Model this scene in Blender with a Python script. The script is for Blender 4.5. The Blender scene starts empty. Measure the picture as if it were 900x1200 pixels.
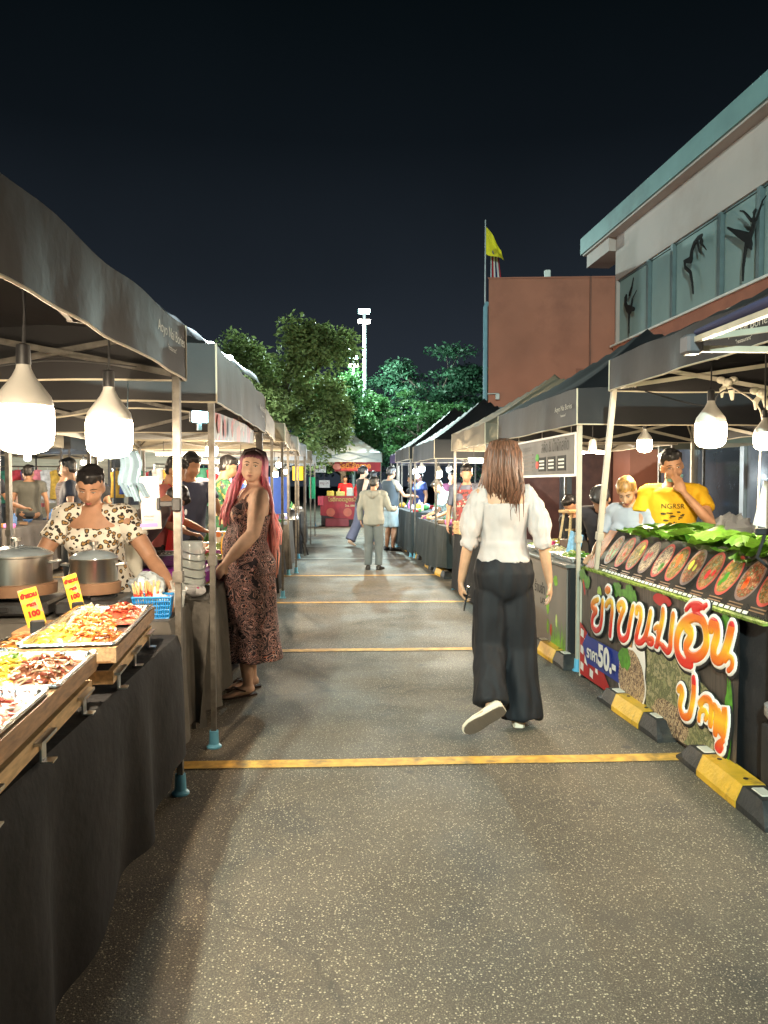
import bpy, math, random
import numpy as np
from mathutils import Vector, Matrix, noise as mnoise
S = bpy.context.scene; C = S.collection
PI = math.pi; R = math.radians
rng = random.Random(7)
V = Vector
# ------------------------------------------------------------------ materials
def _n(nt, t, **k):
    n = nt.nodes.new(t)
    for a, b in k.items(): setattr(n, a, b)
    return n
def mat(name, col, rough=.6, metal=0, var=.12, vs=6., bump=0., bs=60., trans=0., emit=None, es=0., alpha=1., spec=.5, dirt=None, ior=None, stretch=None):
    m = bpy.data.materials.new(name); m.use_nodes = True; nt = m.node_tree
    b = nt.nodes['Principled BSDF']; L = nt.links
    b.inputs['Roughness'].default_value = rough; b.inputs['Metallic'].default_value = metal
    b.inputs['Specular IOR Level'].default_value = spec
    c = (*col, 1)
    b.inputs['Base Color'].default_value = c
    tc = _n(nt, 'ShaderNodeTexCoord'); vec = tc.outputs['Object']
    if stretch:
        mp = _n(nt, 'ShaderNodeMapping'); mp.inputs['Scale'].default_value = stretch; L.new(vec, mp.inputs[0]); vec = mp.outputs[0]
    if var:
        nz = _n(nt, 'ShaderNodeTexNoise'); nz.inputs['Scale'].default_value = vs; nz.inputs['Detail'].default_value = 6
        L.new(vec, nz.inputs['Vector'])
        mr = _n(nt, 'ShaderNodeMapRange'); mr.inputs[1].default_value = .3; mr.inputs[2].default_value = .7
        mr.inputs[3].default_value = 1 - var; mr.inputs[4].default_value = 1 + var; L.new(nz.outputs[0], mr.inputs[0])
        mx = _n(nt, 'ShaderNodeVectorMath', operation='SCALE'); mx.inputs[0].default_value = col
        L.new(mr.outputs[0], mx.inputs['Scale']); out = mx.outputs[0]
        if dirt:
            n2 = _n(nt, 'ShaderNodeTexNoise'); n2.inputs['Scale'].default_value = vs * .4; n2.inputs['Detail'].default_value = 8; n2.inputs['Roughness'].default_value = .7
            L.new(vec, n2.inputs['Vector']); r2 = _n(nt, 'ShaderNodeMapRange'); r2.inputs[1].default_value = .52; r2.inputs[2].default_value = .7
            L.new(n2.outputs[0], r2.inputs[0]); mi = _n(nt, 'ShaderNodeMix', data_type='RGBA'); L.new(r2.outputs[0], mi.inputs[0])
            L.new(out, mi.inputs[6]); mi.inputs[7].default_value = (*dirt, 1); out = mi.outputs[2]
        L.new(out, b.inputs['Base Color'])
    if bump:
        nb = _n(nt, 'ShaderNodeTexNoise'); nb.inputs['Scale'].default_value = bs; nb.inputs['Detail'].default_value = 4; L.new(vec, nb.inputs['Vector'])
        bp = _n(nt, 'ShaderNodeBump'); bp.inputs['Strength'].default_value = bump; bp.inputs['Distance'].default_value = .01
        L.new(nb.outputs[0], bp.inputs['Height']); L.new(bp.outputs[0], b.inputs['Normal'])
    if emit:
        b.inputs['Emission Color'].default_value = (*emit, 1); b.inputs['Emission Strength'].default_value = es
    if alpha < 1: b.inputs['Alpha'].default_value = alpha
    if trans:
        o = nt.nodes['Material Output']; tr = _n(nt, 'ShaderNodeBsdfTranslucent'); tr.inputs[0].default_value = c
        ms = _n(nt, 'ShaderNodeMixShader'); ms.inputs[0].default_value = trans
        L.new(b.outputs[0], ms.inputs[1]); L.new(tr.outputs[0], ms.inputs[2]); L.new(ms.outputs[0], o.inputs[0])
    return m
_mc = {}
def M(r, g, b, rough=.6, metal=0, **k):
    """small cache of plain surface colours given as 0-255 sRGB"""
    key = (r, g, b, rough, metal, tuple(sorted(k.items())))
    if key not in _mc:
        f = lambda c: ((c / 255) / 12.92 if c < 10 else ((c / 255 + .055) / 1.055) ** 2.4)
        _mc[key] = mat('surface', (f(r), f(g), f(b)), rough, metal, **k)
    return _mc[key]
def pattern(name, kind, cols, scale, rough=.75, trans=0):
    """printed cloth / food patterns: colour ramp over voronoi or noise"""
    m = mat(name, cols[0][1], rough, var=0); nt = m.node_tree; L = nt.links; b = nt.nodes['Principled BSDF']
    tc = _n(nt, 'ShaderNodeTexCoord'); vec = tc.outputs['Object']
    if kind in ('swirl', 'leopard'):
        nz = _n(nt, 'ShaderNodeTexNoise'); nz.inputs['Scale'].default_value = scale * .9; L.new(vec, nz.inputs['Vector'])
        ad = _n(nt, 'ShaderNodeMixRGB'); ad.inputs[0].default_value = .06 if kind == 'swirl' else .018
        L.new(vec, ad.inputs[1]); L.new(nz.outputs['Color'], ad.inputs[2]); vec = ad.outputs[0]
    r = _n(nt, 'ShaderNodeValToRGB'); r.color_ramp.interpolation = 'CONSTANT' if kind != 'food' else 'LINEAR'
    if kind == 'swirl':
        t = _n(nt, 'ShaderNodeTexVoronoi', feature='DISTANCE_TO_EDGE'); t.inputs['Scale'].default_value = scale; L.new(vec, t.inputs['Vector'])
        w = _n(nt, 'ShaderNodeTexWave', wave_type='RINGS'); w.inputs['Scale'].default_value = scale * .35; w.inputs['Distortion'].default_value = 14; w.inputs['Detail'].default_value = 2; w.inputs['Detail Scale'].default_value = 1.4
        L.new(vec, w.inputs['Vector']); src = w.outputs['Fac']
    elif kind == 'leopard':
        t = _n(nt, 'ShaderNodeTexVoronoi'); t.inputs['Scale'].default_value = scale; L.new(vec, t.inputs['Vector']); src = t.outputs['Distance']
    elif kind == 'paisley':
        t = _n(nt, 'ShaderNodeTexNoise'); t.inputs['Scale'].default_value = scale; t.inputs['Detail'].default_value = 1.5; t.inputs['Distortion'].default_value = 3.2; L.new(vec, t.inputs['Vector']); src = t.outputs[0]
    elif kind == 'cells':
        t = _n(nt, 'ShaderNodeTexVoronoi'); t.inputs['Scale'].default_value = scale; L.new(vec, t.inputs['Vector'])
        s = _n(nt, 'ShaderNodeSeparateColor'); L.new(t.outputs['Color'], s.inputs[0]); src = s.outputs[0]
    else:
        t = _n(nt, 'ShaderNodeTexNoise'); t.inputs['Scale'].default_value = scale; t.inputs['Detail'].default_value = 5; t.inputs['Roughness'].default_value = .7; L.new(vec, t.inputs['Vector']); src = t.outputs[0]
    L.new(src, r.inputs[0]); e = r.color_ramp.elements
    while len(e) < len(cols): e.new(.5)
    for i, (p, c) in enumerate(cols): e[i].position = p; e[i].color = (*c, 1)
    L.new(r.outputs[0], b.inputs['Base Color'])
    return m
# ------------------------------------------------------------------ mesh builder
class MB:
    def __init__(s): s.v = []; s.f = []; s.m = []; s.k = 0; s.T = None
    def _add(s, vs, fs):
        o = len(s.v)
        if s.T is not None: vs = [s.T @ V(p) for p in vs]
        s.v += [tuple(p) for p in vs]; s.f += [tuple(o + i for i in f) for f in fs]; s.m += [s.k] * len(fs)
        return s
    def box(s, a, b, rot=None, piv=None):
        x0, y0, z0 = a; x1, y1, z1 = b
        vs = [V((x, y, z)) for z in (z0, z1) for y in (y0, y1) for x in (x0, x1)]
        if rot is not None:
            c = V(piv) if piv else sum(vs, V()) / 8
            vs = [rot @ (p - c) + c for p in vs]
        return s._add(vs, [(0, 2, 3, 1), (4, 5, 7, 6), (0, 1, 5, 4), (2, 6, 7, 3), (0, 4, 6, 2), (1, 3, 7, 5)])
    def rbox(s, a, b, r=.01, rot=None, piv=None):
        """box with chamfered vertical and horizontal edges"""
        x0, y0, z0 = a; x1, y1, z1 = b; r = min(r, (x1-x0)/2.1, (y1-y0)/2.1, (z1-z0)/2.1); vs = []
        for z, q in ((z0, r), (z0 + r, 0), (z1 - r, 0), (z1, r)):
            X0, X1, Y0, Y1 = x0 + q, x1 - q, y0 + q, y1 - q; k = r
            vs += [V(p) for p in ((X0 + k, Y0, z), (X1 - k, Y0, z), (X1, Y0 + k, z), (X1, Y1 - k, z), (X1 - k, Y1, z), (X0 + k, Y1, z), (X0, Y1 - k, z), (X0, Y0 + k, z))]
        if rot is not None:
            c = V(piv) if piv else sum(vs, V()) / len(vs)
            vs = [rot @ (p - c) + c for p in vs]
        fs = [tuple(range(7, -1, -1)), tuple(range(24, 32))]
        for j in range(3):
            for i in range(8): fs.append((j*8+i, j*8+(i+1) % 8, j*8+8+(i+1) % 8, j*8+8+i))
        return s._add(vs, fs)
    def tube(s, pts, rad, n=8, cap=True, flat=None, round_ends=False):
        """tube through pts; rad number or list; flat=(vector, factor) squashes the section along a vector"""
        pts = [V(p) for p in pts]; N = len(pts)
        if not hasattr(rad, '__len__'): rad = [rad] * N
        rad = list(rad)
        if round_ends:
            d0 = (pts[0] - pts[1]).normalized(); d1 = (pts[-1] - pts[-2]).normalized(); r0, r1 = rad[0], rad[-1]
            pts = [pts[0] + d0 * r0 * .98, pts[0] + d0 * r0 * .7] + pts + [pts[-1] + d1 * r1 * .7, pts[-1] + d1 * r1 * .98]
            rad = [r0 * .2, r0 * .7] + rad + [r1 * .7, r1 * .2]; N += 4
        vs = []; up = None
        for i, p in enumerate(pts):
            d = (pts[min(i + 1, N - 1)] - pts[max(i - 1, 0)])
            d = d.normalized() if d.length > 1e-9 else V((0, 0, 1))
            if up is None:
                up = V((0, 0, 1)) if abs(d.z) < .9 else V((0, 1, 0))
                if flat: up = V(flat[0])
            u = d.cross(up)
            u = u.normalized() if u.length > 1e-6 else d.orthogonal().normalized()
            w = u.cross(d).normalized(); up = w
            fw = flat[1] if flat else 1
            for k in range(n):
                a = 2 * PI * k / n
                vs.append(p + u * (math.cos(a) * rad[i]) + w * (math.sin(a) * rad[i] * fw))
        fs = [(i*n+k, i*n+(k+1) % n, (i+1)*n+(k+1) % n, (i+1)*n+k) for i in range(N-1) for k in range(n)]
        if cap: fs += [tuple(range(n-1, -1, -1)), tuple(range((N-1)*n, N*n))]
        return s._add(vs, fs)
    def bar(s, a, b, w, h=None):
        """square section bar between two points"""
        h = h or w; a = V(a); b = V(b); d = (b - a).normalized()
        u = d.cross(V((0, 0, 1))); u = u.normalized() if u.length > 1e-4 else V((1, 0, 0)); t = u.cross(d).normalized()
        vs = [p + u * i * w / 2 + t * j * h / 2 for p in (a, b) for i, j in ((-1, -1), (1, -1), (1, 1), (-1, 1))]
        return s._add(vs, [(3, 2, 1, 0), (4, 5, 6, 7)] + [(i, (i+1) % 4, 4+(i+1) % 4, 4+i) for i in range(4)])
    def lathe(s, prof, c=(0, 0, 0), n=20, sx=1, sy=1):
        c = V(c); vs = []
        for r, z in prof:
            r = max(r, 1e-4)
            for k in range(n): vs.append(c + V((math.cos(2*PI*k/n)*r*sx, math.sin(2*PI*k/n)*r*sy, z)))
        N = len(prof)
        fs = [(i*n+k, i*n+(k+1) % n, (i+1)*n+(k+1) % n, (i+1)*n+k) for i in range(N-1) for k in range(n)]
        fs += [tuple(range(n-1, -1, -1)), tuple(range((N-1)*n, N*n))]
        return s._add(vs, fs)
    def ell(s, c, r, n=12, m=8, rot=None):
        c = V(c); vs = [V((0, 0, -r[2]))]
        for j in range(1, m):
            t = PI * j / m - PI / 2
            for k in range(n): vs.append(V((r[0]*math.cos(t)*math.cos(2*PI*k/n), r[1]*math.cos(t)*math.sin(2*PI*k/n), r[2]*math.sin(t))))
        vs.append(V((0, 0, r[2])))
        if rot is not None: vs = [rot @ p for p in vs]
        vs = [p + c for p in vs]; e = len(vs) - 1
        fs = [(0, 1+(k+1) % n, 1+k) for k in range(n)] + [(e, 1+(m-2)*n+k, 1+(m-2)*n+(k+1) % n) for k in range(n)]
        fs += [(1+j*n+k, 1+j*n+(k+1) % n, 1+(j+1)*n+(k+1) % n, 1+(j+1)*n+k) for j in range(m-2) for k in range(n)]
        return s._add(vs, fs)
    def loft(s, st, n=20, cap=True, ex=2.):
        """st: list of (centre, half-width vector, half-depth vector); superellipse exponent ex"""
        vs = []
        for c, a, b in st:
            for k in range(n):
                t = 2*PI*k/n; x = math.cos(t); y = math.sin(t)
                x = math.copysign(abs(x) ** (2/ex), x); y = math.copysign(abs(y) ** (2/ex), y)
                vs.append(V(c) + V(a) * x + V(b) * y)
        N = len(st)
        fs = [(i*n+k, i*n+(k+1) % n, (i+1)*n+(k+1) % n, (i+1)*n+k) for i in range(N-1) for k in range(n)]
        if cap: fs += [tuple(range(n-1, -1, -1)), tuple(range((N-1)*n, N*n))]
        return s._add(vs, fs)
    def grid(s, fn, nu, nv):
        vs = [fn(i / nu, j / nv) for j in range(nv + 1) for i in range(nu + 1)]
        return s._add(vs, [(j*(nu+1)+i, j*(nu+1)+i+1, (j+1)*(nu+1)+i+1, (j+1)*(nu+1)+i) for j in range(nv) for i in range(nu)])
    def poly(s, pts): return s._add(pts, [tuple(range(len(pts)))])
    def slab(s, pts, off):
        """extruded flat polygon"""
        n = len(pts); o = V(off); vs = [V(p) for p in pts] + [V(p) + o for p in pts]
        return s._add(vs, [tuple(range(n-1, -1, -1)), tuple(range(n, 2*n))] + [(i, (i+1) % n, n+(i+1) % n, n+i) for i in range(n)])
    def build(s, name, ms, parent=None, smooth=False, ang=40):
        me = bpy.data.meshes.new(name); me.from_pydata(s.v, [], s.f); me.update()
        if not isinstance(ms, (list, tuple)): ms = [ms]
        for m in ms: me.materials.append(m)
        if len(ms) > 1: me.polygons.foreach_set('material_index', s.m)
        if smooth:
            me.polygons.foreach_set('use_smooth', [True] * len(me.polygons))
            if ang < 180: me.set_sharp_from_angle(angle=R(ang))
        o = bpy.data.objects.new(name, me); C.objects.link(o)
        if parent: o.parent = parent
        return o
def thing(name, label, cat, loc=(0, 0, 0), rz=0, group=None):
    o = bpy.data.objects.new(name, None); o.empty_display_size = .1; C.objects.link(o)
    o.location = loc; o.rotation_euler = (0, 0, rz); o['label'] = label; o['category'] = cat
    if group: o['group'] = group
    return o
def tag(o, label, cat, group=None, loc=None, rz=None):
    o['label'] = label; o['category'] = cat
    if group: o['group'] = group
    if loc: o.location = loc
    if rz is not None: o.rotation_euler[2] = rz
    return o
def struct(o): o['kind'] = 'structure'; return o
def dup(o, loc, rz=None, label=None, parent=None):
    c = o.copy(); C.objects.link(c)
    if parent is None:
        c.location = loc
        if rz is not None: c.rotation_euler[2] = rz
        if label: c['label'] = label
    else: c.parent = parent
    for ch in o.children: dup(ch, None, parent=c)
    return c
def blend(mb, name, m, parent, vox, smooth=4, fold=None):
    """voxel-union of overlapping shells into one continuous surface"""
    o = mb.build(name + '_tmp', [m])
    r = o.modifiers.new('r', 'REMESH'); r.mode = 'VOXEL'; r.voxel_size = vox
    if smooth: q = o.modifiers.new('s', 'SMOOTH'); q.factor = .5; q.iterations = smooth
    me = bpy.data.meshes.new_from_object(o.evaluated_get(bpy.context.evaluated_depsgraph_get()))
    om = o.data; bpy.data.objects.remove(o); bpy.data.meshes.remove(om)
    if fold:
        amp, sc = fold; n = len(me.vertices); co = np.empty(n * 3, np.float32); me.vertices.foreach_get('co', co); co = co.reshape(-1, 3)
        no = np.empty(n * 3, np.float32); me.vertices.foreach_get('normal', no); no = no.reshape(-1, 3)
        for i in range(n):
            p = co[i]; co[i] += no[i] * amp * (mnoise.noise(V((p[0]*sc[0], p[1]*sc[1], p[2]*sc[2]))) + .5 * mnoise.noise(V((p[0]*sc[0]*2.3+5, p[1]*sc[1]*2.3, p[2]*sc[2]*2.3))))
        me.vertices.foreach_set('co', co.ravel())
    me.polygons.foreach_set('use_smooth', [True] * len(me.polygons)); me.materials.clear(); me.materials.append(m); me.name = name; me.update()
    o = bpy.data.objects.new(name, me); C.objects.link(o); o.parent = parent
    return o
def text(s, size, m, name, parent, matrix, off=0., bold=0., align='CENTER', wide=1.):
    c = bpy.data.curves.new('t', 'FONT'); c.body = s; c.size = size; c.align_x = align; c.align_y = 'CENTER'; c.offset = off; c.resolution_u = 3
    o = bpy.data.objects.new('t', c); C.objects.link(o)
    me = bpy.data.meshes.new_from_object(o.evaluated_get(bpy.context.evaluated_depsgraph_get()))
    bpy.data.objects.remove(o); bpy.data.curves.remove(c)
    me.transform(matrix @ Matrix.Diagonal((wide, 1, 1, 1))); me.materials.clear(); me.materials.append(m); me.name = name
    o = bpy.data.objects.new(name, me); C.objects.link(o)
    if parent: o.parent = parent
    return o
def frame(o, x, y):
    """matrix whose local X, Y map on vectors x, y at origin o"""
    x = V(x).normalized(); y = V(y).normalized(); z = x.cross(y).normalized()
    m = Matrix((x, y, z)).transposed().to_4x4(); m.translation = V(o); return m
# ------------------------------------------------------------------ shared materials
WHITE = M(225, 225, 220, .5, var=.06); BLACK = M(24, 24, 26, .7); STEEL = mat('steel', (.55, .54, .52), .28, 1, var=.15, vs=20)
GALV = mat('galvanised_steel', (.13, .12, .105), .5, .5, var=.35, vs=18, dirt=(.07, .055, .04))
CREAMBAR = mat('cream_painted_steel', (.42, .39, .31), .45, .1, var=.12, vs=12)
WOOD = mat('wood', (.36, .2, .09), .6, var=.35, vs=14, stretch=(6, 1, 6), bump=.2)
PALEWOOD = mat('pale_wood', (.55, .36, .17), .6, var=.3, vs=14, stretch=(6, 1, 6))
FOIL = mat('foil', (.82, .82, .8), .22, 1, var=.08, vs=30, bump=.6, bs=60)
BLACKCLOTH = mat('black_cloth', (.02, .02, .022), .85, var=.3, vs=5, bump=.5, bs=16, spec=.25)
GREYCLOTH = mat('grey_cloth', (.085, .078, .068), .85, var=.3, vs=6, bump=.5, bs=22)
FAB_DARK = mat('charcoal_canopy_fabric', (.0145, .013, .0138), .6, var=.25, vs=2.2, bump=.28, bs=9, trans=.12)
FAB_BLACK = mat('black_canopy_fabric', (.008, .0084, .0105), .62, var=.25, vs=2.5, bump=.28, bs=9, trans=.1)
FAB_BEIGE = mat('beige_canopy_fabric', (.2, .175, .13), .7, var=.15, vs=3, bump=.1, bs=40, trans=.35)
FAB_WHITE = mat('pale_canopy_fabric', (.32, .32, .32), .6, var=.12, vs=3, bump=.1, bs=40, trans=.3)
FAB_GREY = mat('grey_green_canopy_fabric', (.14, .15, .12), .7, var=.15, vs=3, trans=.2)
FAB_PURPLE = mat('purple_canopy_fabric', (.05, .03, .09), .7, var=.15, vs=3, trans=.2)
SEAM = M(190, 180, 160, .6)
BLUEPLASTIC = mat('blue_plastic', (.02, .25, .62), .35, var=.08)
FOOTBLUE = mat('foot_blue_plastic', (.12, .38, .55), .45, var=.15)
DARKMETAL = mat('dark_metal', (.03, .03, .033), .4, .6, var=.3, vs=15)
CLEAR = mat('clear_plastic', (.75, .8, .82), .15, var=.05, alpha=.42)
GLASS = mat('window_glass', (.02, .03, .035), .06, var=.3, vs=2, spec=.9)
LEAFG = mat('banana_leaf', (.075, .18, .016), .38, var=.3, vs=9, trans=.25, stretch=(1, 8, 8))
# ------------------------------------------------------------------ camera, world, render
cam = bpy.data.cameras.new('camera'); co = bpy.data.objects.new('camera', cam); C.objects.link(co); S.camera = co
cam.sensor_fit = 'VERTICAL'; cam.sensor_height = 36; cam.lens = 27; cam.clip_end = 800; cam.clip_start = .05
co.location = (0, 0, 1.4); co.rotation_euler = (R(90 - 2.16), 0, R(-5.4))
w = bpy.data.worlds.new('World'); S.world = w; w.use_nodes = True; nt = w.node_tree; L = nt.links
bg = nt.nodes['Background']
sky = _n(nt, 'ShaderNodeTexSky', sky_type='NISHITA'); sky.sun_disc = False; sky.sun_elevation = R(-3.5); sky.sun_rotation = R(200); sky.altitude = 0; sky.dust_density = 2
# town glow: pale near the horizon, almost black overhead
tc = _n(nt, 'ShaderNodeTexCoord'); sp = _n(nt, 'ShaderNodeSeparateXYZ'); L.new(tc.outputs['Generated'], sp.inputs[0])
rp = _n(nt, 'ShaderNodeValToRGB'); L.new(sp.outputs[2], rp.inputs[0]); e = rp.color_ramp.elements
for _ in range(3): e.new(.5)
for i, (p, c) in enumerate([(0, (.021, .027, .036)), (.14, (.0175, .0225, .0305)), (.25, (.0100, .0135, .0185)), (.4, (.0034, .0052, .0072)), (.56, (.0011, .0024, .0031))]):
    e[i].position = p; e[i].color = (*c, 1)
nz = _n(nt, 'ShaderNodeTexNoise'); nz.inputs['Scale'].default_value = 1.6; nz.inputs['Detail'].default_value = 5; L.new(tc.outputs['Generated'], nz.inputs['Vector'])
mr = _n(nt, 'ShaderNodeMapRange'); mr.inputs[1].default_value = .35; mr.inputs[2].default_value = .7; mr.inputs[3].default_value = .85; mr.inputs[4].default_value = 1.25; L.new(nz.outputs[0], mr.inputs[0])
sc = _n(nt, 'ShaderNodeVectorMath', operation='SCALE'); L.new(rp.outputs[0], sc.inputs[0]); L.new(mr.outputs[0], sc.inputs['Scale'])
s2 = _n(nt, 'ShaderNodeVectorMath', operation='SCALE'); L.new(sky.outputs[0], s2.inputs[0]); s2.inputs['Scale'].default_value = .0002
ad = _n(nt, 'ShaderNodeVectorMath', operation='ADD'); L.new(sc.outputs[0], ad.inputs[0]); L.new(s2.outputs[0], ad.inputs[1])
L.new(ad.outputs[0], bg.inputs[0]); bg.inputs[1].default_value = .4
S.view_settings.view_transform = 'Standard'; S.view_settings.look = 'None'; S.view_settings.exposure = 1.5; S.view_settings.gamma = 1
cy = S.cycles; cy.use_denoising = True; cy.denoiser = 'OPENIMAGEDENOISE'; cy.max_bounces = 6; cy.diffuse_bounces = 4; cy.glossy_bounces = 3; cy.transmission_bounces = 3; cy.transparent_max_bounces = 8
cy.sample_clamp_indirect = 4; cy.use_light_tree = True; cy.caustics_reflective = False; cy.caustics_refractive = False; cy.use_adaptive_sampling = True; cy.adaptive_threshold = .015
# ------------------------------------------------------------------ ground
m = mat('asphalt', (.1, .092, .075), .72, var=0); nt = m.node_tree; L = nt.links; b = nt.nodes['Principled BSDF']
tc = _n(nt, 'ShaderNodeTexCoord'); P0 = tc.outputs['Object']
def noise(scale, det=6, rough=.6):
    q = _n(nt, 'ShaderNodeTexNoise'); q.inputs['Scale'].default_value = scale; q.inputs['Detail'].default_value = det; q.inputs['Roughness'].default_value = rough; L.new(P0, q.inputs['Vector']); return q.outputs[0]
def ramp(src, *cols, mode='LINEAR'):
    r = _n(nt, 'ShaderNodeValToRGB'); r.color_ramp.interpolation = mode; e = r.color_ramp.elements
    while len(e) < len(cols): e.new(.5)
    for i, (p, c) in enumerate(cols): e[i].position = p; e[i].color = (*(c if hasattr(c, '__len__') else (c, c, c)), 1)
    L.new(src, r.inputs[0]); return r.outputs[0]
def mix(f, a, c, mode='MIX'):
    x = _n(nt, 'ShaderNodeMix', data_type='RGBA', blend_type=mode)
    if hasattr(f, 'links'): L.new(f, x.inputs[0])
    else: x.inputs[0].default_value = f
    for s_, q in ((6, a), (7, c)):
        if hasattr(q, 'links'): L.new(q, x.inputs[s_])
        else: x.inputs[s_].default_value = (*q, 1)
    return x.outputs[2]
base = ramp(noise(.9, 8), (.3, (.055, .049, .041)), (.5, (.1, .082, .062)), (.72, (.13, .103, .073)))
fine = ramp(noise(190, 3), (.35, (.55, .55, .55)), (.65, (1.4, 1.4, 1.35)))
col = mix(1., base, fine, 'MULTIPLY')
patch = ramp(noise(2.7, 5), (.36, .4), (.44, 0.0)); col = mix(patch, col, (.03, .031, .032))
def chips(scale, hi, w):
    t = _n(nt, 'ShaderNodeTexVoronoi'); t.inputs['Scale'].default_value = scale; t.inputs['Randomness'].default_value = 1
    ns = _n(nt, 'ShaderNodeTexNoise'); ns.inputs['Scale'].default_value = scale * 1.4; L.new(P0, ns.inputs['Vector'])
    av = _n(nt, 'ShaderNodeMixRGB', blend_type='ADD'); av.inputs[0].default_value = .6 / scale; L.new(P0, av.inputs[1]); L.new(ns.outputs['Color'], av.inputs[2]); L.new(av.outputs[0], t.inputs['Vector'])
    s_ = _n(nt, 'ShaderNodeSeparateColor'); L.new(t.outputs['Color'], s_.inputs[0])
    a = ramp(t.outputs['Distance'], (w, 1.), (w + .1, 0.)); c = ramp(s_.outputs[1], (hi, 0.), (hi + .02, 1.))
    x = _n(nt, 'ShaderNodeMath', operation='MULTIPLY'); L.new(a, x.inputs[0]); L.new(c, x.inputs[1]); return x.outputs[0]
c1 = chips(112, .7, .27); c2 = chips(190, .6, .33)
col = mix(c2, col, (.22, .19, .135)); col = mix(c1, col, (.48, .42, .3))
oil = ramp(noise(1.35, 4), (.6, 0.), (.68, .5)); col = mix(oil, col, (.06, .055, .048))
gum = _n(nt, 'ShaderNodeTexVoronoi'); gum.inputs['Scale'].default_value = 1.6; L.new(P0, gum.inputs['Vector']); gm = ramp(gum.outputs['Distance'], (.03, .8), (.06, 0.)); col = mix(gm, col, (.05, .048, .045))
sp_ = noise(5.5, 8, .75); col = mix(ramp(sp_, (.62, 0.), (.74, .45)), col, (.06, .056, .05))
wv = _n(nt, 'ShaderNodeTexVoronoi', feature='DISTANCE_TO_EDGE'); wv.inputs['Scale'].default_value = .33; nw = _n(nt, 'ShaderNodeTexNoise'); nw.inputs['Scale'].default_value = 2.5; nw.inputs['Detail'].default_value = 6; L.new(P0, nw.inputs['Vector']); aw_ = _n(nt, 'ShaderNodeMixRGB', blend_type='ADD'); aw_.inputs[0].default_value = .5; L.new(P0, aw_.inputs[1]); L.new(nw.outputs['Color'], aw_.inputs[2]); L.new(aw_.outputs[0], wv.inputs['Vector'])
col = mix(ramp(wv.outputs['Distance'], (.0, .55), (.005, 0.)), col, (.04, .037, .033))
L.new(col, b.inputs['Base Color'])
rr = ramp(noise(1.1, 4), (.35, .6), (.65, .85)); L.new(rr, b.inputs['Roughness'])
bp = _n(nt, 'ShaderNodeBump'); bp.inputs['Strength'].default_value = .55; bp.inputs['Distance'].default_value = .006
h = _n(nt, 'ShaderNodeMath', operation='ADD'); L.new(noise(120, 4), h.inputs[0]); L.new(c1, h.inputs[1]); L.new(h.outputs[0], bp.inputs['Height']); L.new(bp.outputs[0], b.inputs['Normal'])
g = MB(); g.poly([(-260, -200, 0), (260, -200, 0), (260, 320, 0), (-260, 320, 0)])
struct(g.build('ground', m))
ym = mat('yellow_line_paint', (.58, .33, .06), .7, var=.35, vs=16, dirt=(.17, .12, .06)); YM = mat('grey_line_paint', (.35, .33, .28), .65, var=.3, vs=9, dirt=(.12, .11, .1))
for i, y in enumerate((3.8, 6.4, 8.98, 11.6, 14.25, 17.0, 19.6)):
    q = MB(); wdt = .052
    q.grid(lambda u, v, y=y: (-4 + 8.4*u, y - .045*(8.4*u - 4) + (v-.5)*2*wdt + .004*math.sin(u*40+y), .004), 40, 1)
    o = q.build('road_marking', ym if i < 4 else YM); struct(o)
# ------------------------------------------------------------------ wheel stops
def wheel_stop():
    t = thing('wheel_stop', 'black rubber wheel stop with worn yellow band', 'wheel stop')
    def prof(st, g):
        q = MB(); vs = []
        for y, k in st: vs += [(-.078-g, y, .002), (-.078-g, y, .03*min(1, k+.3)), (-.048-g, y, (.1+g)*k), (.048+g, y, (.1+g)*k), (.078+g, y, .03*min(1, k+.3)), (.078+g, y, .002)]
        n = len(st); q._add(vs, [tuple(range(5, -1, -1)), tuple(range(6*n-6, 6*n))] + [(6*a+i, 6*a+(i+1) % 6, 6*a+6+(i+1) % 6, 6*a+6+i) for a in range(n-1) for i in range(6)])
        return q
    rub = mat('black_rubber', (.022, .022, .022), .6, var=.4, vs=20, dirt=(.06, .052, .04), bump=.3)
    yel = mat('worn_yellow_band', (.68, .4, .03), .5, var=.2, vs=9, dirt=(.06, .045, .03), bump=.3)
    prof([(-.42, .3), (-.34, .97), (-.3, 1), (.3, 1), (.34, .97), (.42, .3)], 0).build('rubber_body', rub, t)
    q = MB(); 
    a = prof([(-.185, 1), (-.17, 1.0), (.17, 1.0), (.185, 1)], .003); a.build('yellow_band', yel, t)
    for s in (-1, 1):
        q = MB(); q.rbox((-.028, s*.26-.045, .097), (.028, s*.26+.045, .1035), .004); q.build('reflector', M(205, 200, 185, .4), t)
    for s in (-1, 1):
        q = MB(); q.lathe([(.0, .097), (.011, .097), (.011, .1), (.0, .1)], (0, s*.12, .0055)); q.build('bolt_head', DARKMETAL, t)
    return t
ws0 = wheel_stop(); first = True
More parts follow.
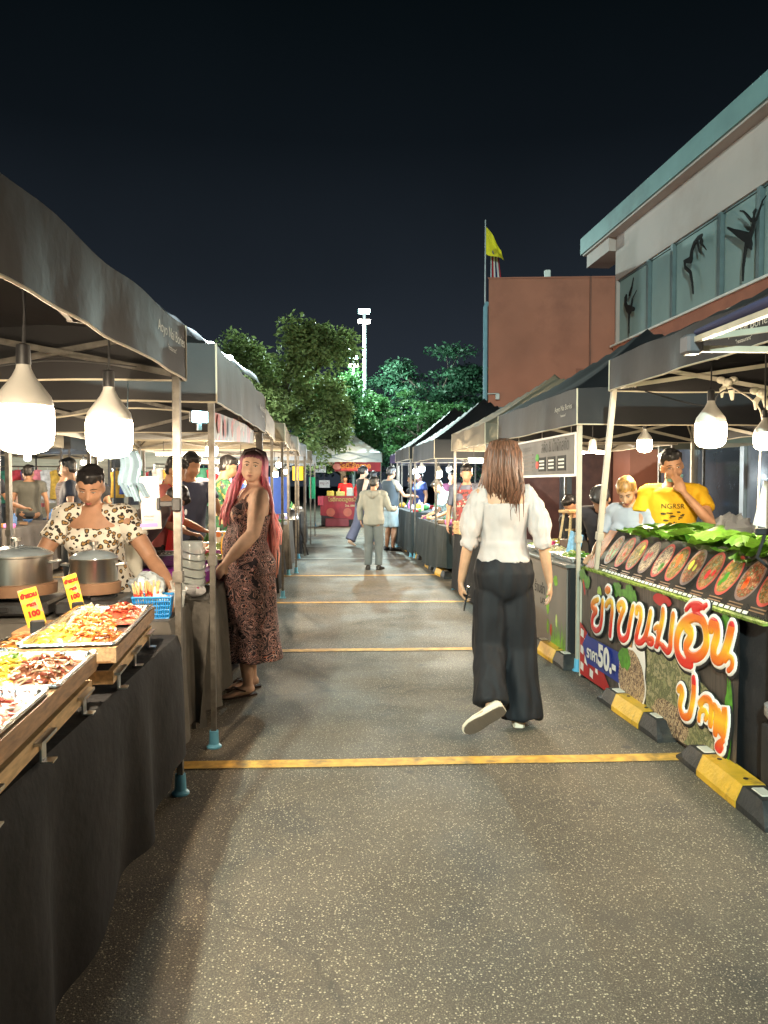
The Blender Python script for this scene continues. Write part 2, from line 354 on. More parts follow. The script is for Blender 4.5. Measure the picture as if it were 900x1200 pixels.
for x, y, rz, lab in [(1.9, 3.28, -.05, 'nearest yellow and black wheel stop, its paint flaking, under the hanging banner corner'),
                  (1.92, 4.35, .02, 'yellow and black wheel stop below the middle of the noodle banner'),
                  (1.93, 5.95, .03, 'yellow and black wheel stop in front of the grey printed counter'),
                  (1.96, 7.15, .0, 'wheel stop beside the far half of the grey printed counter, behind the walking woman'),
                  (1.97, 11.45, .06, 'wheel stop at the bare corner of the table past the beige canopy'),
                  (1.97, 12.55, .0, 'second small wheel stop under the cloth past the beige canopy'),
                  (2.0, 14.2, .0, 'small wheel stop in front of the black table the boy reaches to'),
                  (2.0, 15.6, .0, 'smallest wheel stop near the feet of the man in the dark vest')]:
    if first: o = ws0; o.location = (x, y, 0); o.rotation_euler[2] = rz; o['label'] = lab; first = False
    else: o = dup(ws0, (x, y, 0), rz, lab)
    o['group'] = 'wheel stops along the right edge of the lane'
# ------------------------------------------------------------------ canopies
def logo(parent, o, x, y, s=.1):
    lm = M(200, 195, 180, .6)
    text('Aoyo Nai Bories', s, lm, 'printed_logo', parent, frame(o, x, y))
    o2 = V(o) - V(y).normalized() * s * .95; text('"restaurant"', s * .45, lm, 'printed_logo', parent, frame(o2, x, y))
def canopy(label, xa, xb, ya, yb, zb, zt, zp, fab, rz=0, post=GALV, group=None, piv=None, posts=((-1,-1),(1,-1),(1,1),(-1,1)), pw=.032, sag=.05, foot=FOOTBLUE, seams=True, detail=True, seed=0, footz=.02, leaning=None):
    cx, cy = (xa+xb)/2, (ya+yb)/2; hx, hy = abs(xb-xa)/2, abs(yb-ya)/2
    if piv:   # rotate about a corner
        d = V((cx - piv[0], cy - piv[1], 0)); d.rotate(Matrix.Rotation(rz, 3, 'Z')); cx, cy = piv[0] + d.x, piv[1] + d.y
    t = thing('market_canopy', label, 'canopy', (cx, cy, 0), rz, group)
    H = zp - zt; rs = random.Random(seed * 7 + 3)
    def roof(u, v):
        x = 2*u - 1; y = 2*v - 1; r = max(abs(x), abs(y)); q = min(abs(x), abs(y))
        z = zt + H * (1 - r) ** 1.12 - sag * math.sin(PI * r) * (1 - q / max(r, 1e-3)) * .8
        z += .012 * mnoise.noise(V((x*3 + seed, y*3, 0)))
        if r > .97: z -= .012 * math.sin((x if abs(y) > abs(x) else y) * 5 + seed) ** 2
        return (x*hx*1.012, y*hy*1.012, z)
    q = MB(); q.grid(roof, 24, 24); q.build('roof', fab, t, True, 60)
    # valance: four hanging sides, slightly wavy, seam along bottom
    for k in range(4):
        def vf(u, v, k=k):
            a = 2*u - 1; s = 1.012
            base = [(a*hx*s, -hy*s), (hx*s, a*hy*s), (-a*hx*s, hy*s), (-hx*s, -a*hy*s)][k]
            top = roof((base[0]/hx/1.012 + 1)/2, (base[1]/hy/1.012 + 1)/2)[2]
            wv = .003*math.sin(a*61+seed)*(1-v) + .002*math.sin(a*97+k)*(1-v) + .009 * (1-v) * (mnoise.noise(V((a*4+k*9+seed, 0, seed))) + .5*math.sin(a*9+seed*2+k)) * (1 - a**4)
            nx, ny = [(0, -1), (1, 0), (0, 1), (-1, 0)][k]
            z = zb + (top - zb) * v + (1-v) * .007 * mnoise.noise(V((a*2.5+k*5, 3+seed, 1))) - (1-v)*.03*(1 - a*a)*0
            return (base[0] + nx*(wv+.004*(1-v)), base[1] + ny*(wv+.004*(1-v)), z)
        q = MB(); q.grid(vf, 26, 5); vo = q.build('valance', fab, t, True, 60)
        if seams and detail:
            q = MB(); q.tube([V(vf(i/26, 0)) for i in range(27)], .005, 5); q.tube([V(vf(0, j/5)) for j in range(6)], .006, 5)
            q.build('edge_piping', SEAM, vo, True)
    if detail:
        # folding scissor trusses under each eave and centre mast
        zz = zt - .03; zl = zb + .02
        for k in range(4):
            c = [(-hx, -hy), (hx, -hy), (hx, hy), (-hx, hy)]; a = V((*c[k], 0)); b_ = V((*c[(k+1) % 4], 0)); q = MB(); n_ = 2
            i_ = .03; cc = V((0, 0, 0)); a = a * .975; b_ = b_ * .975
            for j in range(n_):
                p0 = a.lerp(b_, j/n_); p1 = a.lerp(b_, (j+1)/n_)
                q.bar(p0 + V((0, 0, zz)), p1 + V((0, 0, zl)), .014, .026); q.bar(p0 + V((0, 0, zl)) + a.normalized()*-.016, p1 + V((0, 0, zz)) + a.normalized()*-.016, .014, .026)
            q.build('scissor_truss', post, t)
        q = MB(); q.bar((0, 0, zt + H*.35), (0, 0, zp-.02), .03)
        for c in ((-1, -1), (1, -1), (1, 1), (-1, 1)):
            mid = V((c[0]*hx*.5, c[1]*hy*.5, zt + H*.42)); q.bar(V((c[0]*hx*.97, c[1]*hy*.97, zt-.02)), mid, .02); q.bar(mid, V((0, 0, zt + H*.8)), .02)
            q.bar(V((c[0]*hx*.97, c[1]*hy*.97, zb+.04)), mid, .014); q.bar(mid, V((0, 0, zt + H*.35)), .014)
        q.build('roof_struts', post, t)
    for sx, sy in posts:
        x, y = sx*(hx-.02), sy*(hy-.02); bx, by = x, y
        if leaning and (sx, sy) == leaning[0]: bx += leaning[1]; by += leaning[2]
        q = MB(); a = V((bx, by, footz)); b_ = V((x, y, zt-.03)); mdl = a.lerp(b_, .47)
        q.bar(a, mdl + (b_-a)*.02, pw*.82); q.bar(mdl, b_, pw); q.bar(mdl - (b_-a)*.012, mdl + (b_-a)*.012, pw*1.35)
        po = q.build('post', post, t)
        if detail and rs.random() > -1:
            q = MB(); q.T = Matrix.Translation((bx, by, 0)); q.lathe([(.04, .0), (.04, .008), (.027, .02), (.024, .09), (.0, .09)], (0, 0, .001), 10); q.build('foot_cover', foot, po, True)
            q = MB(); q.rbox((x-.028, y-.028, zt-.08), (x+.028, y+.028, zt-.02), .006); q.build('corner_bracket', M(60, 60, 62, .5), po)
            q = MB()
            for zz in (.35, .42, 1.15, 1.22): q.lathe([(0, 0), (.006, 0), (.006, .003), (0, .003)], (0, 0, 0), 8)
    return t
GL = 'dark pop-up canopies in the left row'; GR = 'pop-up canopies in the right row'
s1 = canopy('nearest charcoal canopy at upper left, white lettering on its corner', -2.65, -.57, 1.1, 3.5, 1.86, 2.10, 2.72, FAB_DARK, R(-4.4), piv=(-.57, 3.5), seed=1, group=GL)
s2 = canopy('charcoal canopy above the pink-haired woman, second in the left row', -2.6, -.5, 4.07, 6.5, 1.82, 2.12, 2.7, FAB_DARK, R(-2.4), piv=(-.55, 4.05), seed=2, group=GL)
lg = s1; hx = 1.04*1.012
logo(s1, (1.068, .93, 2.005), (0, 1, 0), (0, 0, 1), .062)
logo(s2, (1.075, .95, 1.99), (0, 1, 0), (0, 0, 1), .06)
for i, (ya, yb, fab, lab) in enumerate([(6.72, 9.1, FAB_WHITE, 'pale silvery canopy just past the charcoal one on the left'), (9.35, 11.7, FAB_BEIGE, 'beige canopy, fourth in the left row'),
      (11.95, 14.3, FAB_WHITE, 'pale canopy, fifth in the left row, beside the yellow tag'), (14.6, 17.0, FAB_WHITE, 'small pale canopy further down the left row'), (17.3, 19.7, FAB_BEIGE, 'small beige canopy near the far end of the left row'), (20.1, 22.4, FAB_WHITE, 'last small pale canopy of the left row, before the red stall')]):
    canopy(lab, -2.55, -.44 + .11*i, ya, yb, 1.9, 2.12, 2.68, fab, 0, seed=10+i, group=GL, detail=i < 3, posts=((1,-1),(1,1),(-1,-1),(-1,1)))
# row behind, across the parallel aisle
k = 0
for X, col_ in ((-4.1, 0), (-7.9, 1), (-11.4, 2)):
    for j, ya in enumerate((4.6, 7.6, 10.6, 13.6, 16.6)):
        if col_ == 0 and j == 0 : continue
        fab = (FAB_BEIGE, FAB_WHITE, FAB_BEIGE, FAB_DARK)[(j + col_) % 4]
        canopy(['first', 'second', 'third'][col_] + ' row behind the left stalls, ' + ['nearest', 'second', 'third', 'fourth', 'deepest'][j] + ' canopy, seen between the poles', X-2.5, X, ya, ya+2.6, 1.98, 2.2, 2.8, fab, 0, seed=30+k, group='canopies of the rows behind the left stalls', detail=(col_ < 2), post=DARKMETAL, seams=False); k += 1
r2 = canopy('nearest charcoal canopy at upper right with a leaning cream post', 1.95, 4.1, 2.45, 4.86, 2.0, 2.21, 2.75, FAB_DARK, 0, post=CREAMBAR, seed=3, group=GR, posts=((-1, 1), (1, 1), (1, -1)), leaning=((-1, 1), 0, .5), foot=BLACK)
r3 = canopy('black canopy with white lettering over the grey printed counter', 1.95, 4.05, 5.5, 7.85, 1.83, 2.1, 2.78, FAB_BLACK, 0, post=CREAMBAR, seed=4, group=GR)
r4 = canopy('beige canopy behind the walking woman', 1.85, 3.95, 8.05, 9.95, 1.82, 2.04, 2.7, FAB_BEIGE, 0, seed=5, group=GR)
canopy('pointed black canopy past the beige one on the right', 1.9, 4.0, 11.75, 14.2, 1.78, 2.08, 2.85, FAB_BLACK, 0, seed=6, group=GR, sag=.12)
canopy('second pointed black canopy on the right, in front of the dark trees', 1.85, 4.0, 14.4, 16.7, 1.85, 2.1, 2.95, FAB_BLACK, 0, seed=7, group=GR, sag=.12)
canopy('purple canopy deep in the right row', 2.0, 4.2, 17.1, 19.4, 1.9, 2.1, 2.75, FAB_PURPLE, 0, seed=8, group=GR, detail=False)
canopy('dark canopy deep in the right row past the purple one', 2.5, 4.6, 19.8, 22.1, 1.9, 2.1, 2.75, FAB_DARK, 0, seed=9, group=GR, detail=False)
canopy('grey-green peaked canopy behind the black lettered one', 4.3, 6.0-.15, 9.2, 11.0, 1.9, 2.1, 2.95, FAB_GREY, 0, seed=19, group=GR, detail=False)
logo(r3, (-1.072, -.9, 1.975), (0, -1, 0), (0, 0, 1), .06)
logo(r2, (-1.092, -.35, 2.1), (0, -1, 0), (0, 0, 1), .06)
# open folding awning arm nearest on the right
aw = thing('awning_frame', 'open cream awning frame with a rolled dark blue cloth, top right corner', 'awning frame', (1.9, 2.9, 0))
q = MB(); q.bar((0, 0, .02), (0, 0, 1.0), .028); q.bar((0, 0, .98), (0, 0, 1.98), .034); q.build('post', CREAMBAR, aw)
q = MB(); q.lathe([(.05, 0), (.05, .02), (.03, .05), (.025, .12), (0, .12)], (0, 0, .001), 12); q.build('foot_cover', FOOTBLUE, aw, True)
q = MB(); q.bar((-.33, .17, 1.985), (-.36, -1.9, 1.985), .028, .022); q.bar((-.33, .17, 1.955), (1.6, .1, 1.955), .03, .024); q.bar((-.3, .1, 1.99), (.9, .05, 2.16), .02, .024); q.build('rail', CREAMBAR, aw)
q = MB(); q.rbox((-.37, .12, 1.93), (-.3, .2, 2.01), .01); q.build('joint', M(90, 90, 95, .5), aw)
q = MB(); q.tube([(-.33, .13, 2.015), (-.335, -.3, 2.02), (-.34, -.9, 2.02), (-.35, -1.8, 2.03)], [.012, .02, .026, .03], 10); q.build('rolled_cloth', mat('navy_cloth', (.02, .025, .08), .8), aw, True)
# white rag knots on the right trusses
for i, (x, y, z) in enumerate([(2.45, 4.35, 1.99), (2.42, 3.95, 1.88)]):
    t = MB(); t.ell((0, 0, 0), (.03, .025, .028)); t.ell((.035, 0, .02), (.03, .012, .02)); t.ell((-.035, .01, .018), (.03, .012, .022))
    t.tube([(0, 0, 0), (.02, -.01, -.05), (.03, 0, -.1)], [.012, .018, .008], 8); t.tube([(0, 0, 0), (-.03, .01, -.04), (-.035, 0, -.085)], [.012, .016, .006], 8)
    o = t.build('rag_knot', M(215, 208, 190, .8), None, True); tag(o, ['white rag knotted on the truss of the right canopy, upper one', 'white rag knot beside the right pendant bulb cord, lower one'][i], 'rag', loc=(x, y, z))
# ------------------------------------------------------------------ lamps
WARM = (1, .8, .55); COOL = (.78, .93, 1.)
FLUX = {}
def lamp(par, loc, c, p, r):
    l = bpy.data.lights.new('lamp_light', 'POINT'); l.energy = p * 1.7; l.color = c; l.shadow_soft_size = r
    o = bpy.data.objects.new('lamp_light', l); C.objects.link(o); o.parent = par; o.location = loc; return o
def glow(name, c, s):
    m = _glow(name, c, min(s, 14)); FLUX[m.name] = (c, s); return m
def _glow(name, c, s): return mat(name, (.9, .9, .88), .4, var=0, emit=c, es=s)
HOUSE = mat('lamp_housing', (.62, .6, .55), .5, var=.08); SOCK = M(38, 38, 40, .5)
GW = glow('warm_glow', WARM, 150); GWF = glow('warm_glow_far', WARM, 250); GC = glow('cool_glow', COOL, 270); GS = glow('saucer_glow', WARM, 30); GN = glow('near_glow', (1, .8, .56), 95)
def bulb(label, x, y, ztop, r, g_, zc=2.1, group=None, n=20, bend=0):
    """shouldered LED bulb hanging from its cord; ztop = top of socket"""
    t = thing('pendant_bulb', label, 'light bulb', (x, y, ztop), 0, group); k = r / .085
    q = MB(); q.lathe([(.012, 0), (.02*k, -.004), (.022*k, -.06*k), (.016*k, -.075*k), (0, -.075*k)], n=n); q.build('socket', SOCK, t, True)
    q = MB(); q.lathe([(.02*k, -.06*k), (.022*k, -.075*k), (.034*k, -.1*k), (.06*k, -.135*k), (.078*k, -.16*k), (.085*k, -.185*k), (.083*k, -.19*k)], n=n); q.build('housing', HOUSE, t, True, 50)
    q = MB(); q.lathe([(.0, -.184*k), (.082*k, -.188*k), (.086*k, -.2*k), (.086*k, -.27*k), (.08*k, -.305*k), (.062*k, -.325*k), (.03*k, -.334*k), (.0, -.335*k)], n=n); q.build('diffuser', g_, t, True, 60); c_, e_ = FLUX[g_.name]; lamp(t, (0, 0, -.335*k - .02*k), c_, max(0, e_ - 14) * .6*4*PI*r*r*PI, .018*k)
    q = MB(); q.tube([(0, 0, -.01), (bend*.5, 0, (zc-ztop)*.4), (bend*.2, 0, (zc-ztop)*.8), (0, 0, zc-ztop)], .0045, 6); q.build('cord', SOCK, t, True)
    return t
G1 = 'bare bulbs hanging in the stalls'
bulb('large glowing bulb cut by the left edge of the photo, under the nearest left canopy', -.855, 2.4, 1.815, .083, GN, 2.05, G1, 28, .012)
bulb('large glowing bulb above the woman in the leopard print blouse', -.76, 3.0, 1.825, .084, GN, 2.02, G1, 28, .006)
bulb('glowing bulb over the near end of the food table, by the bottom left', -.95, 1.35, 1.9, .083, GN, 2.1, G1)
bulb('large glowing bulb right of the laughing man in the yellow shirt', 2.16, 4.0, 1.905, .08, GN, 2.12, G1, 28)
bulb('small glowing bulb left of the man in the yellow shirt', 2.46, 5.5, 1.84, .054, GW, 2.1, G1)
bulb('small glowing bulb at the right edge beside the hanging white sheet', 2.235, 3.62, 1.76, .05, GW, 2.1, G1)
# saucer lamp with blades
t = thing('saucer_lamp', 'flat wide glowing lamp left of the leaning cream post', 'lamp', (2.42, 6.45, 1.78), .3)
q = MB(); q.lathe([(.02, 0), (.03, -.02), (.035, -.09), (.05, -.12), (0, -.12)]); q.build('housing', HOUSE, t, True)
for a in range(3):
    q = MB(); q.ell((.115, 0, -.115), (.095, .05, .012), 16, 6); q.v = [tuple(Matrix.Rotation(a*2*PI/3+.2, 3, 'Z') @ V(p)) for p in q.v]; q.build('lamp_blade', GS, t, True)
q = MB(); q.tube([(0, 0, 0), (0, 0, .3)], .004, 5); q.build('cord', SOCK, t); lamp(t, (0, 0, -.17), WARM, 4, .05)
# square cool LED head at the second left post
t = thing('led_floodlight', 'small blue-white floodlight clipped to the second left post', 'floodlight', (-.59, 4.16, 1.75), .5)
q = MB(); q.rbox((-.05, -.01, -.035), (.05, .02, .035), .008); q.build('housing', M(70, 72, 75, .5), t)
q = MB(); q.rbox((-.044, -.016, -.028), (.044, -.011, .028), .002); q.build('lamp_face', glow('led_face', (.4, .85, 1), 12), t)
q = MB(); q.bar((0, 0, -.03), (0, 0, -.07), .02, .02); q.build('clip', M(120, 150, 160, .4), t)
def tube_light(label, x, y, z, L_, g_=GC, ang=0):
    t = thing('tube_light', label, 'tube light', (x, y, z), ang, 'tube lights under the canopies')
    q = MB(); q.rbox((-L_/2, -.02, 0), (L_/2, .02, .03), .004); q.build('housing', WHITE, t)
    q = MB(); q.tube([(-L_/2+.02, 0, -.016), (L_/2-.02, 0, -.016)], .014, 8); q.build('glowing_tube', g_, t, True); c_, e_ = FLUX[g_.name]; lamp(t, (0, 0, -.07), c_, (e_ - 14)*L_*.088*PI*.6, .03)
    q = MB(); q.tube([(-L_*.35, 0, .03), (-L_*.35, 0, .2)], .004, 4); q.tube([(L_*.35, 0, .03), (L_*.35, 0, .2)], .004, 4); q.build('hanger', SOCK, t)
    return t
tube_light('tube light just left of the pink-haired woman\'s head', -1.02, 9.2, 1.66, .55, GWF)
tube_light('glowing tube light behind the white-bloused woman\'s hair', 2.15, 9.3, 1.68, .5, GWF, .2)
tube_light('tube light over the stall with the man in the green apron', -1.7, 10.6, 1.8, .8, GWF)
pos = [(-1.0, 7.9, 1.9, 'w', 'small bulb above the man in the red apron'), (-2.1, 5.2, 1.9, 'w', 'bulb deep inside the second left stall'),
       (-.72, 11.0, 1.8, 'w', 'glowing bulb just right of the pink hair, nearest of the far left bulbs'), (-.62, 13.2, 1.72, 'w', 'glowing bulb in the left row beside the blue cloth, above the steel dome'),
       (-.66, 15.8, 1.95, 'c', 'glowing bulb above the yellow tag in the left row'), (-.6, 18.4, 1.85, 'w', 'glowing bulb deep in the left row'), (-.7, 21.2, 1.9, 'c', 'last glowing bulb of the left row before the red stall'),
       (-1.6, 13.6, 1.8, 'w', 'bulb further inside the fifth left stall'),
       (2.1, 8.9, 1.85, 'w', 'bulb behind the white-bloused woman, under the beige canopy'), (2.6, 10.9, 1.8, 'w', 'bulb above the vendor in the patterned apron'), (2.05, 12.3, 1.72, 'w', 'glowing bulb between the two thin posts right of the boy'),
       (2.7, 13.4, 1.8, 'c', 'white bulb over the seller in the pale blue shirt'), (2.15, 14.9, 1.85, 'c', 'white bulb above the man in the dark vest, nearest the lane'), (2.9, 15.8, 1.8, 'c', 'white bulb inside the second pointed black canopy'),
       (2.4, 17.6, 1.85, 'c', 'white bulb under the purple canopy'), (2.7, 19.9, 1.9, 'c', 'white bulb deep in the right row, past the purple canopy'), (3.3, 18.3, 1.9, 'c', 'bulb at the back of the purple canopy'), (2.3, 21.5, 1.95, 'c', 'farthest white bulb of the right row'),
       (3.4, 12.6, 1.85, 'w', 'bulb at the back of the first pointed black canopy'),
       (-4.35, 9.7, 1.6, 'w', 'small hanging bulb in the next aisle, left one of a pair'), (-3.9, 9.9, 1.62, 'w', 'small hanging bulb in the next aisle, right one of a pair'),
       (-3.4, 12.8, 2.0, 'w', 'bulb under the canopy above the customer on the phone'), (-5.4, 8.3, 2.05, 'w', 'bulb inside the nearest canopy of the next aisle'), (-5.3, 11.9, 2.05, 'w', 'bulb inside the second canopy of the next aisle'),
       (-5.3, 15, 2.05, 'c', 'cool bulb inside the third canopy of the next aisle'), (-9.2, 8.9, 2.05, 'w', 'bulb in the second row behind, near part'), (-9.0, 12.0, 2.05, 'w', 'bulb in the second row behind, middle part'), (-9.1, 15.2, 2.05, 'w', 'bulb in the second row behind, deep part'),
       (-5.2, 18.2, 2.05, 'w', 'bulb in the deepest canopy of the next aisle'), (-12.6, 12.0, 2.05, 'w', 'bulb in the third row behind')]
first = {}
for x, y, z, k, lab in pos:
    if k not in first: first[k] = bulb(lab, x, y, z, .06, GWF if k == 'w' else GC, z+.25, 'small bulbs lighting the farther stalls', 10)
    else: dup(first[k], (x, y, z), rng.random(), lab)
# red stall strip
tube_light('bright tube light under the valance of the red stall', 1.25, 25.6, 2.02, .8, GWF)
# tall street lamps
def street_lamp(label, x, y, H, s):
    t = thing('street_lamp', label, 'street lamp', (x, y, 0), 0, 'tall lamp posts in line with the lane'); lamp(t, (0, -1.3, H-.9), (.75, 1, .93), s*.62, .15)
    q = MB(); q.lathe([(.16, 0), (.16, .03), (.1, .06), (.09, 3), (.06, H-.3), (0, H-.3)], n=12); q.build('pole', mat('lamp_pole', (.3, .36, .36), .4, .5, var=.3, vs=4), t, True)
    q = MB(); q.bar((0, 0, H-.4), (0, 0, H+.05), .09); q.bar((-.2, 0, H-.32), (.2, 0, H-.32), .05); q.build('bracket', DARKMETAL, t)
    q = MB(); q.rbox((-.22, -.1, H+.02), (.22, .2, H+.12), .03); q.build('lamp_head', M(110, 150, 150, .4), t)
    q = MB(); q.rbox((-.2, -.085, H-.01), (.2, .18, H+.02), .01); q.rbox((-.19, -.104, H+.035), (.19, -.1, H+.105), .001); q.build('glowing_panel', glow('teal_white_lamp', (.62, 1., .93), s), t)
    for sx in (-1, 1):
        q = MB(); q.rbox((sx*.13-.09, -.08, H-.38), (sx*.13+.09, .06, H-.27), .02, Matrix.Rotation(-.35, 3, 'X')); q.build('flood_head', glow('floodlight_face', (1, .9, .78), s*.45), t)
    return t
street_lamp('taller lamp post with teal-white head above the trees', 1.92, 27.9, 7.55, 1500)
street_lamp('farther lamp post just left of the taller one', 1.97, 36, 7.2, 1000)
street_lamp('lamp post of the same line standing behind the photographer', -3.2, -9, 9.1, 5600)
# ------------------------------------------------------------------ buildings
REDW = mat('red_brown_render', (.36, .135, .085), .8, var=.14, vs=1.1, bump=.15, bs=30, dirt=(.24, .09, .06)); PINKW = mat('pale_pink_render', (.5, .41, .375), .8, var=.08, vs=.8, bump=.1, bs=30, dirt=(.44, .33, .29))
TEAL = mat('teal_grey_fascia', (.2, .34, .34), .6, var=.15, vs=1.3, dirt=(.14, .2, .2)); PANEL = mat('teal_panel', (.25, .34, .335), .85, var=.1, vs=1.2)
ALU = mat('aluminium_frame', (.42, .44, .45), .4, .6, var=.1); DARKIN = mat('dark_interior', (.03, .022, .02), .8, var=.3, vs=2)
b = thing('long_building', 'two-storey building with a long eave, pale pink wall and dancer silhouettes on its upper windows', 'building', (6, 4.85, 0))
Y0, Y1 = -8.85, 10.0
def bx(nm, m_, *bs, par=b, sm=0):
    q = MB()
    for a_, c_ in bs: q.box(a_, c_)
    return q.build(nm, m_, par)
bx('upper_wall', PINKW, ((0, Y0, 5.385), (8, Y1, 6.24)), ((.12, Y0, 4.12), (8, Y1-.003, 5.385)), ((0, Y1-.06, 4.12), (.12, Y1, 5.385)))
bx('lower_wall', REDW, ((-.02, Y0, 2.75), (8, Y1+.02, 4.1)), ((0, 9.2, 0), (8, Y1+.01, 2.75)), ((0, -8.8, 0), (.25, -2, 2.75)))
rf = bx('roof', TEAL, ((-.24, Y0-.3, 6.28), (8.3, Y1+1.35, 6.62))); bx('soffit', PINKW, ((-.2, Y0-.28, 6.243), (8.2, Y1+1.3, 6.28)), par=rf); bx('roof_beam', PINKW, ((-.14, Y1+.003, 5.98), (.35, Y1+1.22, 6.24)), par=rf)
bx('window_ledge', WHITE, ((-.06, Y0, 4.1), (.1, Y1+.1, 4.135)))
WY = [14.81, 13.38, 12.45, 10.95]
while WY[-1] > -8: WY.append(WY[-1] - (1.45 if len(WY) % 4 else 1.0))
for i in range(len(WY)-1):
    y1 = WY[i] - 4.85; y0 = WY[i+1] - 4.85
    q = MB(); q.box((.06, y0+.05, 4.14), (.1, y1-.05, 5.375)); wn = q.build('window', PANEL, b)
    q = MB(); q.box((.0, y0-.03, 4.137), (.118, y0+.05, 5.383)); q.box((.03, y0+.08, 4.139), (.118, y0+.1, 5.381)); q.box((.035, y0+.05, 4.137), (.117, y1-.03, 4.16)); q.box((.035, y0+.05, 5.355), (.117, y1-.03, 5.383)); q.build('frame', M(105, 120, 122, .5, .3), wn)
# ground floor shopfront
q = MB(); q.box((.5, Y0, 0), (.55, 9.2, .25)); q.build('plinth', REDW, b)
GL2 = mat('shop_glass', (.035, .045, .06), .08, var=.5, vs=1.2, spec=.8, dirt=(.1, .12, .16))
CUR = mat('blue_grey_curtain', (.16, .19, .26), .8, var=.3, vs=3, stretch=(1, 8, .3))
for i in range(9):
    y0 = 7.7 - 1.5*i
    q = MB(); q.box((.52, y0+.06, .26), (.535, y0+1.44, 2.6)); wn = q.build('window', GL2 if i % 2 else mat('shop_glass_pale', (.1, .12, .16), .15, var=.4, vs=2), b)
    q = MB(); q.box((.47, y0-.05, .02), (.56, y0+.06, 2.74)); q.box((.48, y0+.06, 2.6), (.56, y0+1.45, 2.66)); q.box((.485, y0+.06, .26), (.56, y0+1.45, .3)); q.build('frame', ALU, wn)
    if i in (2, 4, 5):
        q = MB(); q.grid(lambda u, v, y0=y0: (.5+.02*math.sin(u*26), y0+.1+.5*u, .3+2.25*v), 40, 1); q.build('curtain', CUR, wn, True)
    if i in (3, 4, 6): # white decals on glass
        q = MB(); rs = random.Random(i)
        for _ in range(26):
            yy, zz, r_ = y0+.15+rs.random()*1.2, .8+rs.random()*1.5, .012+.02*rs.random()
            q.poly([(.517, yy+r_*math.cos(a), zz+r_*math.sin(a)*(1.2)) for a in [k*PI/4 for k in range(8)]])
        q.build('decal_dots', M(190, 195, 200), wn)
def dancer(label, y, pts, scale=1., z0=4.2):
    """wall silhouette from limb chains given in metres (along, up)"""
    q = MB()
    for ch, rad in pts:
        q.tube([(0, -a*scale, z0 + c*scale) for a, c in ch], [r_*scale for r_ in rad], 10, flat=((1, 0, 0), 1), round_ends=True)
    for i, p in enumerate(q.v): q.v[i] = (max(-.012, min(.012, p[0])), p[1], p[2])
    o = blend(q, 'dancer_silhouette', M(12, 14, 15, .8), None, .012, 1); tag(o, label, 'silhouette', 'dancer silhouettes on the upper windows'); o.location = (6 - .04, y, 0)
    for v_ in o.data.vertices: pass
    return o
# along axis: + is toward the camera (right in the photo)
dancer('small dark dancer silhouette on the far left window panel, arms raised', 14.1, [([(0.04, 4.22), (0.02, 4.4), (0.03, 4.6)], [0.015, 0.022, 0.036]), ([(0.05, 4.63), (-0.06, 4.69), (-0.15, 4.82), (-0.16, 4.92)], [0.073, 0.066, 0.052, 0.037]), ([(-0.11, 4.88), (-0.11, 4.95)], [0.044, 0.037]), ([(0.02, 4.93), (0.13, 5.05), (0.21, 5.2)], [0.029, 0.025, 0.018]), ([(0.11, 4.67), (0.17, 4.83), (0.36, 4.94)], [0.044, 0.025, 0.011]), ([(-0.02, 4.7), (0.24, 4.62)], [0.066, 0.043])], 1., 0)
dancer('dark dancer silhouette arched backwards on one leg, the middle one', 11.6, [([(-0.03, 4.36), (-0.06, 4.53), (-0.13, 4.72)], [0.015, 0.024, 0.036]), ([(-0.13, 4.72), (-0.3, 4.84), (-0.34, 4.94), (-0.15, 4.92)], [0.036, 0.034, 0.043, 0.055]), ([(-0.12, 4.91), (-0.1, 5.04), (-0.01, 5.14), (0.11, 5.18)], [0.061, 0.042, 0.045, 0.045]), ([(0.11, 5.18), (0.21, 5.19)], [0.042, 0.03]), ([(0.17, 5.16), (0.22, 5.09)], [0.036, 0.038]), ([(0.08, 5.13), (0.11, 5.03), (0.14, 4.95)], [0.027, 0.018, 0.009]), ([(0.17, 5.09), (0.29, 4.99), (0.36, 4.92)], [0.027, 0.018, 0.009])], 1., 0)
dancer('largest dark dancer silhouette in arabesque with raised arms', 10.3, [([(0.07, 4.2), (0.07, 4.37), (0.11, 4.57), (0.15, 4.73)], [0.016, 0.024, 0.034, 0.053]), ([(0.17, 4.75), (-0.07, 4.89), (-0.19, 4.96), (-0.35, 5.06)], [0.079, 0.054, 0.033, 0.019]), ([(0.19, 4.74), (0.28, 4.82), (0.31, 4.91), (0.3, 4.96)], [0.073, 0.047, 0.039, 0.044]), ([(0.31, 5.0), (0.31, 5.05), (0.34, 5.07)], [0.016, 0.039, 0.026]), ([(0.25, 4.96), (0.14, 5.07), (0.05, 5.15), (-0.04, 5.19)], [0.026, 0.024, 0.019, 0.013]), ([(0.37, 4.94), (0.45, 5.06), (0.51, 5.14), (0.59, 5.17)], [0.026, 0.02, 0.015, 0.01]), ([(0.17, 4.75), (0.24, 4.63), (0.26, 4.57)], [0.079, 0.057, 0.016]), ([(0.08, 4.78), (0.03, 4.81)], [0.053, 0.027])], 1., 0)
b2 = thing('red_building', 'plain red-brown block with a drainpipe and a small white aerial on its roof', 'building', (3.57, 15.35, 0), R(-8))
q = MB(); q.slab([(0, 0, 2.93), (3.2, 0, 2.93), (3.2, 5, 2.93), (2.3, 5, 2.93)], (0, 0, 2.57)); q.build('wall', REDW, b2)
q = MB(); q.slab([(-.02, -.02, 5.5), (3.0, -.02, 5.5), (3.0, 5.02, 5.5), (2.3, 5.02, 5.5)], (0, 0, .03)); q.build('roof_coping', REDW, b2)
bx('door_panel', mat('recess_panel', (.26, .09, .055), .8), ((1.75, -.012, 2.96), (2.5, 0, 3.7)), par=b2)
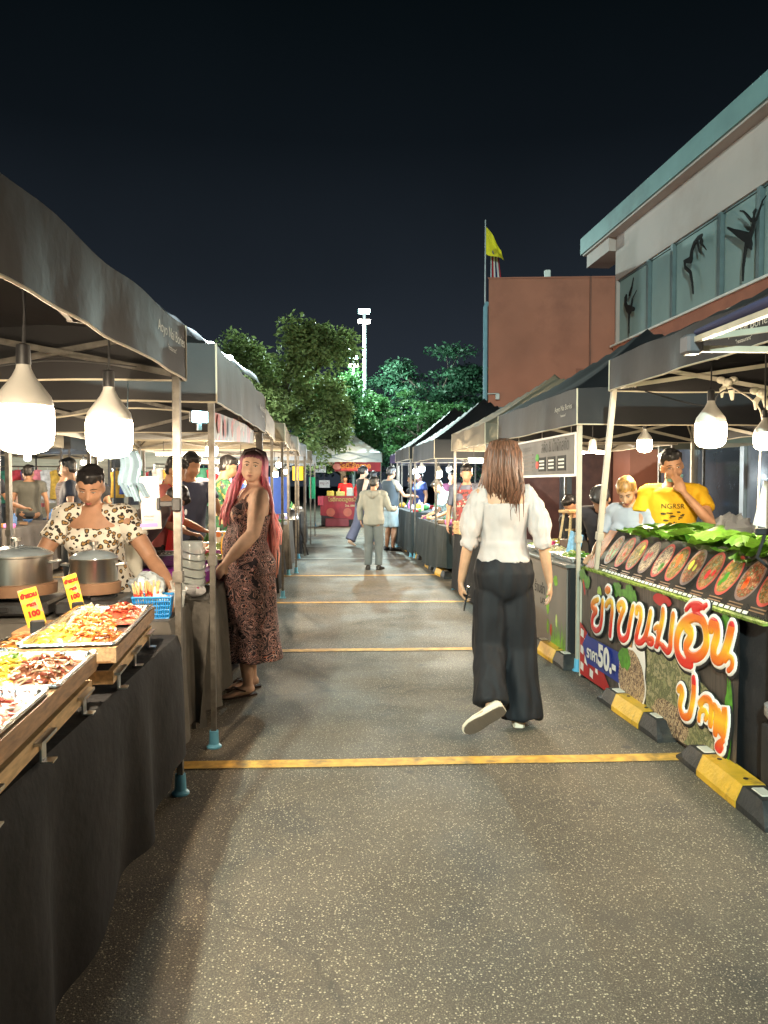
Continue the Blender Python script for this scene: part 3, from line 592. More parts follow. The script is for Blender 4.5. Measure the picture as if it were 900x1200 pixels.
bx('base_strip', M(80, 100, 105, .5), ((-.01, -.02, 2.86), (3.0, .02, 2.935)), par=b2)
q = MB(); q.tube([(2.02, -.03, 3.6), (2.02, -.03, 5.52)], .02, 6); q.build('conduit', M(120, 75, 60, .6), b2)
q = MB(); q.tube([(-.06, .06, 0), (-.06, .06, 4.95), (-.02, .1, 5.05)], .045, 8); q.build('drainpipe', M(120, 160, 175, .4), b2)
q = MB(); q.box((1.2, .3, 5.53), (1.24, .34, 5.62)); q.rbox((1.16, .28, 5.6), (1.28, .36, 5.75), .01); q.build('aerial_box', WHITE, b2)
q = MB(); q.tube([(-.02, -.05, 3.2), (.2, -.06, 3.2)], .012, 5); q.rbox((.14, -.1, 3.08), (.22, -.03, 3.2), .01); q.build('wall_lamp', M(190, 190, 185), b2)
bx('ground_wall', mat('brown_panel', (.1, .035, .025), .7, var=.25), ((.05, 1.2, 0), (3.2, 1.4, 2.93)), par=b2); bx('column', M(60, 60, 62, .6), ((0, .05, 0), (.25, .3, 2.86)), ((1.5, .05, 0), (1.7, .3, 2.86)), par=b2)
# flagpole with flags
f = thing('flagpole', 'thin flagpole with a yellow flag beside the red-brown block', 'flagpole', (3.78, 16.6, 0))
q = MB(); q.tube([(0, 0, 0), (0, 0, 7.1)], [.03, .016], 8); q.build('pole', ALU, f)
YF = mat('yellow_flag_cloth', (.62, .52, .02), .8, var=.15, trans=.3)
q = MB(); q.grid(lambda u, v: (u*.42*(1 - .15*v), .05*math.sin(u*7 + v*2), 7.0 - .62*(1-v) - .42*u*v - u*.12), 14, 8); fl = q.build('yellow_flag', YF, f, True)
q = MB(); q.poly([(.2+.05*math.cos(a), -.012, 6.42+.06*math.sin(a)) for a in [i*PI/6 for i in range(12)]]); q.build('crest', M(60, 60, 110, .8), fl)
f2 = thing('roof_flagpole', 'short flagpole with drooping red, white and blue flag beside the yellow one', 'flagpole', (3.98, 16.9, 5.5))
q = MB(); q.tube([(0, 0, 0), (0, 0, .98)], [.018, .012], 8); q.build('pole', ALU, f2)
q = MB(); n = 0
for k, c in enumerate((0, 1, 2, 1, 0)):
    q.k = c; q.grid(lambda u, v, k=k: (.02+.05*(k+u) * (.6+.4*(1-v)), .03*math.sin((k+u)*3.), .9 - .85*(1-v) * (1-.04*k)), 3, 6)
q.build('striped_flag', [M(170, 30, 45, .8), M(210, 205, 205, .8), M(35, 35, 90, .8)], f2, True)
# distant market hall roof at left
h = thing('market_hall', 'open hall with a pale corrugated roof and two ceiling lights, beyond the left stalls', 'building', (-9, 19.5, 0))
ROOF = mat('pale_roof_sheet', (.33, .35, .38), .5, .2, var=.1)
zr = lambda x: 5.2 - .72*(x-6)*1 if x > 4.8 else 6.06 + .2*(x-4.8)
q = MB(); q.grid(lambda u, v: (7.67*u, -.6+10*v, zr(7.67*u) + .02*math.sin(u*110)), 120, 1); q.build('roof', ROOF, h, True)
for x in (.5, 6.9):
    for y in (0, 4, 8): q = MB(); q.bar((x, y, 0), (x, y, zr(x)), .16); q.build('column', M(120, 125, 130), h)
for x, zz in ((6.59, 4.68), (7.03, 4.36)):
    q = MB(); q.rbox((x-.1, -.72, zz), (x+.1, -.62, zz+.1), .02); q.build('ceiling_light', glow('hall_light', (.85, 1, 1), 14), h); lamp(h, (x, -.67, zz-.12), (.85, 1, 1), 60, .05)
# far low shop front closing the view on the left aisle
q = thing('back_shops', 'long low building with cream shutters behind the left stalls', 'building', (-15.5, 22, 0))
SH = mat('cream_shutter', (.42, .38, .3), .6, var=.2, vs=1, stretch=(1, 1, 14))
bx('wall', SH, ((-16, 0, 0), (12, .5, 3.2)), par=q); bx('roof', M(90, 92, 95), ((-16.3, -.6, 3.2), (12.3, 1, 3.35)), par=q)
for i in range(9): bx('pillar', M(50, 50, 52), ((-14+3*i, -.12, 0), (-13.7+3*i, 0, 3.2)), par=q)
# ------------------------------------------------------------------ trees
LEAF = {}
def leafmat(k, c):
    if k not in LEAF: LEAF[k] = mat(k, c, .55, var=.55, vs=1.3, trans=.28, spec=.3)
    return LEAF[k]
def tree(name, label, x, y, H, rad, z0, m_, n=9000, leaf=.11, seed=0, limbs=9, lean=0, squash=1., layers=False, group=None):
    t = thing(name, label, 'tree', (x, y, 0), 0, group); rs = random.Random(seed)
    bark = mat('bark', (.09, .075, .055), .85, var=.35, vs=6, bump=.4)
    q = MB(); q.tube([(0, 0, 0), (.03, 0, H*.2), (lean*.5, .05, H*.45), (lean, 0, H*.72)], [.16, .12, .09, .04], 9); tips = []
    for i in range(limbs):
        a = 2*PI*i/limbs + rs.random()*.6; hh = z0*.65 + (H - z0) * (.05 + .6*rs.random()); l = rad*(.55+.35*rs.random())
        p0 = V((lean*hh/H, 0, hh)); p1 = p0 + V((math.cos(a)*l*.5, math.sin(a)*l*.5, l*.35)); p2 = p0 + V((math.cos(a)*l, math.sin(a)*l, l*.75*(.4 if layers else 1)))
        q.tube([p0, p1, p2], [.06, .04, .012], 6); tips += [p1, p2]
        for _ in range(2): a2 = a + rs.uniform(-.8, .8); p3 = p1 + V((math.cos(a2)*l*.45, math.sin(a2)*l*.45, l*.3)); q.tube([p1, p3], [.025, .008], 5); tips.append(p3)
    q.build('trunk', bark, t, True)
    # leaf clumps
    cl = []
    for p in tips: cl.append((p, rad*rs.uniform(.2, .34)))
    zc = (H + z0)/2; hz = (H - z0)/2
    while len(cl) < 62:
        d = V((rs.gauss(0, 1), rs.gauss(0, 1), rs.gauss(0, 1))).normalized() * rs.uniform(.45, 1.0)
        p = V((lean + d.x*rad*.86, d.y*rad*.86, zc + d.z*hz*.9))
        if layers: p.z = z0 + round((p.z-z0)/(hz*.42))*hz*.42 + rs.uniform(-.1, .1)
        cl.append((p, rad*rs.uniform(.13, .27)))
    q = MB(); vs = []; fs = []
    for i in range(n):
        p, r = cl[rs.randrange(len(cl))]
        d = V((rs.gauss(0, 1), rs.gauss(0, 1), rs.gauss(0, 1))).normalized() * r * rs.random() ** .45
        if layers: d.z *= .35
        c = p + d; a = V((rs.gauss(0, 1), rs.gauss(0, 1), rs.gauss(0, .6)-.25)).normalized(); u = a.orthogonal().normalized(); u.rotate(Matrix.Rotation(rs.random()*6.28, 3, a)); s_ = leaf*rs.uniform(.6, 1.3)
        o = len(vs); vs += [c, c + a*s_*.45 + u*s_*.24, c + a*s_, c + a*s_*.45 - u*s_*.24]; fs.append((o, o+1, o+2, o+3))
    q._add(vs, fs); q.build('crown', m_, t)
    return t
LG = leafmat('mid_green_leaves', (.2, .26, .09)); LB = leafmat('fresh_green_leaves', (.05, .13, .04)); LD = leafmat('deep_green_leaves', (.03, .085, .045))
TG = 'trees beyond the end of the lane'
tree('leafy_tree', 'tall light green tree standing behind the left row of stalls', -.75, 22.3, 6.65, 2.0, 2.2, LG, 26000, .15, 3, 14)
tree('leafy_tree', 'smaller bright green tree just right of the tall one, lit by the lamp posts', 1.1, 27, 5.6, 1.7, 2.4, LB, 14000, .15, 5, 9, group=TG)
tree('broad_tree', 'wide dark tree with layered boughs left of the red-brown block', 6.3, 38, 8.9, 3.4, 3.0, LD, 16000, .2, 8, 14, layers=True, group=TG)
tree('broad_tree', 'low green layered tree right of the lamp post, above the red stall', 4.6, 33, 5.9, 2.6, 2.6, LB, 9000, .16, 9, 10, layers=True, group=TG)
tree('broad_tree', 'dark tree in the gap between the lamp post and the tall left tree', 2.2, 48, 6.8, 4.2, 2, LD, 9000, .24, 11, 10, group=TG)
tree('broad_tree', 'dark tree directly behind the point of the red stall canopy', 3.4, 42, 5.2, 3.0, 1.6, LD, 7000, .2, 12, 10, group=TG)
tree('broad_tree', 'dark tree behind the second pointed black canopy', 8.2, 32, 5.2, 2.6, 1.5, LD, 7000, .18, 13, 10, layers=True, group=TG)
# ------------------------------------------------------------------ tables and cloths
def table(label, x0, x1, y0, y1, z, group='folding tables', rz=0):
    t = thing('folding_table', label, 'table', ((x0+x1)/2, (y0+y1)/2, 0), rz, group); hx, hy = (x1-x0)/2, (y1-y0)/2
    q = MB(); q.rbox((-hx+.02, -hy+.02, z-.04), (hx-.02, hy-.02, z-.006), .008); q.build('tabletop', M(120, 118, 112, .6), t)
    for sx in (-1, 1):
        for sy in (-1, 1): q = MB(); q.bar((sx*(hx-.07), sy*(hy-.1), 0), (sx*(hx-.09), sy*(hy-.1), z-.04), .025); q.build('leg', GALV, t)
    return t
def cloth(label, x0, x1, y0, y1, z, zb, m_, seed=0, amp=.03, name='tablecloth', group=None, fr=4., flare=.03):
    hx, hy = (x1-x0)/2, (y1-y0)/2; P_ = 2*(2*hx+2*hy); n = max(60, int(P_/.035))
    def per(s):
        d = (s % 1)*P_
        for a, b, L_ in (((-hx, -hy), (hx, -hy), 2*hx), ((hx, -hy), (hx, hy), 2*hy), ((hx, hy), (-hx, hy), 2*hx), ((-hx, hy), (-hx, -hy), 2*hy)):
            if d <= L_: k = d/L_; return V((a[0]+(b[0]-a[0])*k, a[1]+(b[1]-a[1])*k, 0)), V(((b[1]-a[1]), -(b[0]-a[0]), 0)).normalized()
            d -= L_
        return V((-hx, -hy, 0)), V((0, -1, 0))
    q = MB(); zz = zb if callable(zb) else (lambda p: zb)
    def fn(u, v):
        p, nn = per(u); s = u*P_; f = v**.8
        w_ = amp*f*(mnoise.noise(V((s*fr, v*.5, seed))) + .6*math.sin(s*fr*3.1 + 3*mnoise.noise(V((s*1.3, 0, seed))))) + flare*f
        zl = zz(p + V(((x0+x1)/2, (y0+y1)/2, 0))) + .025*mnoise.noise(V((s*2, 7, seed)))
        r_ = .012*(1-math.exp(-v*30))
        return p + nn*(w_ + r_) + V((0, 0, z + (zl - z)*v - .004*min(1, v*20)))
    q.grid(fn, n, 14)
    q.grid(lambda u, v: (-hx + 2*hx*u, -hy + 2*hy*v, z + .002*mnoise.noise(V((u*9, v*9, seed)))), 10, 14)
    o = q.build(name, m_, None, True, 50); tag(o, label, 'tablecloth', group, ((x0+x1)/2, (y0+y1)/2, 0)); return o
def item(mb, name, m_, label, cat, loc, rz=0, group=None, smooth=True, ang=45):
    return tag(mb.build(name, m_, None, smooth, ang), label, cat, group, loc, rz)
table('folding table under the long black cloth at lower left', -1.3, -.68, .35, 3.5, .72)
_c = cloth('long black cloth hanging over the food table at lower left', -1.32, -.665, .3, 3.5, .722, lambda p: .1 + .05*math.sin(p.y*2.2+.6) + (.06 if p.y > 3.2 else 0), BLACKCLOTH, 1, .032, flare=.02); _c.rotation_euler[2] = R(-2.5)
table('folding table under the grey-brown cloth behind the basket', -2.6, -.68, 3.62, 4.25, .755)
cloth('grey-brown cloth on the cross table that holds the pots and the blue basket', -2.62, -.66, 3.6, 4.27, .76, .14, GREYCLOTH, 2, .02)
table('folding table of the second left stall', -1.2, -.6, 4.32, 6.4, .75)
cloth('grey-brown cloth hanging beside the pink-haired woman', -1.22, -.575, 4.3, 6.42, .755, .16, GREYCLOTH, 3, .035, flare=.05)
# hanging loose end of cloth between the first two posts
q = MB(); q.grid(lambda u, v: (-.03+.19*u + .025*math.sin(u*9+v*3), .02*math.sin(u*14)*v - .05*v, -.66*v + .02*math.sin(u*5)), 20, 14)
item(q, 'loose_cloth_end', GREYCLOTH, 'loose end of grey cloth hanging between the first two left posts', 'cloth', (-.71, 4.16, .77), R(8))
# wooden food stands with foil trays
def stand(label, y0, y1, rz, seed):
    t = thing('wooden_stand', label, 'stand', (-.8, (y0+y1)/2, .724), rz, 'wooden two-level food stands'); h_ = (y1-y0)/2; wx = .155
    q = MB()
    for a, b in (((wx-.018, -h_, .1), (wx, h_, .15)), ((-wx, -h_, .1), (-wx+.018, h_, .15)), ((-wx+.018, -h_, .1), (wx-.018, -h_+.018, .15)), ((-wx+.018, h_-.018, .1), (wx-.018, h_, .15))): q.box(a, b)
    q.build('upper_frame', WOOD, t)
    q = MB()
    for k in range(4): q.box((-wx+.018, -h_+.02+k*(2*h_-.04)/4, .112), (wx-.018, -h_+.01+(k+1)*(2*h_-.04)/4-.02, .124))
    q.build('slats', WOOD, t)
    q = MB(); q.box((wx-.03, -h_+.01, .03), (wx-.012, h_-.01, .072)); q.box((-wx+.012, -h_+.01, .03), (-wx+.03, h_-.01, .072)); q.box((-wx+.03, -h_+.01, .03), (wx-.03, -h_+.025, .072)); q.build('lower_frame', PALEWOOD, t)
    for k in (-.8, -.05, .75):
        q = MB(); y = k*h_; q.box((wx-.011, y-.06, .055), (wx+.008, y+.06, .063)); q.box((wx-.011, y-.018, -.001), (wx-.006, y+.018, .055)); q.box((wx-.011, y-.018, -.001), (wx+.02, y+.018, .003)); q.build('bracket', STEEL, t)
    for k in (-1, 1):
        q = MB(); q.box((-.05, k*(h_-.08)-.012, .072), (-.02, k*(h_-.08)+.012, .1)); q.box((.05, k*(h_-.08)-.012, .072), (.08, k*(h_-.08)+.012, .1)); q.build('spacer', WOOD, t)
    return t
stand('nearer wooden two-level stand under the foil food trays, cut by the left edge', 1.45, 2.42, R(2), 1)
stand('farther wooden two-level stand under the tray of yellow and orange salads', 2.5, 3.32, R(3), 2)
stand('wooden stand at the very near end of the food table', .5, 1.4, R(2), 3)
FOODS = {'yellow': ((.75, .5, .05), (.8, .66, .2), (.6, .5, .08)), 'orange': ((.62, .2, .03), (.7, .36, .1), (.45, .1, .02), (.75, .6, .35)), 'red': ((.42, .06, .03), (.55, .14, .05), (.6, .45, .3), (.3, .03, .02)),
         'brown': ((.32, .1, .04), (.42, .2, .1), (.55, .38, .22), (.25, .05, .03)), 'green': ((.12, .3, .03), (.3, .45, .08), (.5, .55, .2)), 'pale': ((.72, .66, .4), (.66, .6, .3), (.8, .76, .6)), 'dark': ((.04, .025, .02), (.08, .05, .03), (.12, .09, .07))}
fm = {}
def foodmats(k):
    if k not in fm: fm[k] = [mat(k + '_food', tuple(.72*x_ for x_ in c), .35, var=.25, vs=40, spec=.6) for c in FOODS[k]]
    return fm[k]
def heap(par, cx, cy, rx, ry, h_, kind, z0, n=110, seed=0, strand=.03, name='food_heap'):
    rs = random.Random(seed); ms = foodmats(kind); q = MB()
    q.grid(lambda u, v: (cx + rx*(2*u-1), cy + ry*(2*v-1), z0 + h_*max(0, (1 - abs(2*u-1)**3)*(1-abs(2*v-1)**3)) * (.7 + .5*mnoise.noise(V((u*4, v*4, seed))))), 14, 14)
    for i in range(n):
        u, v = rs.random(), rs.random(); x, y = cx + rx*(2*u-1)*.92, cy + ry*(2*v-1)*.92; z = z0 + h_*(1 - abs(2*u-1)**3)*(1-abs(2*v-1)**3)*(.75 + .4*rs.random()); a = rs.random()*6.28; l = strand*rs.uniform(.5, 1.2); w_ = rs.uniform(.0025, .006)
        q.k = rs.randrange(len(ms)); d = V((math.cos(a), math.sin(a), rs.uniform(-.3, .3)))*l/2; b_ = V((-d.y, d.x, 0))*.35*rs.uniform(-1, 1)
        q.tube([V((x, y, z)) - d, V((x, y, z+.004)) + b_, V((x, y, z)) + d], [w_*.7, w_, w_*.7], 5)
    return q.build(name, ms, par, True, 60)
def foil_tray(label, x, y, z, hx, hy, heaps, rz=0, seed=0, h_=.035, group='foil trays of food on the left table'):
    t = thing('foil_tray', label, 'food tray', (x, y, z), rz, group); q = MB()
    def ring(a, b, zz): return [V((sx*a, sy*b, zz)) for sx, sy in ((-1, -1), (1, -1), (1, 1), (-1, 1))]
    def rr(a, b, zz, r_=.02, k=4):
        out = []
        for sx, sy, a0 in ((1, 1, 0), (-1, 1, 90), (-1, -1, 180), (1, -1, 270)):
            for j in range(k+1): an = R(a0 + 90*j/k); out.append(V((sx*(a-r_) + r_*math.cos(an), sy*(b-r_) + r_*math.sin(an), zz + .0015*math.sin(len(out)*2.7))))
        return out
    L_ = [rr(hx*.86, hy*.9, .001), rr(hx*.88, hy*.92, .003), rr(hx*.95, hy*.965, h_), rr(hx*1.03, hy*1.02, h_+.002), rr(hx*1.035, hy*1.025, h_-.005)]
    vs = sum(L_, []); n = len(L_[0]); q._add(vs, [tuple(range(n))] + [(i*n+k, i*n+(k+1) % n, (i+1)*n+(k+1) % n, (i+1)*n+k) for i in range(4) for k in range(n)]); q.build('tray', FOIL, t, True, 30)
    for i, (cx, cy, rx, ry, kind, nn) in enumerate(heaps): heap(t, cx*hx, cy*hy, rx*hx, ry*hy, h_*1.25, kind, h_*.35, nn, seed*10+i)
    return t
foil_tray('foil tray of yellow, orange and red salads on the farther wooden stand', -.8, 2.91, .852, .15, .39, [(-.45, -.55, .42, .38, 'yellow', 80), (.35, -.6, .45, .36, 'orange', 150), (-.1, .05, .55, .32, 'orange', 150), (-.5, .6, .35, .33, 'pale', 60), (.35, .55, .48, .4, 'red', 170)], R(3), 1)
foil_tray('foil tray of yellow mango and brown minced salad on the nearer wooden stand', -.8, 2.2, .852, .15, .2, [(-.3, -.1, .55, .7, 'yellow', 90), (.35, .0, .5, .78, 'brown', 190), (-.45, .6, .3, .25, 'green', 30)], R(2), 2)
foil_tray('foil tray of dark red grilled pieces at the left edge of the photo', -.8, 1.77, .852, .15, .2, [(0, 0, .85, .85, 'red', 190)], R(2), 3)
foil_tray('foil tray of orange salad at the near end of the table', -.8, 1.0, .852, .15, .3, [(0, 0, .85, .85, 'orange', 160)], R(2), 4)
foil_tray('pale foil tray at the left edge behind the nearer stand, crinkled white food', -1.13, 2.62, .78, .13, .2, [(0, 0, .85, .85, 'pale', 90)], R(-6), 5)
foil_tray('empty foil tray under the pale one at the left edge', -1.13, 2.66, .735, .14, .22, [], R(2), 6)
foil_tray('foil tray with orange and yellow strips in front of the stove', -1.12, 3.15, .73, .13, .14, [(-.2, 0, .6, .8, 'orange', 80), (.5, 0, .4, .7, 'yellow', 40)], R(0), 7)
# price cards in black clips
CARD = pattern('yellow_price_card', 'cells', [(0, (.6, .4, .03)), (.5, (.62, .45, .07)), (.7, (.6, .3, .18))], 35, .5)
for i, (x, y, rz, w_) in enumerate([(-1.0, 2.9, R(22), .032), (-.985, 3.33, R(42), .03)]):
    t = thing('price_card', ['yellow price card with red writing in a black clip, nearer the camera', 'yellow price card with red writing in a black clip, farther, below the second pot'][i], 'price card', (x, y, .85), rz, 'price cards on the food table')
    tm = Matrix.Rotation(R(-14), 3, 'Y')
    q = MB(); q.box((-w_, -.002, .03), (w_, .002, .17), tm, (0, 0, .03)); c_ = q.build('card', CARD, t)
    for zz, s_, tx in ((.145, .022, 'ยำรวม'), (.11, .016, 'ราคา'), (.075, .028, '100')): text(tx, s_, M(190, 20, 20, .6), 'lettering', c_, Matrix.Translation((0, 0, .03)) @ tm.to_4x4() @ Matrix.Translation((0, 0, -.03)) @ frame((0, -.004, zz), (1, 0, 0), (0, 0, 1)), .002)
    q = MB(); q.rbox((-.025, -.012, .0), (.025, .012, .05), .005); q.tube([(0, 0, .0), (-.03, -.02, -.05), (-.05, -.02, -.1)], .007, 6); q.tube([(0, 0, .0), (.03, -.01, -.05), (.035, .01, -.1)], .007, 6); q.rbox((-.07, -.04, -.12), (.06, .03, -.105), .005); q.build('clip', BLACK, t)
q = MB(); q.rbox((-.1, -.07, 0), (.1, .07, .012), .003); item(q, 'red_folder', M(215, 60, 80, .5), 'flat pinkish-red board lying behind the farther food tray', 'board', (-1.0, 3.48, .725), .2, smooth=False)
q = MB(); q.rbox((-.12, -.14, 0), (.12, .14, .07), .006); item(q, 'brown_box', WOOD, 'low brown wooden box beside the farther price card', 'box', (-1.1, 3.02+.35, .724-.0), 0, smooth=False)
# stoves and pots
DS = mat('stove_steel', (.12, .12, .125), .35, .8, var=.3, vs=12, dirt=(.05, .04, .03))
for i, (x, w_, lab) in enumerate([(-1.45, .21, 'dark steel gas stove under the large pot at the left edge'), (-1.06, .15, 'small dark steel gas stove under the ribbed pot')]):
    t = thing('gas_stove', lab, 'stove', (x, 3.9, .762), 0, 'gas stoves'); q = MB(); q.rbox((-w_, -.17, .012), (w_, .17, .075), .012); q.build('body', DS, t)
    q = MB(); q.rbox((-.035, -.178, .03), (.035, -.169, .055), .01); q.build('handle_hole', BLACK, t)
    q = MB(); q.lathe([(.016, 0), (.016, .02), (.0, .02)], (0, 0, 0), 12); q.v = [(p[0]+w_*.7, -.17-p[2], p[1]+.045) for p in q.v]; q.build('knob', BLACK, t)
    q = MB(); q.lathe([(.1, .075), (.1, .09), (.085, .09), (.085, .078)], n=20); [q.bar((math.cos(a)*.03, math.sin(a)*.03, .094), (math.cos(a)*.13, math.sin(a)*.13, .094), .01) for a in (0, PI/2, PI, PI*1.5)]; q.build('pan_support', DARKMETAL, t)
    for sx in (-1, 1):
        for sy in (-1, 1): q = MB(); q.lathe([(.014, 0), (.014, .014), (0, .014)], (sx*w_*.85, sy*.14, -.001), 8); q.build('foot', BLACK, t)
PAN = mat('brushed_pot_steel', (.5, .48, .44), .3, 1, var=.2, vs=4, stretch=(6, 6, .2))
def pot(label, x, y, z, r, h_, ring=False):
    t = thing('cooking_pot', label, 'pot', (x, y, z), 0, 'steel cooking pots')
    q = MB(); q.lathe([(r*.9, 0), (r*.98, .012), (r, .03), (r, h_-.012), (r*1.03, h_-.008), (r*1.03, h_), (r*.99, h_), (r*.99, h_-.02), (0, h_-.02)], n=40); q.build('body', PAN, t, True)
    q = MB(); q.lathe([(r*1.02, h_), (r*1.0, h_+.008), (r*.7, h_+.03), (r*.2, h_+.042), (0, h_+.043)], n=36); ld = q.build('lid', mat('lid_glass', (.3, .36, .4), .12, .5, var=.2, vs=8), t, True, 60)
    q = MB(); q.lathe([(.008, h_+.04), (.008, h_+.06), (.022, h_+.064), (.022, h_+.08), (0, h_+.083)], n=14); q.build('knob', STEEL, ld, True)
    for s_ in (-1, 1):
        q = MB(); q.tube([(s_*r, -.03, h_*.8), (s_*(r+.035), -.03, h_*.82), (s_*(r+.035), .03, h_*.82), (s_*r, .03, h_*.8)], .006, 8); q.build('handle', STEEL, t, True)
    if ring: q = MB(); q.lathe([(r*1.12, -.001), (r*1.14, .05), (r*1.02, .055), (r*1.01, 0)], n=28); q.build('wind_guard', M(112, 84, 62, .7, var=.3), t, True)
    return t
pot('large dented steel pot with glass lid, cut by the left edge', -1.44, 3.9, .862, .165, .19, True); pot('smaller ribbed steel pot with glass lid in front of the woman in leopard print', -1.07, 3.9, .862, .112, .17, True)
# blue basket with skewers
t = thing('plastic_basket', 'blue plastic basket full of cups and wooden sticks', 'basket', (-.75, 3.72, .764), R(4))
def basket_wall(u, v):
    a = u*4; k = int(min(3, a)); f = a - k; s_ = .86 + .14*v; X, Y_ = .088*s_, .06*s_
    c = [(-X, -Y_), (X, -Y_), (X, Y_), (-X, Y_)]; p, r_ = c[k], c[(k+1) % 4]; return (p[0]+(r_[0]-p[0])*f, p[1]+(r_[1]-p[1])*f, .1*v)
q = MB()
for i in range(64):
    q.bar(V(basket_wall(i/64, 0)), V(basket_wall(i/64, 1)), .0045)
for v in (0, .2, .4, .6, .8, 1): q.tube([V(basket_wall(j/32, v)) for j in range(33)], .0028 if v < 1 else .006, 5)
q.box((-.07, -.048, 0), (.07, .048, .004)); q.build('basket', BLUEPLASTIC, t)
STICK = mat('bamboo_stick', (.6, .42, .2), .6, var=.2, vs=20)
rs = random.Random(2); q = MB(); qr = MB()
for i in range(34):
    a, b_ = rs.uniform(-.06, .02), rs.uniform(-.04, .04); tp = V((a*1.5 + rs.uniform(-.01, .01), b_*1.4, rs.uniform(.14, .17))); q.tube([(a, b_, .02), tp], .0042, 5)
    qr.tube([V((a, b_, .02)).lerp(tp, .62), V((a, b_, .02)).lerp(tp, .74)], .0055, 5)
o = item(q, 'skewer_bundle', STICK, 'bundle of bamboo skewers with red bands standing in the blue basket', 'skewers', (-.75, 3.72, .766), R(4)); qr.build('red_band', M(200, 60, 40), o)
q = MB(); [q.ell((.03+.02*math.cos(i*2.1), .02*math.sin(i*3), .06+.02*(i % 3)), (.026, .022, .02), 8, 6) for i in range(6)]; item(q, 'cotton_napkins', WHITE, 'crumpled white napkins in the blue basket', 'napkins', (-.75, 3.71, .79), 0)
q = MB(); q.lathe([(.018, 0), (.022, .02), (.022, .07), (.008, .085), (.008, .1), (0, .1)], n=14); item(q, 'sauce_bottle', mat('orange_sauce', (.65, .25, .03), .25), 'small orange sauce bottle behind the blue basket', 'bottle', (-.7, 3.85, .765))
def cup(label, x, y, z, r, h_, m_=CLEAR, group=None, straws=0, col=(200, 210, 205)):
    t = thing('plastic_cup', label, 'cup', (x, y, z), 0, group); q = MB(); q.lathe([(r*.75, 0), (r, h_), (r*1.06, h_), (r*1.06, h_-.005), (r*.96, h_-.004), (r*.72, .004), (0, .004)], n=18); q.build('cup', m_, t, True)
    if straws: q = MB(); rs = random.Random(int(x*100)); [q.tube([(rs.uniform(-.3, .3)*r, rs.uniform(-.3, .3)*r, .01), (rs.uniform(-.8, .8)*r, rs.uniform(-.8, .8)*r, h_*1.55)], .0022, 5) for _ in range(straws)]; q.build('straws', WHITE, t)
    return t
cup('clear plastic tub of white straws right of the blue basket', -.69, 4.02, .762, .045, .09, straws=9)
# white bags
def bag(label, x, y, z, sx, sy, sz, m_, seed=0, group=None):
    q = MB(); q.ell((0, 0, sz*.5), (sx, sy, sz*.5), 20, 14)
    vs = []
    for p in q.v:
        n_ = mnoise.noise(V(p)*22 + V((seed, 0, 0))); m2 = mnoise.noise(V(p)*60 + V((seed, 3, 0))); k = 1 + .35*n_ + .12*m2; z_ = max(0, p[2]*(1+.2*n_)); vs.append((p[0]*k*(1 - .35*max(0, z_/sz-.6)), p[1]*k*(1-.35*max(0, z_/sz-.6)), z_))
    q.v = vs; return item(q, 'plastic_bag', m_, label, 'bag', (x, y, z), 0, group, True, 25)
WBAG = mat('white_plastic_film', (.62, .7, .76), .3, var=.15, vs=15, trans=.3)
bag('translucent white plastic bag by the woman\'s reaching hand', -.86, 4.12, .762, .09, .08, .17, WBAG, 1)
bag('small white bag with pink print lying on the grey cloth', -.66, 4.4, .758, .06, .07, .07, pattern('pink_printed_film', 'cells', [(0, (.7, .7, .72)), (.7, (.75, .1, .3)), (.85, (.7, .7, .72))], 18, .4), 2)
bag('clear crumpled bag on the rail behind the banana leaves', 2.95, 5.15, .93, .16, .1, .25, mat('clear_film', (.45, .48, .5), .2, var=.2, trans=.3, alpha=.8), 3)
q = MB(); q.rbox((-.12, -.09, 0), (.12, .09, .3), .01); o = item(q, 'foam_box', M(214, 212, 200, .6), 'white foam box standing right of the woman in leopard print', 'box', (-1.16, 4.85, .762), R(8), smooth=False); q = MB(); q.rbox((-.125, -.095, .3), (.125, .095, .33), .008); q.build('lid', M(225, 224, 215, .6), o)
# sign card in its clamp, glove cloth
t = thing('hanging_sign', 'white payment sign with violet bands clamped to the first left post', 'sign', (-.70, 3.47, 1.195), R(6))
q = MB(); q.rbox((-.05, -.003, 0), (.035, .003, .235), .002, Matrix.Rotation(R(-3), 3, 'Y')); bd = q.build('board', M(115, 112, 112, .35), t)
VIO = M(88, 76, 130, .4); 
for a_, c_ in (((-.038, -.0045, .205), (.034, -.0035, .228)), ((-.05, -.0045, .012), (.024, -.0035, .028))): q = MB(); q.box(a_, c_); q.v = [tuple(Matrix.Rotation(R(-3), 3, 'Y') @ V(p)) for p in q.v]; q.build('band', VIO, bd)
for zz, tx, s_, m_ in ((.217, 'LINE', .012, WHITE), (.19, 'PAYMENT', .009, BLACK), (.058, 'พร้อมเพย์', .011, BLACK), (.043, 'scan to pay', .008, BLACK)): text(tx, s_, m_, 'lettering', bd, frame((-.012+zz*-.03, -.0052, zz), (1, 0, 0), (0, 0, 1)))
q = MB(); q.rbox((.03, -.012, .1), (.1, .008, .125), .004); q.rbox((.02, -.016, .085), (.035, .012, .14), .004); q.rbox((.085, -.035, .08), (.125, .012, .14), .006); q.build('clamp', BLACK, t)
q = MB(); GLV = mat('pale_blue_cloth', (.12, .18, .23), .8, var=.1, trans=.2)
q.grid(lambda u, v: (-.045 + .09*u + .012*math.sin(v*5) + .02*v, .02*math.sin(u*9), .0 - .15*v), 12, 10)
for k in range(3): q.grid(lambda u, v, k=k: (-.035+.035*k + .03*u + .03*v, .012*math.sin(u*6+k) , -.14 - (.06+.02*(k % 2))*v), 4, 5)
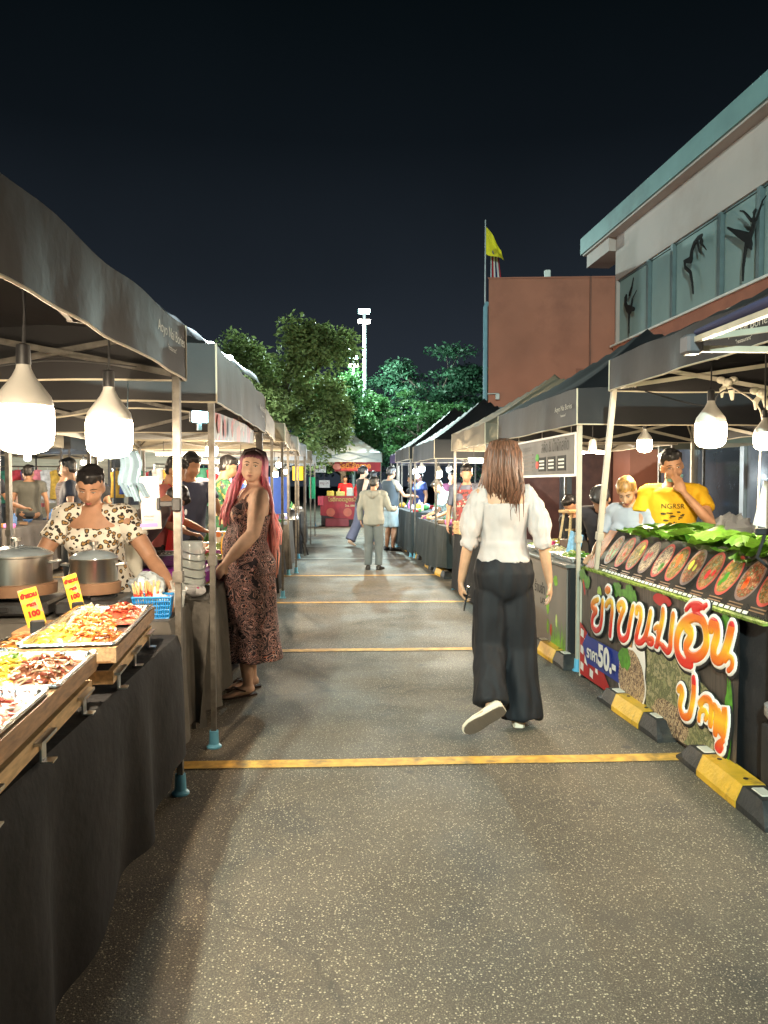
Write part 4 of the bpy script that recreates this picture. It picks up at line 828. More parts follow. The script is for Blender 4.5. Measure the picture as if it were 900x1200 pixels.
q.tube([(0, 0, 0), (.01, 0, .3)], .003, 5); item(q, 'hanging_glove', GLV, 'pale blue glove-like cloth hanging below the second large bulb', 'cloth', (-.80, 3.44, 1.54), R(5))
# ---- goods on the second left stall
BAS = thing('steel_basin', 'wide steel basin of dark noodles with tongs before the red apron', 'basin', (-.98, 4.98, .87)); q = MB(); q.lathe([(.1, 0), (.14, .02), (.165, .08), (.172, .08), (.17, .085), (.158, .08), (.13, .03), (0, .02)], n=30); q.build('bowl', STEEL, BAS, True); heap(BAS, 0, 0, .12, .12, .04, 'dark', .05, 140, 3)
q = MB(); q.tube([(0, 0, .06), (-.07, -.06, .2)], .007, 6); q.tube([(.01, 0, .06), (-.055, -.05, .2)], .007, 6); q.build('tongs', STEEL, BAS)
q = MB(); q.rbox((-.27, -.3, 0), (.27, .3, .105), .02); item(q, 'purple_box', M(150, 50, 165, .6), 'bright purple covered box under the steel basin', 'box', (-.92, 5.1, .762), 0, smooth=False)
q = MB(); q.rbox((-.3, -.4, 0), (.3, .4, .1), .01); item(q, 'purple_box', M(150, 50, 165, .6), 'second purple covered box, right of the clear jar', 'box', (-.9, 5.85, .762), 0, smooth=False)
t = thing('clear_jar', 'tall clear jar with wire rings between the first two left posts', 'jar', (-.70, 4.55, .76)); q = MB(); q.lathe([(.075, 0), (.08, .02), (.08, .25), (.07, .27), (.07, .3), (.066, .3), (.066, .27), (.074, .25), (.074, .01), (0, .01)], n=22); q.build('jar', CLEAR, t, True); q = MB(); q.lathe([(.07, .012), (.07, .2), (0, .2)], n=18); q.build('contents', M(175, 190, 165, .6), t, True)
q = MB(); [q.tube([(.083*math.cos(a), .083*math.sin(a), z_ + .012*math.sin(a*2)) for a in [k*PI/10 for k in range(21)]], .003, 5) for z_ in (.06, .1, .15, .2, .24)]; q.build('wire_rings', STEEL, t)
foil_tray('flat tray of yellow fruit pieces left of the pink-haired woman\'s hand', -.72, 4.78+.12, .762, .1, .14, [(0, 0, .8, .8, 'yellow', 50)], 0, 21, .02, 'trays on the second left stall')
foil_tray('wide pale tray of green and cream snacks at the edge of the second left stall', -.7, 5.4, .863-.0, .11, .2, [(0, .2, .8, .6, 'green', 60), (0, -.6, .7, .3, 'pale', 30)], 0, 22, .025, 'trays on the second left stall')
foil_tray('tray of sliced cucumber and greens under the stacked tubs', -.66, 5.9, .863, .13, .2, [(0, 0, .85, .85, 'green', 90)], 0, 23, .05, 'trays on the second left stall')
q = MB(); q.lathe([(.03, 0), (.05, .03), (.075, .06), (.07, .06), (0, .02)], n=20); item(q, 'pink_bowl', M(230, 90, 120, .4), 'pink bowl behind the second left post', 'bowl', (-.78, 5.5, .865))
TUB = pattern('printed_tub_label', 'cells', [(0, (.7, .6, .45)), (.45, (.6, .2, .06)), (.7, (.12, .3, .36)), (.85, (.7, .66, .6))], 22, .4)
for i, (dx, dy, zz) in enumerate([(0, 0, 0), (.02, .13, 0), (-.12, .04, 0), (0, .01, .085), (.02, .13, .085), (-.12, .04, .085), (0, .02, .17)]):
    q = MB(); q.lathe([(.042, 0), (.05, .08), (.053, .08), (.053, .086), (0, .086)], n=16); item(q, 'printed_tub', TUB, ['lowest front tub', 'lowest rear tub', 'lowest tub nearer the man in green', 'middle front tub', 'upper rear tub', 'upper tub nearer the man in green', 'topmost tub'][i] + ' in the stack of printed tubs', 'tub', (-.7+dx, 6.12+dy, .762+.1*0+zz), i, 'stacked printed tubs')
q = MB(); q.lathe([(.025, 0), (.03, .02), (.03, .11), (.01, .13), (.01, .16), (0, .16)], n=14); item(q, 'yellow_bottle', M(240, 180, 20, .4), 'yellow sauce bottle right of the cucumber tray', 'bottle', (-.63, 5.68, .95-.07))
q = MB(); q.grid(lambda u, v: ((.06*u if 0 else .01*math.sin(u*12)), 2.1*u, -.13 + .15*v + .09*u), 30, 3)
FB = pattern('food_banner_print', 'cells', [(0, (.06, .05, .045)), (.3, (.4, .05, .04)), (.5, (.12, .1, .08)), (.68, (.35, .3, .25)), (.8, (.3, .06, .05)), (.92, (.5, .4, .1))], 9, .5)
o = item(q, 'food_banner', FB, 'dark red and grey food banner hanging below the second left canopy', 'banner', (-.535, 4.15, 1.76), R(-2.2)); 
q = MB(); [q.poly([(.014, y_ + .05*math.cos(a), zc_ + .055*math.sin(a)) for a in [k*PI/8 for k in range(16)]]) for y_, zc_ in ((.22, -.03), (.45, -.04), (.75, -.02))]; q.build('food_picture', M(190, 60, 55, .6, var=.5, vs=30), o)
# ---- right: noodle banner
q = MB(); t = thing('noodle_banner', 'vinyl banner with big orange Thai letters and a blue price arrow', 'banner', (1.95, 3.33, 0))
BY = 2.05
def bw(u, v):  # u along +Y (0 near camera), v up
    bot = .02 + (.055 if u < .12 else .0)*0 ; z_ = bot + (.79 - bot)*v
    if u < .1 and v < .3: z_ -= (.1-u)*(.3-v)*1.2
    return V((.004*math.sin(u*11+v*2) - .004*(1-v), BY*u, max(.012, z_)))
q.grid(bw, 40, 14); WOODB = mat('printed_dark_wood', (.07, .056, .047), .4, var=.5, vs=6, stretch=(1, 9, .6), spec=.5); bn = q.build('banner_sheet', WOODB, t, True)
def bl(pts, d, m_, nm, depth=0):
    """flat printed shape on the banner: pts in metres (along from the far end, height)"""
    q = MB(); q.poly([V((-.0095 - .0007*d - .0*a + .004*math.sin((BY-a)/BY*11), BY - a, b)) for a, b in pts]); return q.build(nm, m_, bn)
def blob(cx, cz, rx, rz_, n=22, j=.12, seed=0, rot=0):
    rs = random.Random(seed); return [(cx + (rx*math.cos(a)*math.cos(rot) - rz_*math.sin(a)*math.sin(rot))*(1+rs.uniform(-j, j)), cz + (rx*math.cos(a)*math.sin(rot) + rz_*math.sin(a)*math.cos(rot))*(1+rs.uniform(-j, j))) for a in [2*PI*k/n for k in range(n)]]
REDP = M(175, 25, 28, .45); WH = M(232, 230, 225, .45, var=.04); BLUEP = M(24, 52, 140, .45)
bl([(.0, .02), (.0, .4), (.16, .34), (.6, .02)], 1, REDP, 'gingham')
for i, (a, b) in enumerate([(.02, .3), (.09, .24), (.02, .18), (.1, .12), (.02, .06), (.18, .16), (.2, .05), (.3, .1), (.38, .04)]): bl([(a, b), (a+.06, b-.01), (a+.065, b+.045), (a+.005, b+.055)], 2, WH, 'gingham_check')
bl([(.06, .245), (.17, .36), (.17, .325), (.74, .325), (.74, .13), (.17, .13), (.17, .1)], 3, BLUEP, 'price_arrow')
leafp = M(70, 130, 30, .5, var=.4, vs=30)
for i, (a, b, c_, d_) in enumerate([(.05, .74, .06, .05), (.14, .7, .05, .05), (.66, .72, .07, .05), (.78, .69, .08, .05), (.9, .71, .07, .045), (.84, .74, .06, .04), (2.0, .6, .03, .12), (1.99, .3, .035, .2), (1.95, .74, .06, .04)]): bl(blob(a, b, c_, d_, 18, .25, i), 1, leafp, 'leaf_picture')
bl(blob(.08, .66, .015, .06, 12, .05, 3, .4), 2, REDP, 'chilli_picture'); bl(blob(.36, .66, .035, .04), 2, M(170, 200, 90, .5), 'lime_picture'); bl(blob(1.3, .75, .11, .035, 14, .05), 2, REDP, 'chilli_picture')
FN = pattern('noodle_photo_print', 'swirl', [(0, (.1, .06, .04)), (.35, (.45, .3, .15)), (.55, (.12, .06, .03)), (.65, (.6, .48, .3)), (.8, (.25, .08, .04)), (.9, (.5, .4, .25))], 38, .5); FN2 = pattern('salad_photo_print', 'food', [(.3, (.1, .16, .08)), (.42, (.3, .28, .13)), (.5, (.06, .08, .03)), (.6, (.42, .36, .2)), (.7, (.08, .1, .05))], 16, .5)
bl(blob(1.0, .33, .1, .18, 20, .03), 1, WH, 'egg_picture'); bl(blob(.86, .42, .04, .13, 20, .03, 0, -.3), 2, M(200, 150, 90, .5), 'roll_picture')
bl(blob(.9, .2, .215, .2, 26, .03), 4, WH, 'bowl_outline'); bl(blob(.9, .2, .2, .185, 26, .03), 5, FN, 'noodle_picture'); bl(blob(.8, .31, .1, .07, 16, .2, 4), 6, leafp, 'herb_picture')
bl([(1.12, .04), (1.12, .44), (1.5, .46), (1.9, .36), (1.86, .04)], 3, FN2, 'salad_picture'); bl(blob(1.45, .12, .26, .09, 22, .1, 2), 5, FN, 'noodle_picture')
ORG = mat('sunset_lettering', (.8, .1, .02), .4, var=0); nt = ORG.node_tree; L = nt.links; b = nt.nodes['Principled BSDF']; tc = _n(nt, 'ShaderNodeTexCoord'); sp = _n(nt, 'ShaderNodeSeparateXYZ'); L.new(tc.outputs['Object'], sp.inputs[0]); r = _n(nt, 'ShaderNodeValToRGB'); e = r.color_ramp.elements; e.new(.5); e.new(.6); e.new(.7)
mt = _n(nt, 'ShaderNodeMath', operation='PINGPONG'); mt.inputs[1].default_value = .32
for i, (p, c) in enumerate([(.0, (.6, .015, .02)), (.11, (.66, .03, .015)), (.19, (.8, .2, .015)), (.255, (.85, .52, .03)), (.33, (.75, .16, .015))]): e[i].position = p; e[i].color = (*c, 1)
L.new(sp.outputs[2], mt.inputs[0])
mr_ = _n(nt, 'ShaderNodeMath', operation='SUBTRACT'); L.new(sp.outputs[2], mr_.inputs[0]); mr_.inputs[1].default_value = .38; ab = _n(nt, 'ShaderNodeMath', operation='ADD'); L.new(mr_.outputs[0], ab.inputs[0]); ab.inputs[1].default_value = 0
cm = _n(nt, 'ShaderNodeMath', operation='WRAP'); cm.inputs[1].default_value = .36; cm.inputs[2].default_value = 0; L.new(mr_.outputs[0], cm.inputs[0]); L.new(cm.outputs[0], r.inputs[0]); L.new(r.outputs[0], b.inputs['Base Color'])
def fat(tx, a, z_, size, wide=1., tilt=0., d0=8, steps=((.042, 0), (.031, 1), (.0125, 2)), mats=None):
    o_ = (0, BY - a, z_); xd = V((0, -math.cos(tilt), math.sin(tilt))); yd = V((0, math.sin(tilt)*.0, 1))
    for off, k in steps:
        m_ = (mats or [BLACK, WH, ORG])[k]; text(tx, size, m_, ['letter_shadow', 'letter_outline', 'lettering'][k], bn, frame((-.03 - .002*k, BY - a, z_), xd, (0, 0, 1)), off/size*size*.9, wide=wide)
# hand-drawn Thai lettering: rounded strokes (distance from the near end, height)
STROKES = [('m',[(1.681,0.611),(1.761,0.583),(1.781,0.547),(1.703,0.533),(1.765,0.484),(1.778,0.422),(1.72,0.396),(1.645,0.421),(1.612,0.476),(1.601,0.55),(1.593,0.615)]),('s',[(1.51,0.716),(1.475,0.706),(1.51,0.686),(1.539,0.697),(1.51,0.716)]),('m',[(1.53,0.596),(1.492,0.627),(1.441,0.632),(1.427,0.585),(1.444,0.506),(1.46,0.413)]),('m',[(1.321,0.603),(1.333,0.627),(1.278,0.652),(1.236,0.634),(1.276,0.581),(1.321,0.507),(1.307,0.443),(1.254,0.426),(1.191,0.46),(1.159,0.531),(1.134,0.599),(1.108,0.652)]),('m',[(1.058,0.629),(1.046,0.657),(1.001,0.656),(0.999,0.605),(1.039,0.525),(1.059,0.462),(0.995,0.464),(0.937,0.506),(0.901,0.573),(0.869,0.661)]),('s',[(0.919,0.49),(0.87,0.514),(0.831,0.509),(0.849,0.483),(0.894,0.478)]),('m',[(0.714,0.698),(0.721,0.644),(0.76,0.557),(0.782,0.489)]),('s',[(0.813,0.579),(0.776,0.599),(0.747,0.589),(0.775,0.567)]),('s',[(0.801,0.482),(0.754,0.507),(0.712,0.501)]),('m',[(0.712,0.501),(0.658,0.484),(0.623,0.512),(0.616,0.585),(0.594,0.694)]),('l',[(0.399,0.474),(0.479,0.469),(0.536,0.5),(0.551,0.558),(0.524,0.629),(0.451,0.689),(0.354,0.726),(0.282,0.716),(0.248,0.667),(0.246,0.607),(0.287,0.554),(0.363,0.517),(0.43,0.522),(0.447,0.558),(0.409,0.605),(0.398,0.646),(0.442,0.649)]),('s',[(0.453,0.746),(0.399,0.782),(0.326,0.796),(0.275,0.785)]),('s',[(0.379,0.762),(0.303,0.78),(0.252,0.802)]),('l',[(0.202,0.695),(0.193,0.724),(0.154,0.718),(0.149,0.669),(0.175,0.608),(0.17,0.559),(0.122,0.56),(0.079,0.602),(0.045,0.671),(0.022,0.738)]),('s',[(0.072,0.568),(0.043,0.594),(0.01,0.589),(0.013,0.555),(0.041,0.53)]),('m',[(0.522,0.31),(0.498,0.326),(0.48,0.303),(0.503,0.236),(0.473,0.187),(0.409,0.203),(0.379,0.263),(0.362,0.336),(0.364,0.408)]),('m',[(0.296,0.302),(0.252,0.337),(0.202,0.34),(0.186,0.3),(0.195,0.228)]),('s',[(0.304,0.215),(0.294,0.259),(0.254,0.28),(0.228,0.267),(0.242,0.238)]),('m',[(0.159,0.327),(0.138,0.31),(0.14,0.259),(0.148,0.201)]),('m',[(0.117,0.312),(0.102,0.271),(0.111,0.213),(0.076,0.297),(0.068,0.343),(0.063,0.283),(0.077,0.215)]),('s',[(0.076,0.187),(0.113,0.167),(0.136,0.136),(0.108,0.129),(0.085,0.154)])]
def smooth(P_, k=6):
    out = []; n = len(P_)
    for a in range(n-1):
        p0, p1, p2, p3 = [V((*P_[max(0, min(n-1, a+d))], 0)) for d in (-1, 0, 1, 2)]
        for i in range(k): u = i/k; out.append(.5*((2*p1) + (p2-p0)*u + (2*p0-5*p1+4*p2-p3)*u*u + (3*p1-p0-3*p2+p3)*u**3))
    out.append(V((*P_[-1], 0))); return out
for nm, m_, add, x_, th in (('letter_shadow', BLACK, .027, -.014, .004), ('letter_outline', WH, .016, -.018, .0055), ('lettering', ORG, 0, -.022, .0065)):
    q = MB()
    for k, P_ in STROKES:
        r_ = {'s': .015, 'm': .022, 'l': .029}[k] + add
        q.tube([(0, a, b_ - (.006 if nm == 'letter_shadow' else 0)) for a, b_, _ in smooth(P_)], r_, 10, flat=((1, 0, 0), 1), round_ends=True)
    q.v = [(max(-th, min(th, p[0])), p[1], max(.02, p[2])) for p in q.v]
    o = blend(q, nm, m_, bn, .0045, 1); o.location = (x_, 0, 0)
text('ราคา', .11, WH, 'lettering', bn, frame((-.026, BY-.28, .215), (0, -1, 0), (0, 0, 1)), .004); text('50.-', .2, WH, 'lettering', bn, frame((-.026, BY-.54, .235), (0, -1, 0), (0, 0, 1)), .009)
q = MB(); [q.tube([(-.01, BY-a, .0), (-.005, BY-a+.01, .79)], .008, 6) for a in (.005,)]; q.build('edge_rope', SEAM, t)
# sloping menu board above
t = thing('menu_board', 'sloping glossy menu board with a row of round food bowls above the noodle banner', 'menu board', (1.97, 3.13, .79)); ML = 2.1
n_ = V((.18, 0, .27)).normalized(); qv = lambda a, h_, d=0: V((.18*h_, a, .27*h_)) + V((-.27, 0, .18)).normalized()*d
q = MB(); P8 = [qv(a, h_, d) for d in (-.012, 0) for a, h_ in ((0, 0), (ML, 0), (ML, 1), (0, 1))]; q._add(P8, [(0, 1, 2, 3), (7, 6, 5, 4), (0, 4, 5, 1), (1, 5, 6, 2), (2, 6, 7, 3), (3, 7, 4, 0)])
bd = q.build('board', mat('glossy_dark_print', (.045, .04, .036), .1, var=.4, vs=5, spec=.8), t)
mtx = frame
for i in range(11):
    a = ML - .14 - i*.183; rs = random.Random(i); q = MB()
    def disc(rx, rh, d, k=0, n=26, j=0): q.poly([qv(a + rx*math.cos(t_)*(1+rs.uniform(-j, j)), .56 + rh*math.sin(t_)*(1+rs.uniform(-j, j)), d) for t_ in [2*PI*m_/n for m_ in range(n)]])
    disc(.082, .36, .0008); q.build('bowl_rim', M(180, 80, 72, .25) if i % 3 else M(130, 110, 105, .25), bd)
    q = MB(); disc(.071, .31, .0016, n=26, j=.03); fk = q.build('bowl_food', [pattern('bowl_print', 'food', [(.3, (.12, .1, .05)), (.42, (.35, .24, .12)), (.5, (.3, .05 + .06*(i % 3), .03)), (.57, (.06, .1, .03)), (.68, (.42, .34, .24))], 22 + i*2, .25) if i not in (3, 4) else FN][0], bd)
    q = MB(); [q.poly([qv(a + ax + .02*math.cos(t_)*sc_, .56 + az + .1*math.sin(t_)*sc_, .0024) for t_ in [2*PI*m_/9 for m_ in range(9)]]) for ax, az, sc_ in ((rs.uniform(-.04, .04), rs.uniform(-.15, .15), 1.), (rs.uniform(-.04, .04), rs.uniform(-.15, .15), .7))]; q.build('garnish', [M(60, 120, 30, .3), M(225, 90, 30, .3), M(200, 190, 60, .3), M(190, 30, 30, .3)][i % 4], bd)
    q = MB(); 
    for r_ in range(2): q.poly([qv(a-.06, .15-.05*r_, .0012), qv(a+.06, .15-.05*r_, .0012), qv(a+.06, .17-.05*r_, .0012), qv(a-.06, .17-.05*r_, .0012)])
    q.build('menu_line', M(120, 90, 60, .4), bd)
q = MB(); [q.poly([qv(ML-.2-k*.052, .035, .0014), qv(ML-.16-k*.052, .035, .0014), qv(ML-.16-k*.052, .085, .0014), qv(ML-.2-k*.052, .085, .0014)]) for k in range(34)]; q.build('price_strip', M(215, 215, 210, .3), bd)
q = MB(); P8 = [qv(a, h_, d) for d in (-.012, .002) for a, h_ in ((ML+.004, 0), (ML+.14, .0), (ML+.14, 1), (ML+.004, 1))]; q._add(P8, [(0, 1, 2, 3), (7, 6, 5, 4), (0, 4, 5, 1), (1, 5, 6, 2), (2, 6, 7, 3), (3, 7, 4, 0)]); q.build('end_panel', M(150, 88, 58, .25, var=.4, vs=20), t)
q = MB(); [q.bar((.1, a, .0), (.18, a, .25), .02) for a in (.1, 1.05, 2.0)]; q.build('support', DARKMETAL, t)
# artificial grass trim
q = MB(); rs = random.Random(4)
q.box((-.02, 0, -.012), (.02, 2.25, 0))
for i in range(1500):
    a = rs.uniform(0, 2.25); x_ = rs.uniform(-.03, .02); q.poly([(x_, a, -.01), (x_+.004, a+.004, -.01), (x_+rs.uniform(-.015, .01), a+rs.uniform(-.01, .01), rs.uniform(.004, .02))])
item(q, 'grass_trim', M(120, 140, 60, .7, var=.5, vs=20), 'strip of fake green grass between the menu board and the noodle banner', 'grass trim', (1.955, 3.12, .795), 0, smooth=False)
table('folding table behind the noodle banner', 2.02, 2.6, 3.1, 5.35, .78); cloth('dark cloth over the table behind the noodle banner', 2.0, 2.62, 3.12, 5.36, .783, .05, BLACKCLOTH, 9, .02, flare=.0)
# banana leaves
t = thing('banana_leaf_pile', 'heap of cut green banana leaves along the top of the menu board', 'banana leaves', (2.3, 3.1, 1.02)); rs = random.Random(8)
for i in range(46):
    a = .05 + 2.05*i/46 + rs.uniform(-.05, .05); x0_ = rs.uniform(-.1, .12); l_ = rs.uniform(.2, .34); w_ = rs.uniform(.07, .12); hd = rs.uniform(-.6, .6) + (PI/2 if rs.random() < .55 else 0); zz = rs.uniform(0, .075); tl = rs.uniform(-.35, .25); fo = rs.uniform(.15, .5); q = MB()
    def lf(u, v):
        x_ = (u-.5)*l_; y_ = (v-.5)*w_*2; z_ = abs(v-.5)*w_*2*fo + .02*math.sin(u*5+i) + x_*math.tan(tl)*.6 + .008*math.sin(v*25+u*6) ; return V((x0_ + x_*math.cos(hd) - y_*math.sin(hd), a + x_*math.sin(hd) + y_*math.cos(hd), zz + z_))
    q.grid(lf, 8, 10); q.build('leaf', LEAFG, t, True)
q = MB(); q.rbox((-.14, .0, -.235), (.28, 2.2, -.02), .01); q.build('leaf_tub', BLACK, t)
# below the table at the right edge
q = MB(); q.lathe([(.06, 0), (.1, .05), (.1, .09), (.03, .12), (.03, .14), (0, .14)], n=18); item(q, 'grey_fan_base', M(150, 150, 150, .4), 'small pale grey appliance in the dark under the right table', 'appliance', (2.02, 3.05, .36), 0)
q = MB(); q.rbox((-.2, -.15, 0), (.2, .15, .36), .01); item(q, 'black_crate', BLACK, 'black crate under the near end of the right table', 'crate', (2.15, 3.0, 0), 0, smooth=False)
for i in range(5):
    q = MB(); q.grid(lambda u, v, i=i: (.3*(u-.5), .36*(v-.5), .012*i + .01*mnoise.noise(V((u*4, v*4, i)))), 8, 8); item(q, 'folded_sack', M(30, 40, 70, .4, var=.4), ['lowest', 'second', 'third', 'fourth', 'top'][i] + ' folded dark blue sack in the pile under the right table', 'sack', (2.05, 2.72, .2+.01*i), .1*i, 'folded sacks under the right table')
q = MB(); q.rbox((-.18, -.2, 0), (.18, .2, .195), .01); item(q, 'dark_tub', M(30, 32, 38, .5), 'dark tub holding the folded blue sacks', 'tub', (2.06, 2.72, 0), 0, smooth=False)
# hanging white sheet at right edge
t = thing('paper_sheet', 'white price sheet on a black clip hanging at the right edge of the photo', 'price sheet', (2.02, 3.2, 1.2), R(-20)); q = MB(); q.box((-.06, -.002, 0), (.06, .002, .2), Matrix.Rotation(R(12), 3, 'Y')); q.build('sheet', M(225, 222, 212, .5), t); q = MB(); q.rbox((-.07, -.01, -.03), (.05, .01, .0), .004); q.tube([(-.03, 0, -.03), (-.06, 0, -.13), (.02, 0, -.2)], .008, 6); q.build('clip', BLACK, t)
q = MB(); q.tube([(0, 0, .2), (.01, 0, .7)], .004, 5); q.build('cord', SEAM, t)
# ---- grey printed counter (third right stall)
t = thing('printed_counter', 'grey-brown printed counter with painted chives and tomato', 'counter', (1.96, 5.68, 0)); CL = 2.1
q = MB(); q.rbox((0, 0, .05), (.55, CL, .75), .008); q.build('cabinet', M(30, 30, 32, .5), t); PANL = mat('grey_brown_print', (.19, .17, .15), .45, var=.12, vs=2); q = MB(); q.box((-.012, .03, .06), (-.002, CL-.01, .74)); fp = q.build('front_panel', PANL, t)
def cl_(pts, m_, nm, d=1): q = MB(); q.poly([(-.012-.0015*d, a, b) for a, b in pts]); q.build(nm, m_, fp)
cg = M(120, 175, 40, .5, var=.3, vs=30); rs = random.Random(1)
for i in range(16): a = .05 + i*.022; cl_([(a, .1), (a+.02, .1), (a+.016+rs.uniform(-.02, .02), .3+rs.uniform(-.06, .06))], cg, 'chive_picture', 1+i % 3)
cl_(blob(.4, .2, .03, .05), M(200, 40, 30, .5), 'tomato_picture'); cl_(blob(.49, .22, .025, .06, 12, .2), cg, 'leaf_picture'); cl_(blob(.3, .62, .05, .04, 14, .3), cg, 'leaf_picture'); cl_(blob(.5, .42, .04, .1, 14, .2), cg, 'leaf_picture'); cl_(blob(.27, .3, .022, .05), M(190, 210, 120, .5), 'lime_picture')
text('ร้านยำ', .12, M(45, 40, 36), 'lettering', fp, frame((-.0145, .72, .5), (0, -1, 0), (0, 0, 1)), .002); text('LATE', .07, M(45, 40, 36), 'lettering', fp, frame((-.0145, .62, .4), (0, -1, 0), (0, 0, 1)), .002)
q = MB(); q.tube([(-.014, .02+.9, .18), (-.014, .3+.9, .3)], .003, 4)
q = MB(); q.rbox((-.03, -.01, .75), (.57, CL+.02, .775), .004); q.build('countertop', M(110, 112, 108, .3), t)
for i, (x, y, hx_, hy_, kinds) in enumerate([(2.12, 5.98, .13, .22, 'green'), (2.12, 6.5, .13, .22, 'pale'), (2.12, 7.0, .13, .2, 'green'), (2.38, 7.3, .1, .2, 'yellow')]): foil_tray(['clear tray of lettuce at the near end of the printed counter', 'tray of pale sprouts in the middle of the printed counter', 'tray of greens at the far half of the printed counter', 'tray of yellow slices behind the greens on the printed counter'][i], x, y, .777, hx_, hy_, [(0, 0, .85, .85, kinds, 110)], 0, 40+i, .045, 'trays on the printed counter')
def stool(label, x, y, z, s_, rz):
    t = thing('wooden_stool', label, 'stool', (x, y, z), rz, 'small wooden display stools'); q = MB(); q.rbox((-.1*s_, -.07*s_, .2*s_), (.1*s_, .07*s_, .222*s_), .004); q.build('seat', PALEWOOD, t)
    for sx in (-1, 1):
        for sy in (-1, 1): q = MB(); q.bar((sx*.09*s_, sy*.06*s_, 0), (sx*.065*s_, sy*.045*s_, .2*s_), .016*s_); q.build('leg', PALEWOOD, t)
    q = MB(); q.bar((-.08*s_, 0, .07*s_), (.08*s_, 0, .07*s_), .014*s_); q.build('stretcher', PALEWOOD, t)
q = MB(); q.rbox((-.13, -.16, 0), (.13, .16, .13), .01); item(q, 'display_box', M(84, 60, 44, .6), 'low brown box holding the two small stools', 'box', (2.33, 6.5, .777), 0, smooth=False)
stool('taller small wooden stool, the left of two on the printed counter', 2.31, 6.58, .908, 1.15, .3); stool('shorter small wooden stool, the right of two on the printed counter', 2.36, 6.36, .908, 1.0, -.2)
q = MB(); q.lathe([(.035, 0), (.045, .05), (0, .05)], n=16); item(q, 'pink_cup', M(225, 70, 120, .4), 'pink cup left of the small stools', 'cup', (2.15, 6.75, .825))
q = MB(); q.box((-.07, -.002, 0), (.07, .002, .19), Matrix.Rotation(R(14), 3, 'Y')); item(q, 'blue_card', M(130, 180, 215, .5, var=.3, vs=30), 'pale blue menu card leaning between the counter trays', 'card', (2.18, 6.2, .80), R(-60), smooth=False)
q = MB(); q.rbox((-.14, -.1, 0), (.14, .1, .1), .02); item(q, 'blue_tub', M(40, 150, 205, .4), 'bright blue tub right of the second right post', 'tub', (2.42, 5.82, .777), 0)
# hanging black and white menu
t = thing('hanging_menu', 'framed grey menu sign with three black panels hanging under the black canopy', 'menu sign', (1.99, 5.66, 1.47)); q = MB(); q.box((0, 0, 0), (.012, 1.7, .3)); mb_ = q.build('board', mat('menu_sheet', (.1, .095, .09), .55, var=.3, vs=4), t)
q = MB(); q.box((-.008, 0, -.02), (.016, 1.72, 0)); q.box((-.008, 0, .3), (.016, 1.72, .315)); q.box((-.008, -.02, -.02), (.016, 0, .315)); q.build('frame', ALU, t)
text('สลัด & น้ำผักสกัด', .13, M(50, 44, 40), 'lettering', mb_, frame((-.003, .5, .23), (0, -1, 0), (0, 0, 1)), .001, wide=.8); text('เมนูแนะนำ', .07, M(70, 60, 60), 'lettering', mb_, frame((-.003, 1.3, .24), (0, -1, 0), (0, 0, 1)))
for k in range(3): q = MB(); q.box((-.004, .22+.26*k, .03), (-.001, .42+.26*k, .15)); pn = q.build('black_panel', BLACK, mb_); q = MB(); [q.box((-.006, .25+.26*k, .05+.03*r_), (-.0045, .39+.26*k, .065+.03*r_)) for r_ in range(3)]; q.build('panel_line', WHITE, pn)
for r_ in range(5): q = MB(); q.box((-.004, 1.12, .04+.035*r_), (-.001, 1.5, .052+.035*r_)); q.build('menu_line', M(110, 100, 95), mb_)
q = MB(); q.ell((-.004, .98, .15), (.003, .05, .035)); q.build('green_pepper_picture', M(60, 160, 40), mb_); q = MB(); q.ell((-.004, .98, .09), (.003, .045, .035)); q.build('red_pepper_picture', M(220, 60, 40), mb_)
q = MB(); [q.tube([(0, y_, .3), (0, y_, .42)], .003, 4) for y_ in (.1, .85, 1.6)]; q.build('hook', STEEL, t)
# ---- farther right tables
table('folding table under the beige canopy', 1.9, 2.5, 8.1, 9.9, .74); cloth('black cloth on the table behind the walking woman', 1.88, 2.52, 8.08, 9.92, .743, .03, BLACKCLOTH, 12, .02)
t = thing('slatted_crate', 'small yellow-brown slatted crate on the black table left of the walking woman', 'crate', (1.96, 9.75, .746), .3)
for k in range(3): q = MB(); q.box((-.11, -.08, .02+.05*k), (.11, -.07, .055+.05*k)); q.box((-.11, .07, .02+.05*k), (.11, .08, .055+.05*k)); q.box((-.12, -.08, .02+.05*k), (-.11, .08, .055+.05*k)); q.box((.11, -.08, .02+.05*k), (.12, .08, .055+.05*k)); q.build('slat', PALEWOOD, t)
q = MB(); q.box((-.11, -.08, 0), (.11, .08, .012)); [q.box((sx*.1-.01, sy*.065-.008, .012), (sx*.1+.01, sy*.065+.008, .165)) for sx in (-1, 1) for sy in (-1, 1)]; q.build('frame', PALEWOOD, t)
GT = 'goods on the far right tables'
table('folding table past the beige canopy', 1.98, 2.7, 10.95, 13.9, .76); cloth('dark cloth with a sagging edge on the table past the beige canopy', 1.93, 2.74, 10.9, 13.95, .765, lambda p: .12 + .06*math.sin(p.y*1.9), mat('dark_green_black_cloth', (.022, .03, .03), .85, var=.2), 14, .04, flare=.04)
table('folding table the boy reaches to', 1.92, 2.7, 14.4, 16.6, .84); cloth('dark cloth on the table the boy reaches to', 1.88, 2.74, 14.35, 16.7, .845, .08, mat('dark_teal_cloth', (.02, .03, .033), .85, var=.2), 15, .03, flare=.03)
table('folding table under the purple canopy', 2.1, 2.8, 17.2, 19.2, .8); cloth('black cloth under the purple canopy', 2.06, 2.84, 17.15, 19.25, .805, .05, BLACKCLOTH, 16, .03)
table('folding table before the red stall on the right', 2.6, 3.2, 20, 22, .8); cloth('black cloth on the last right table', 2.56, 3.24, 19.95, 22.05, .805, .05, BLACKCLOTH, 17, .03)
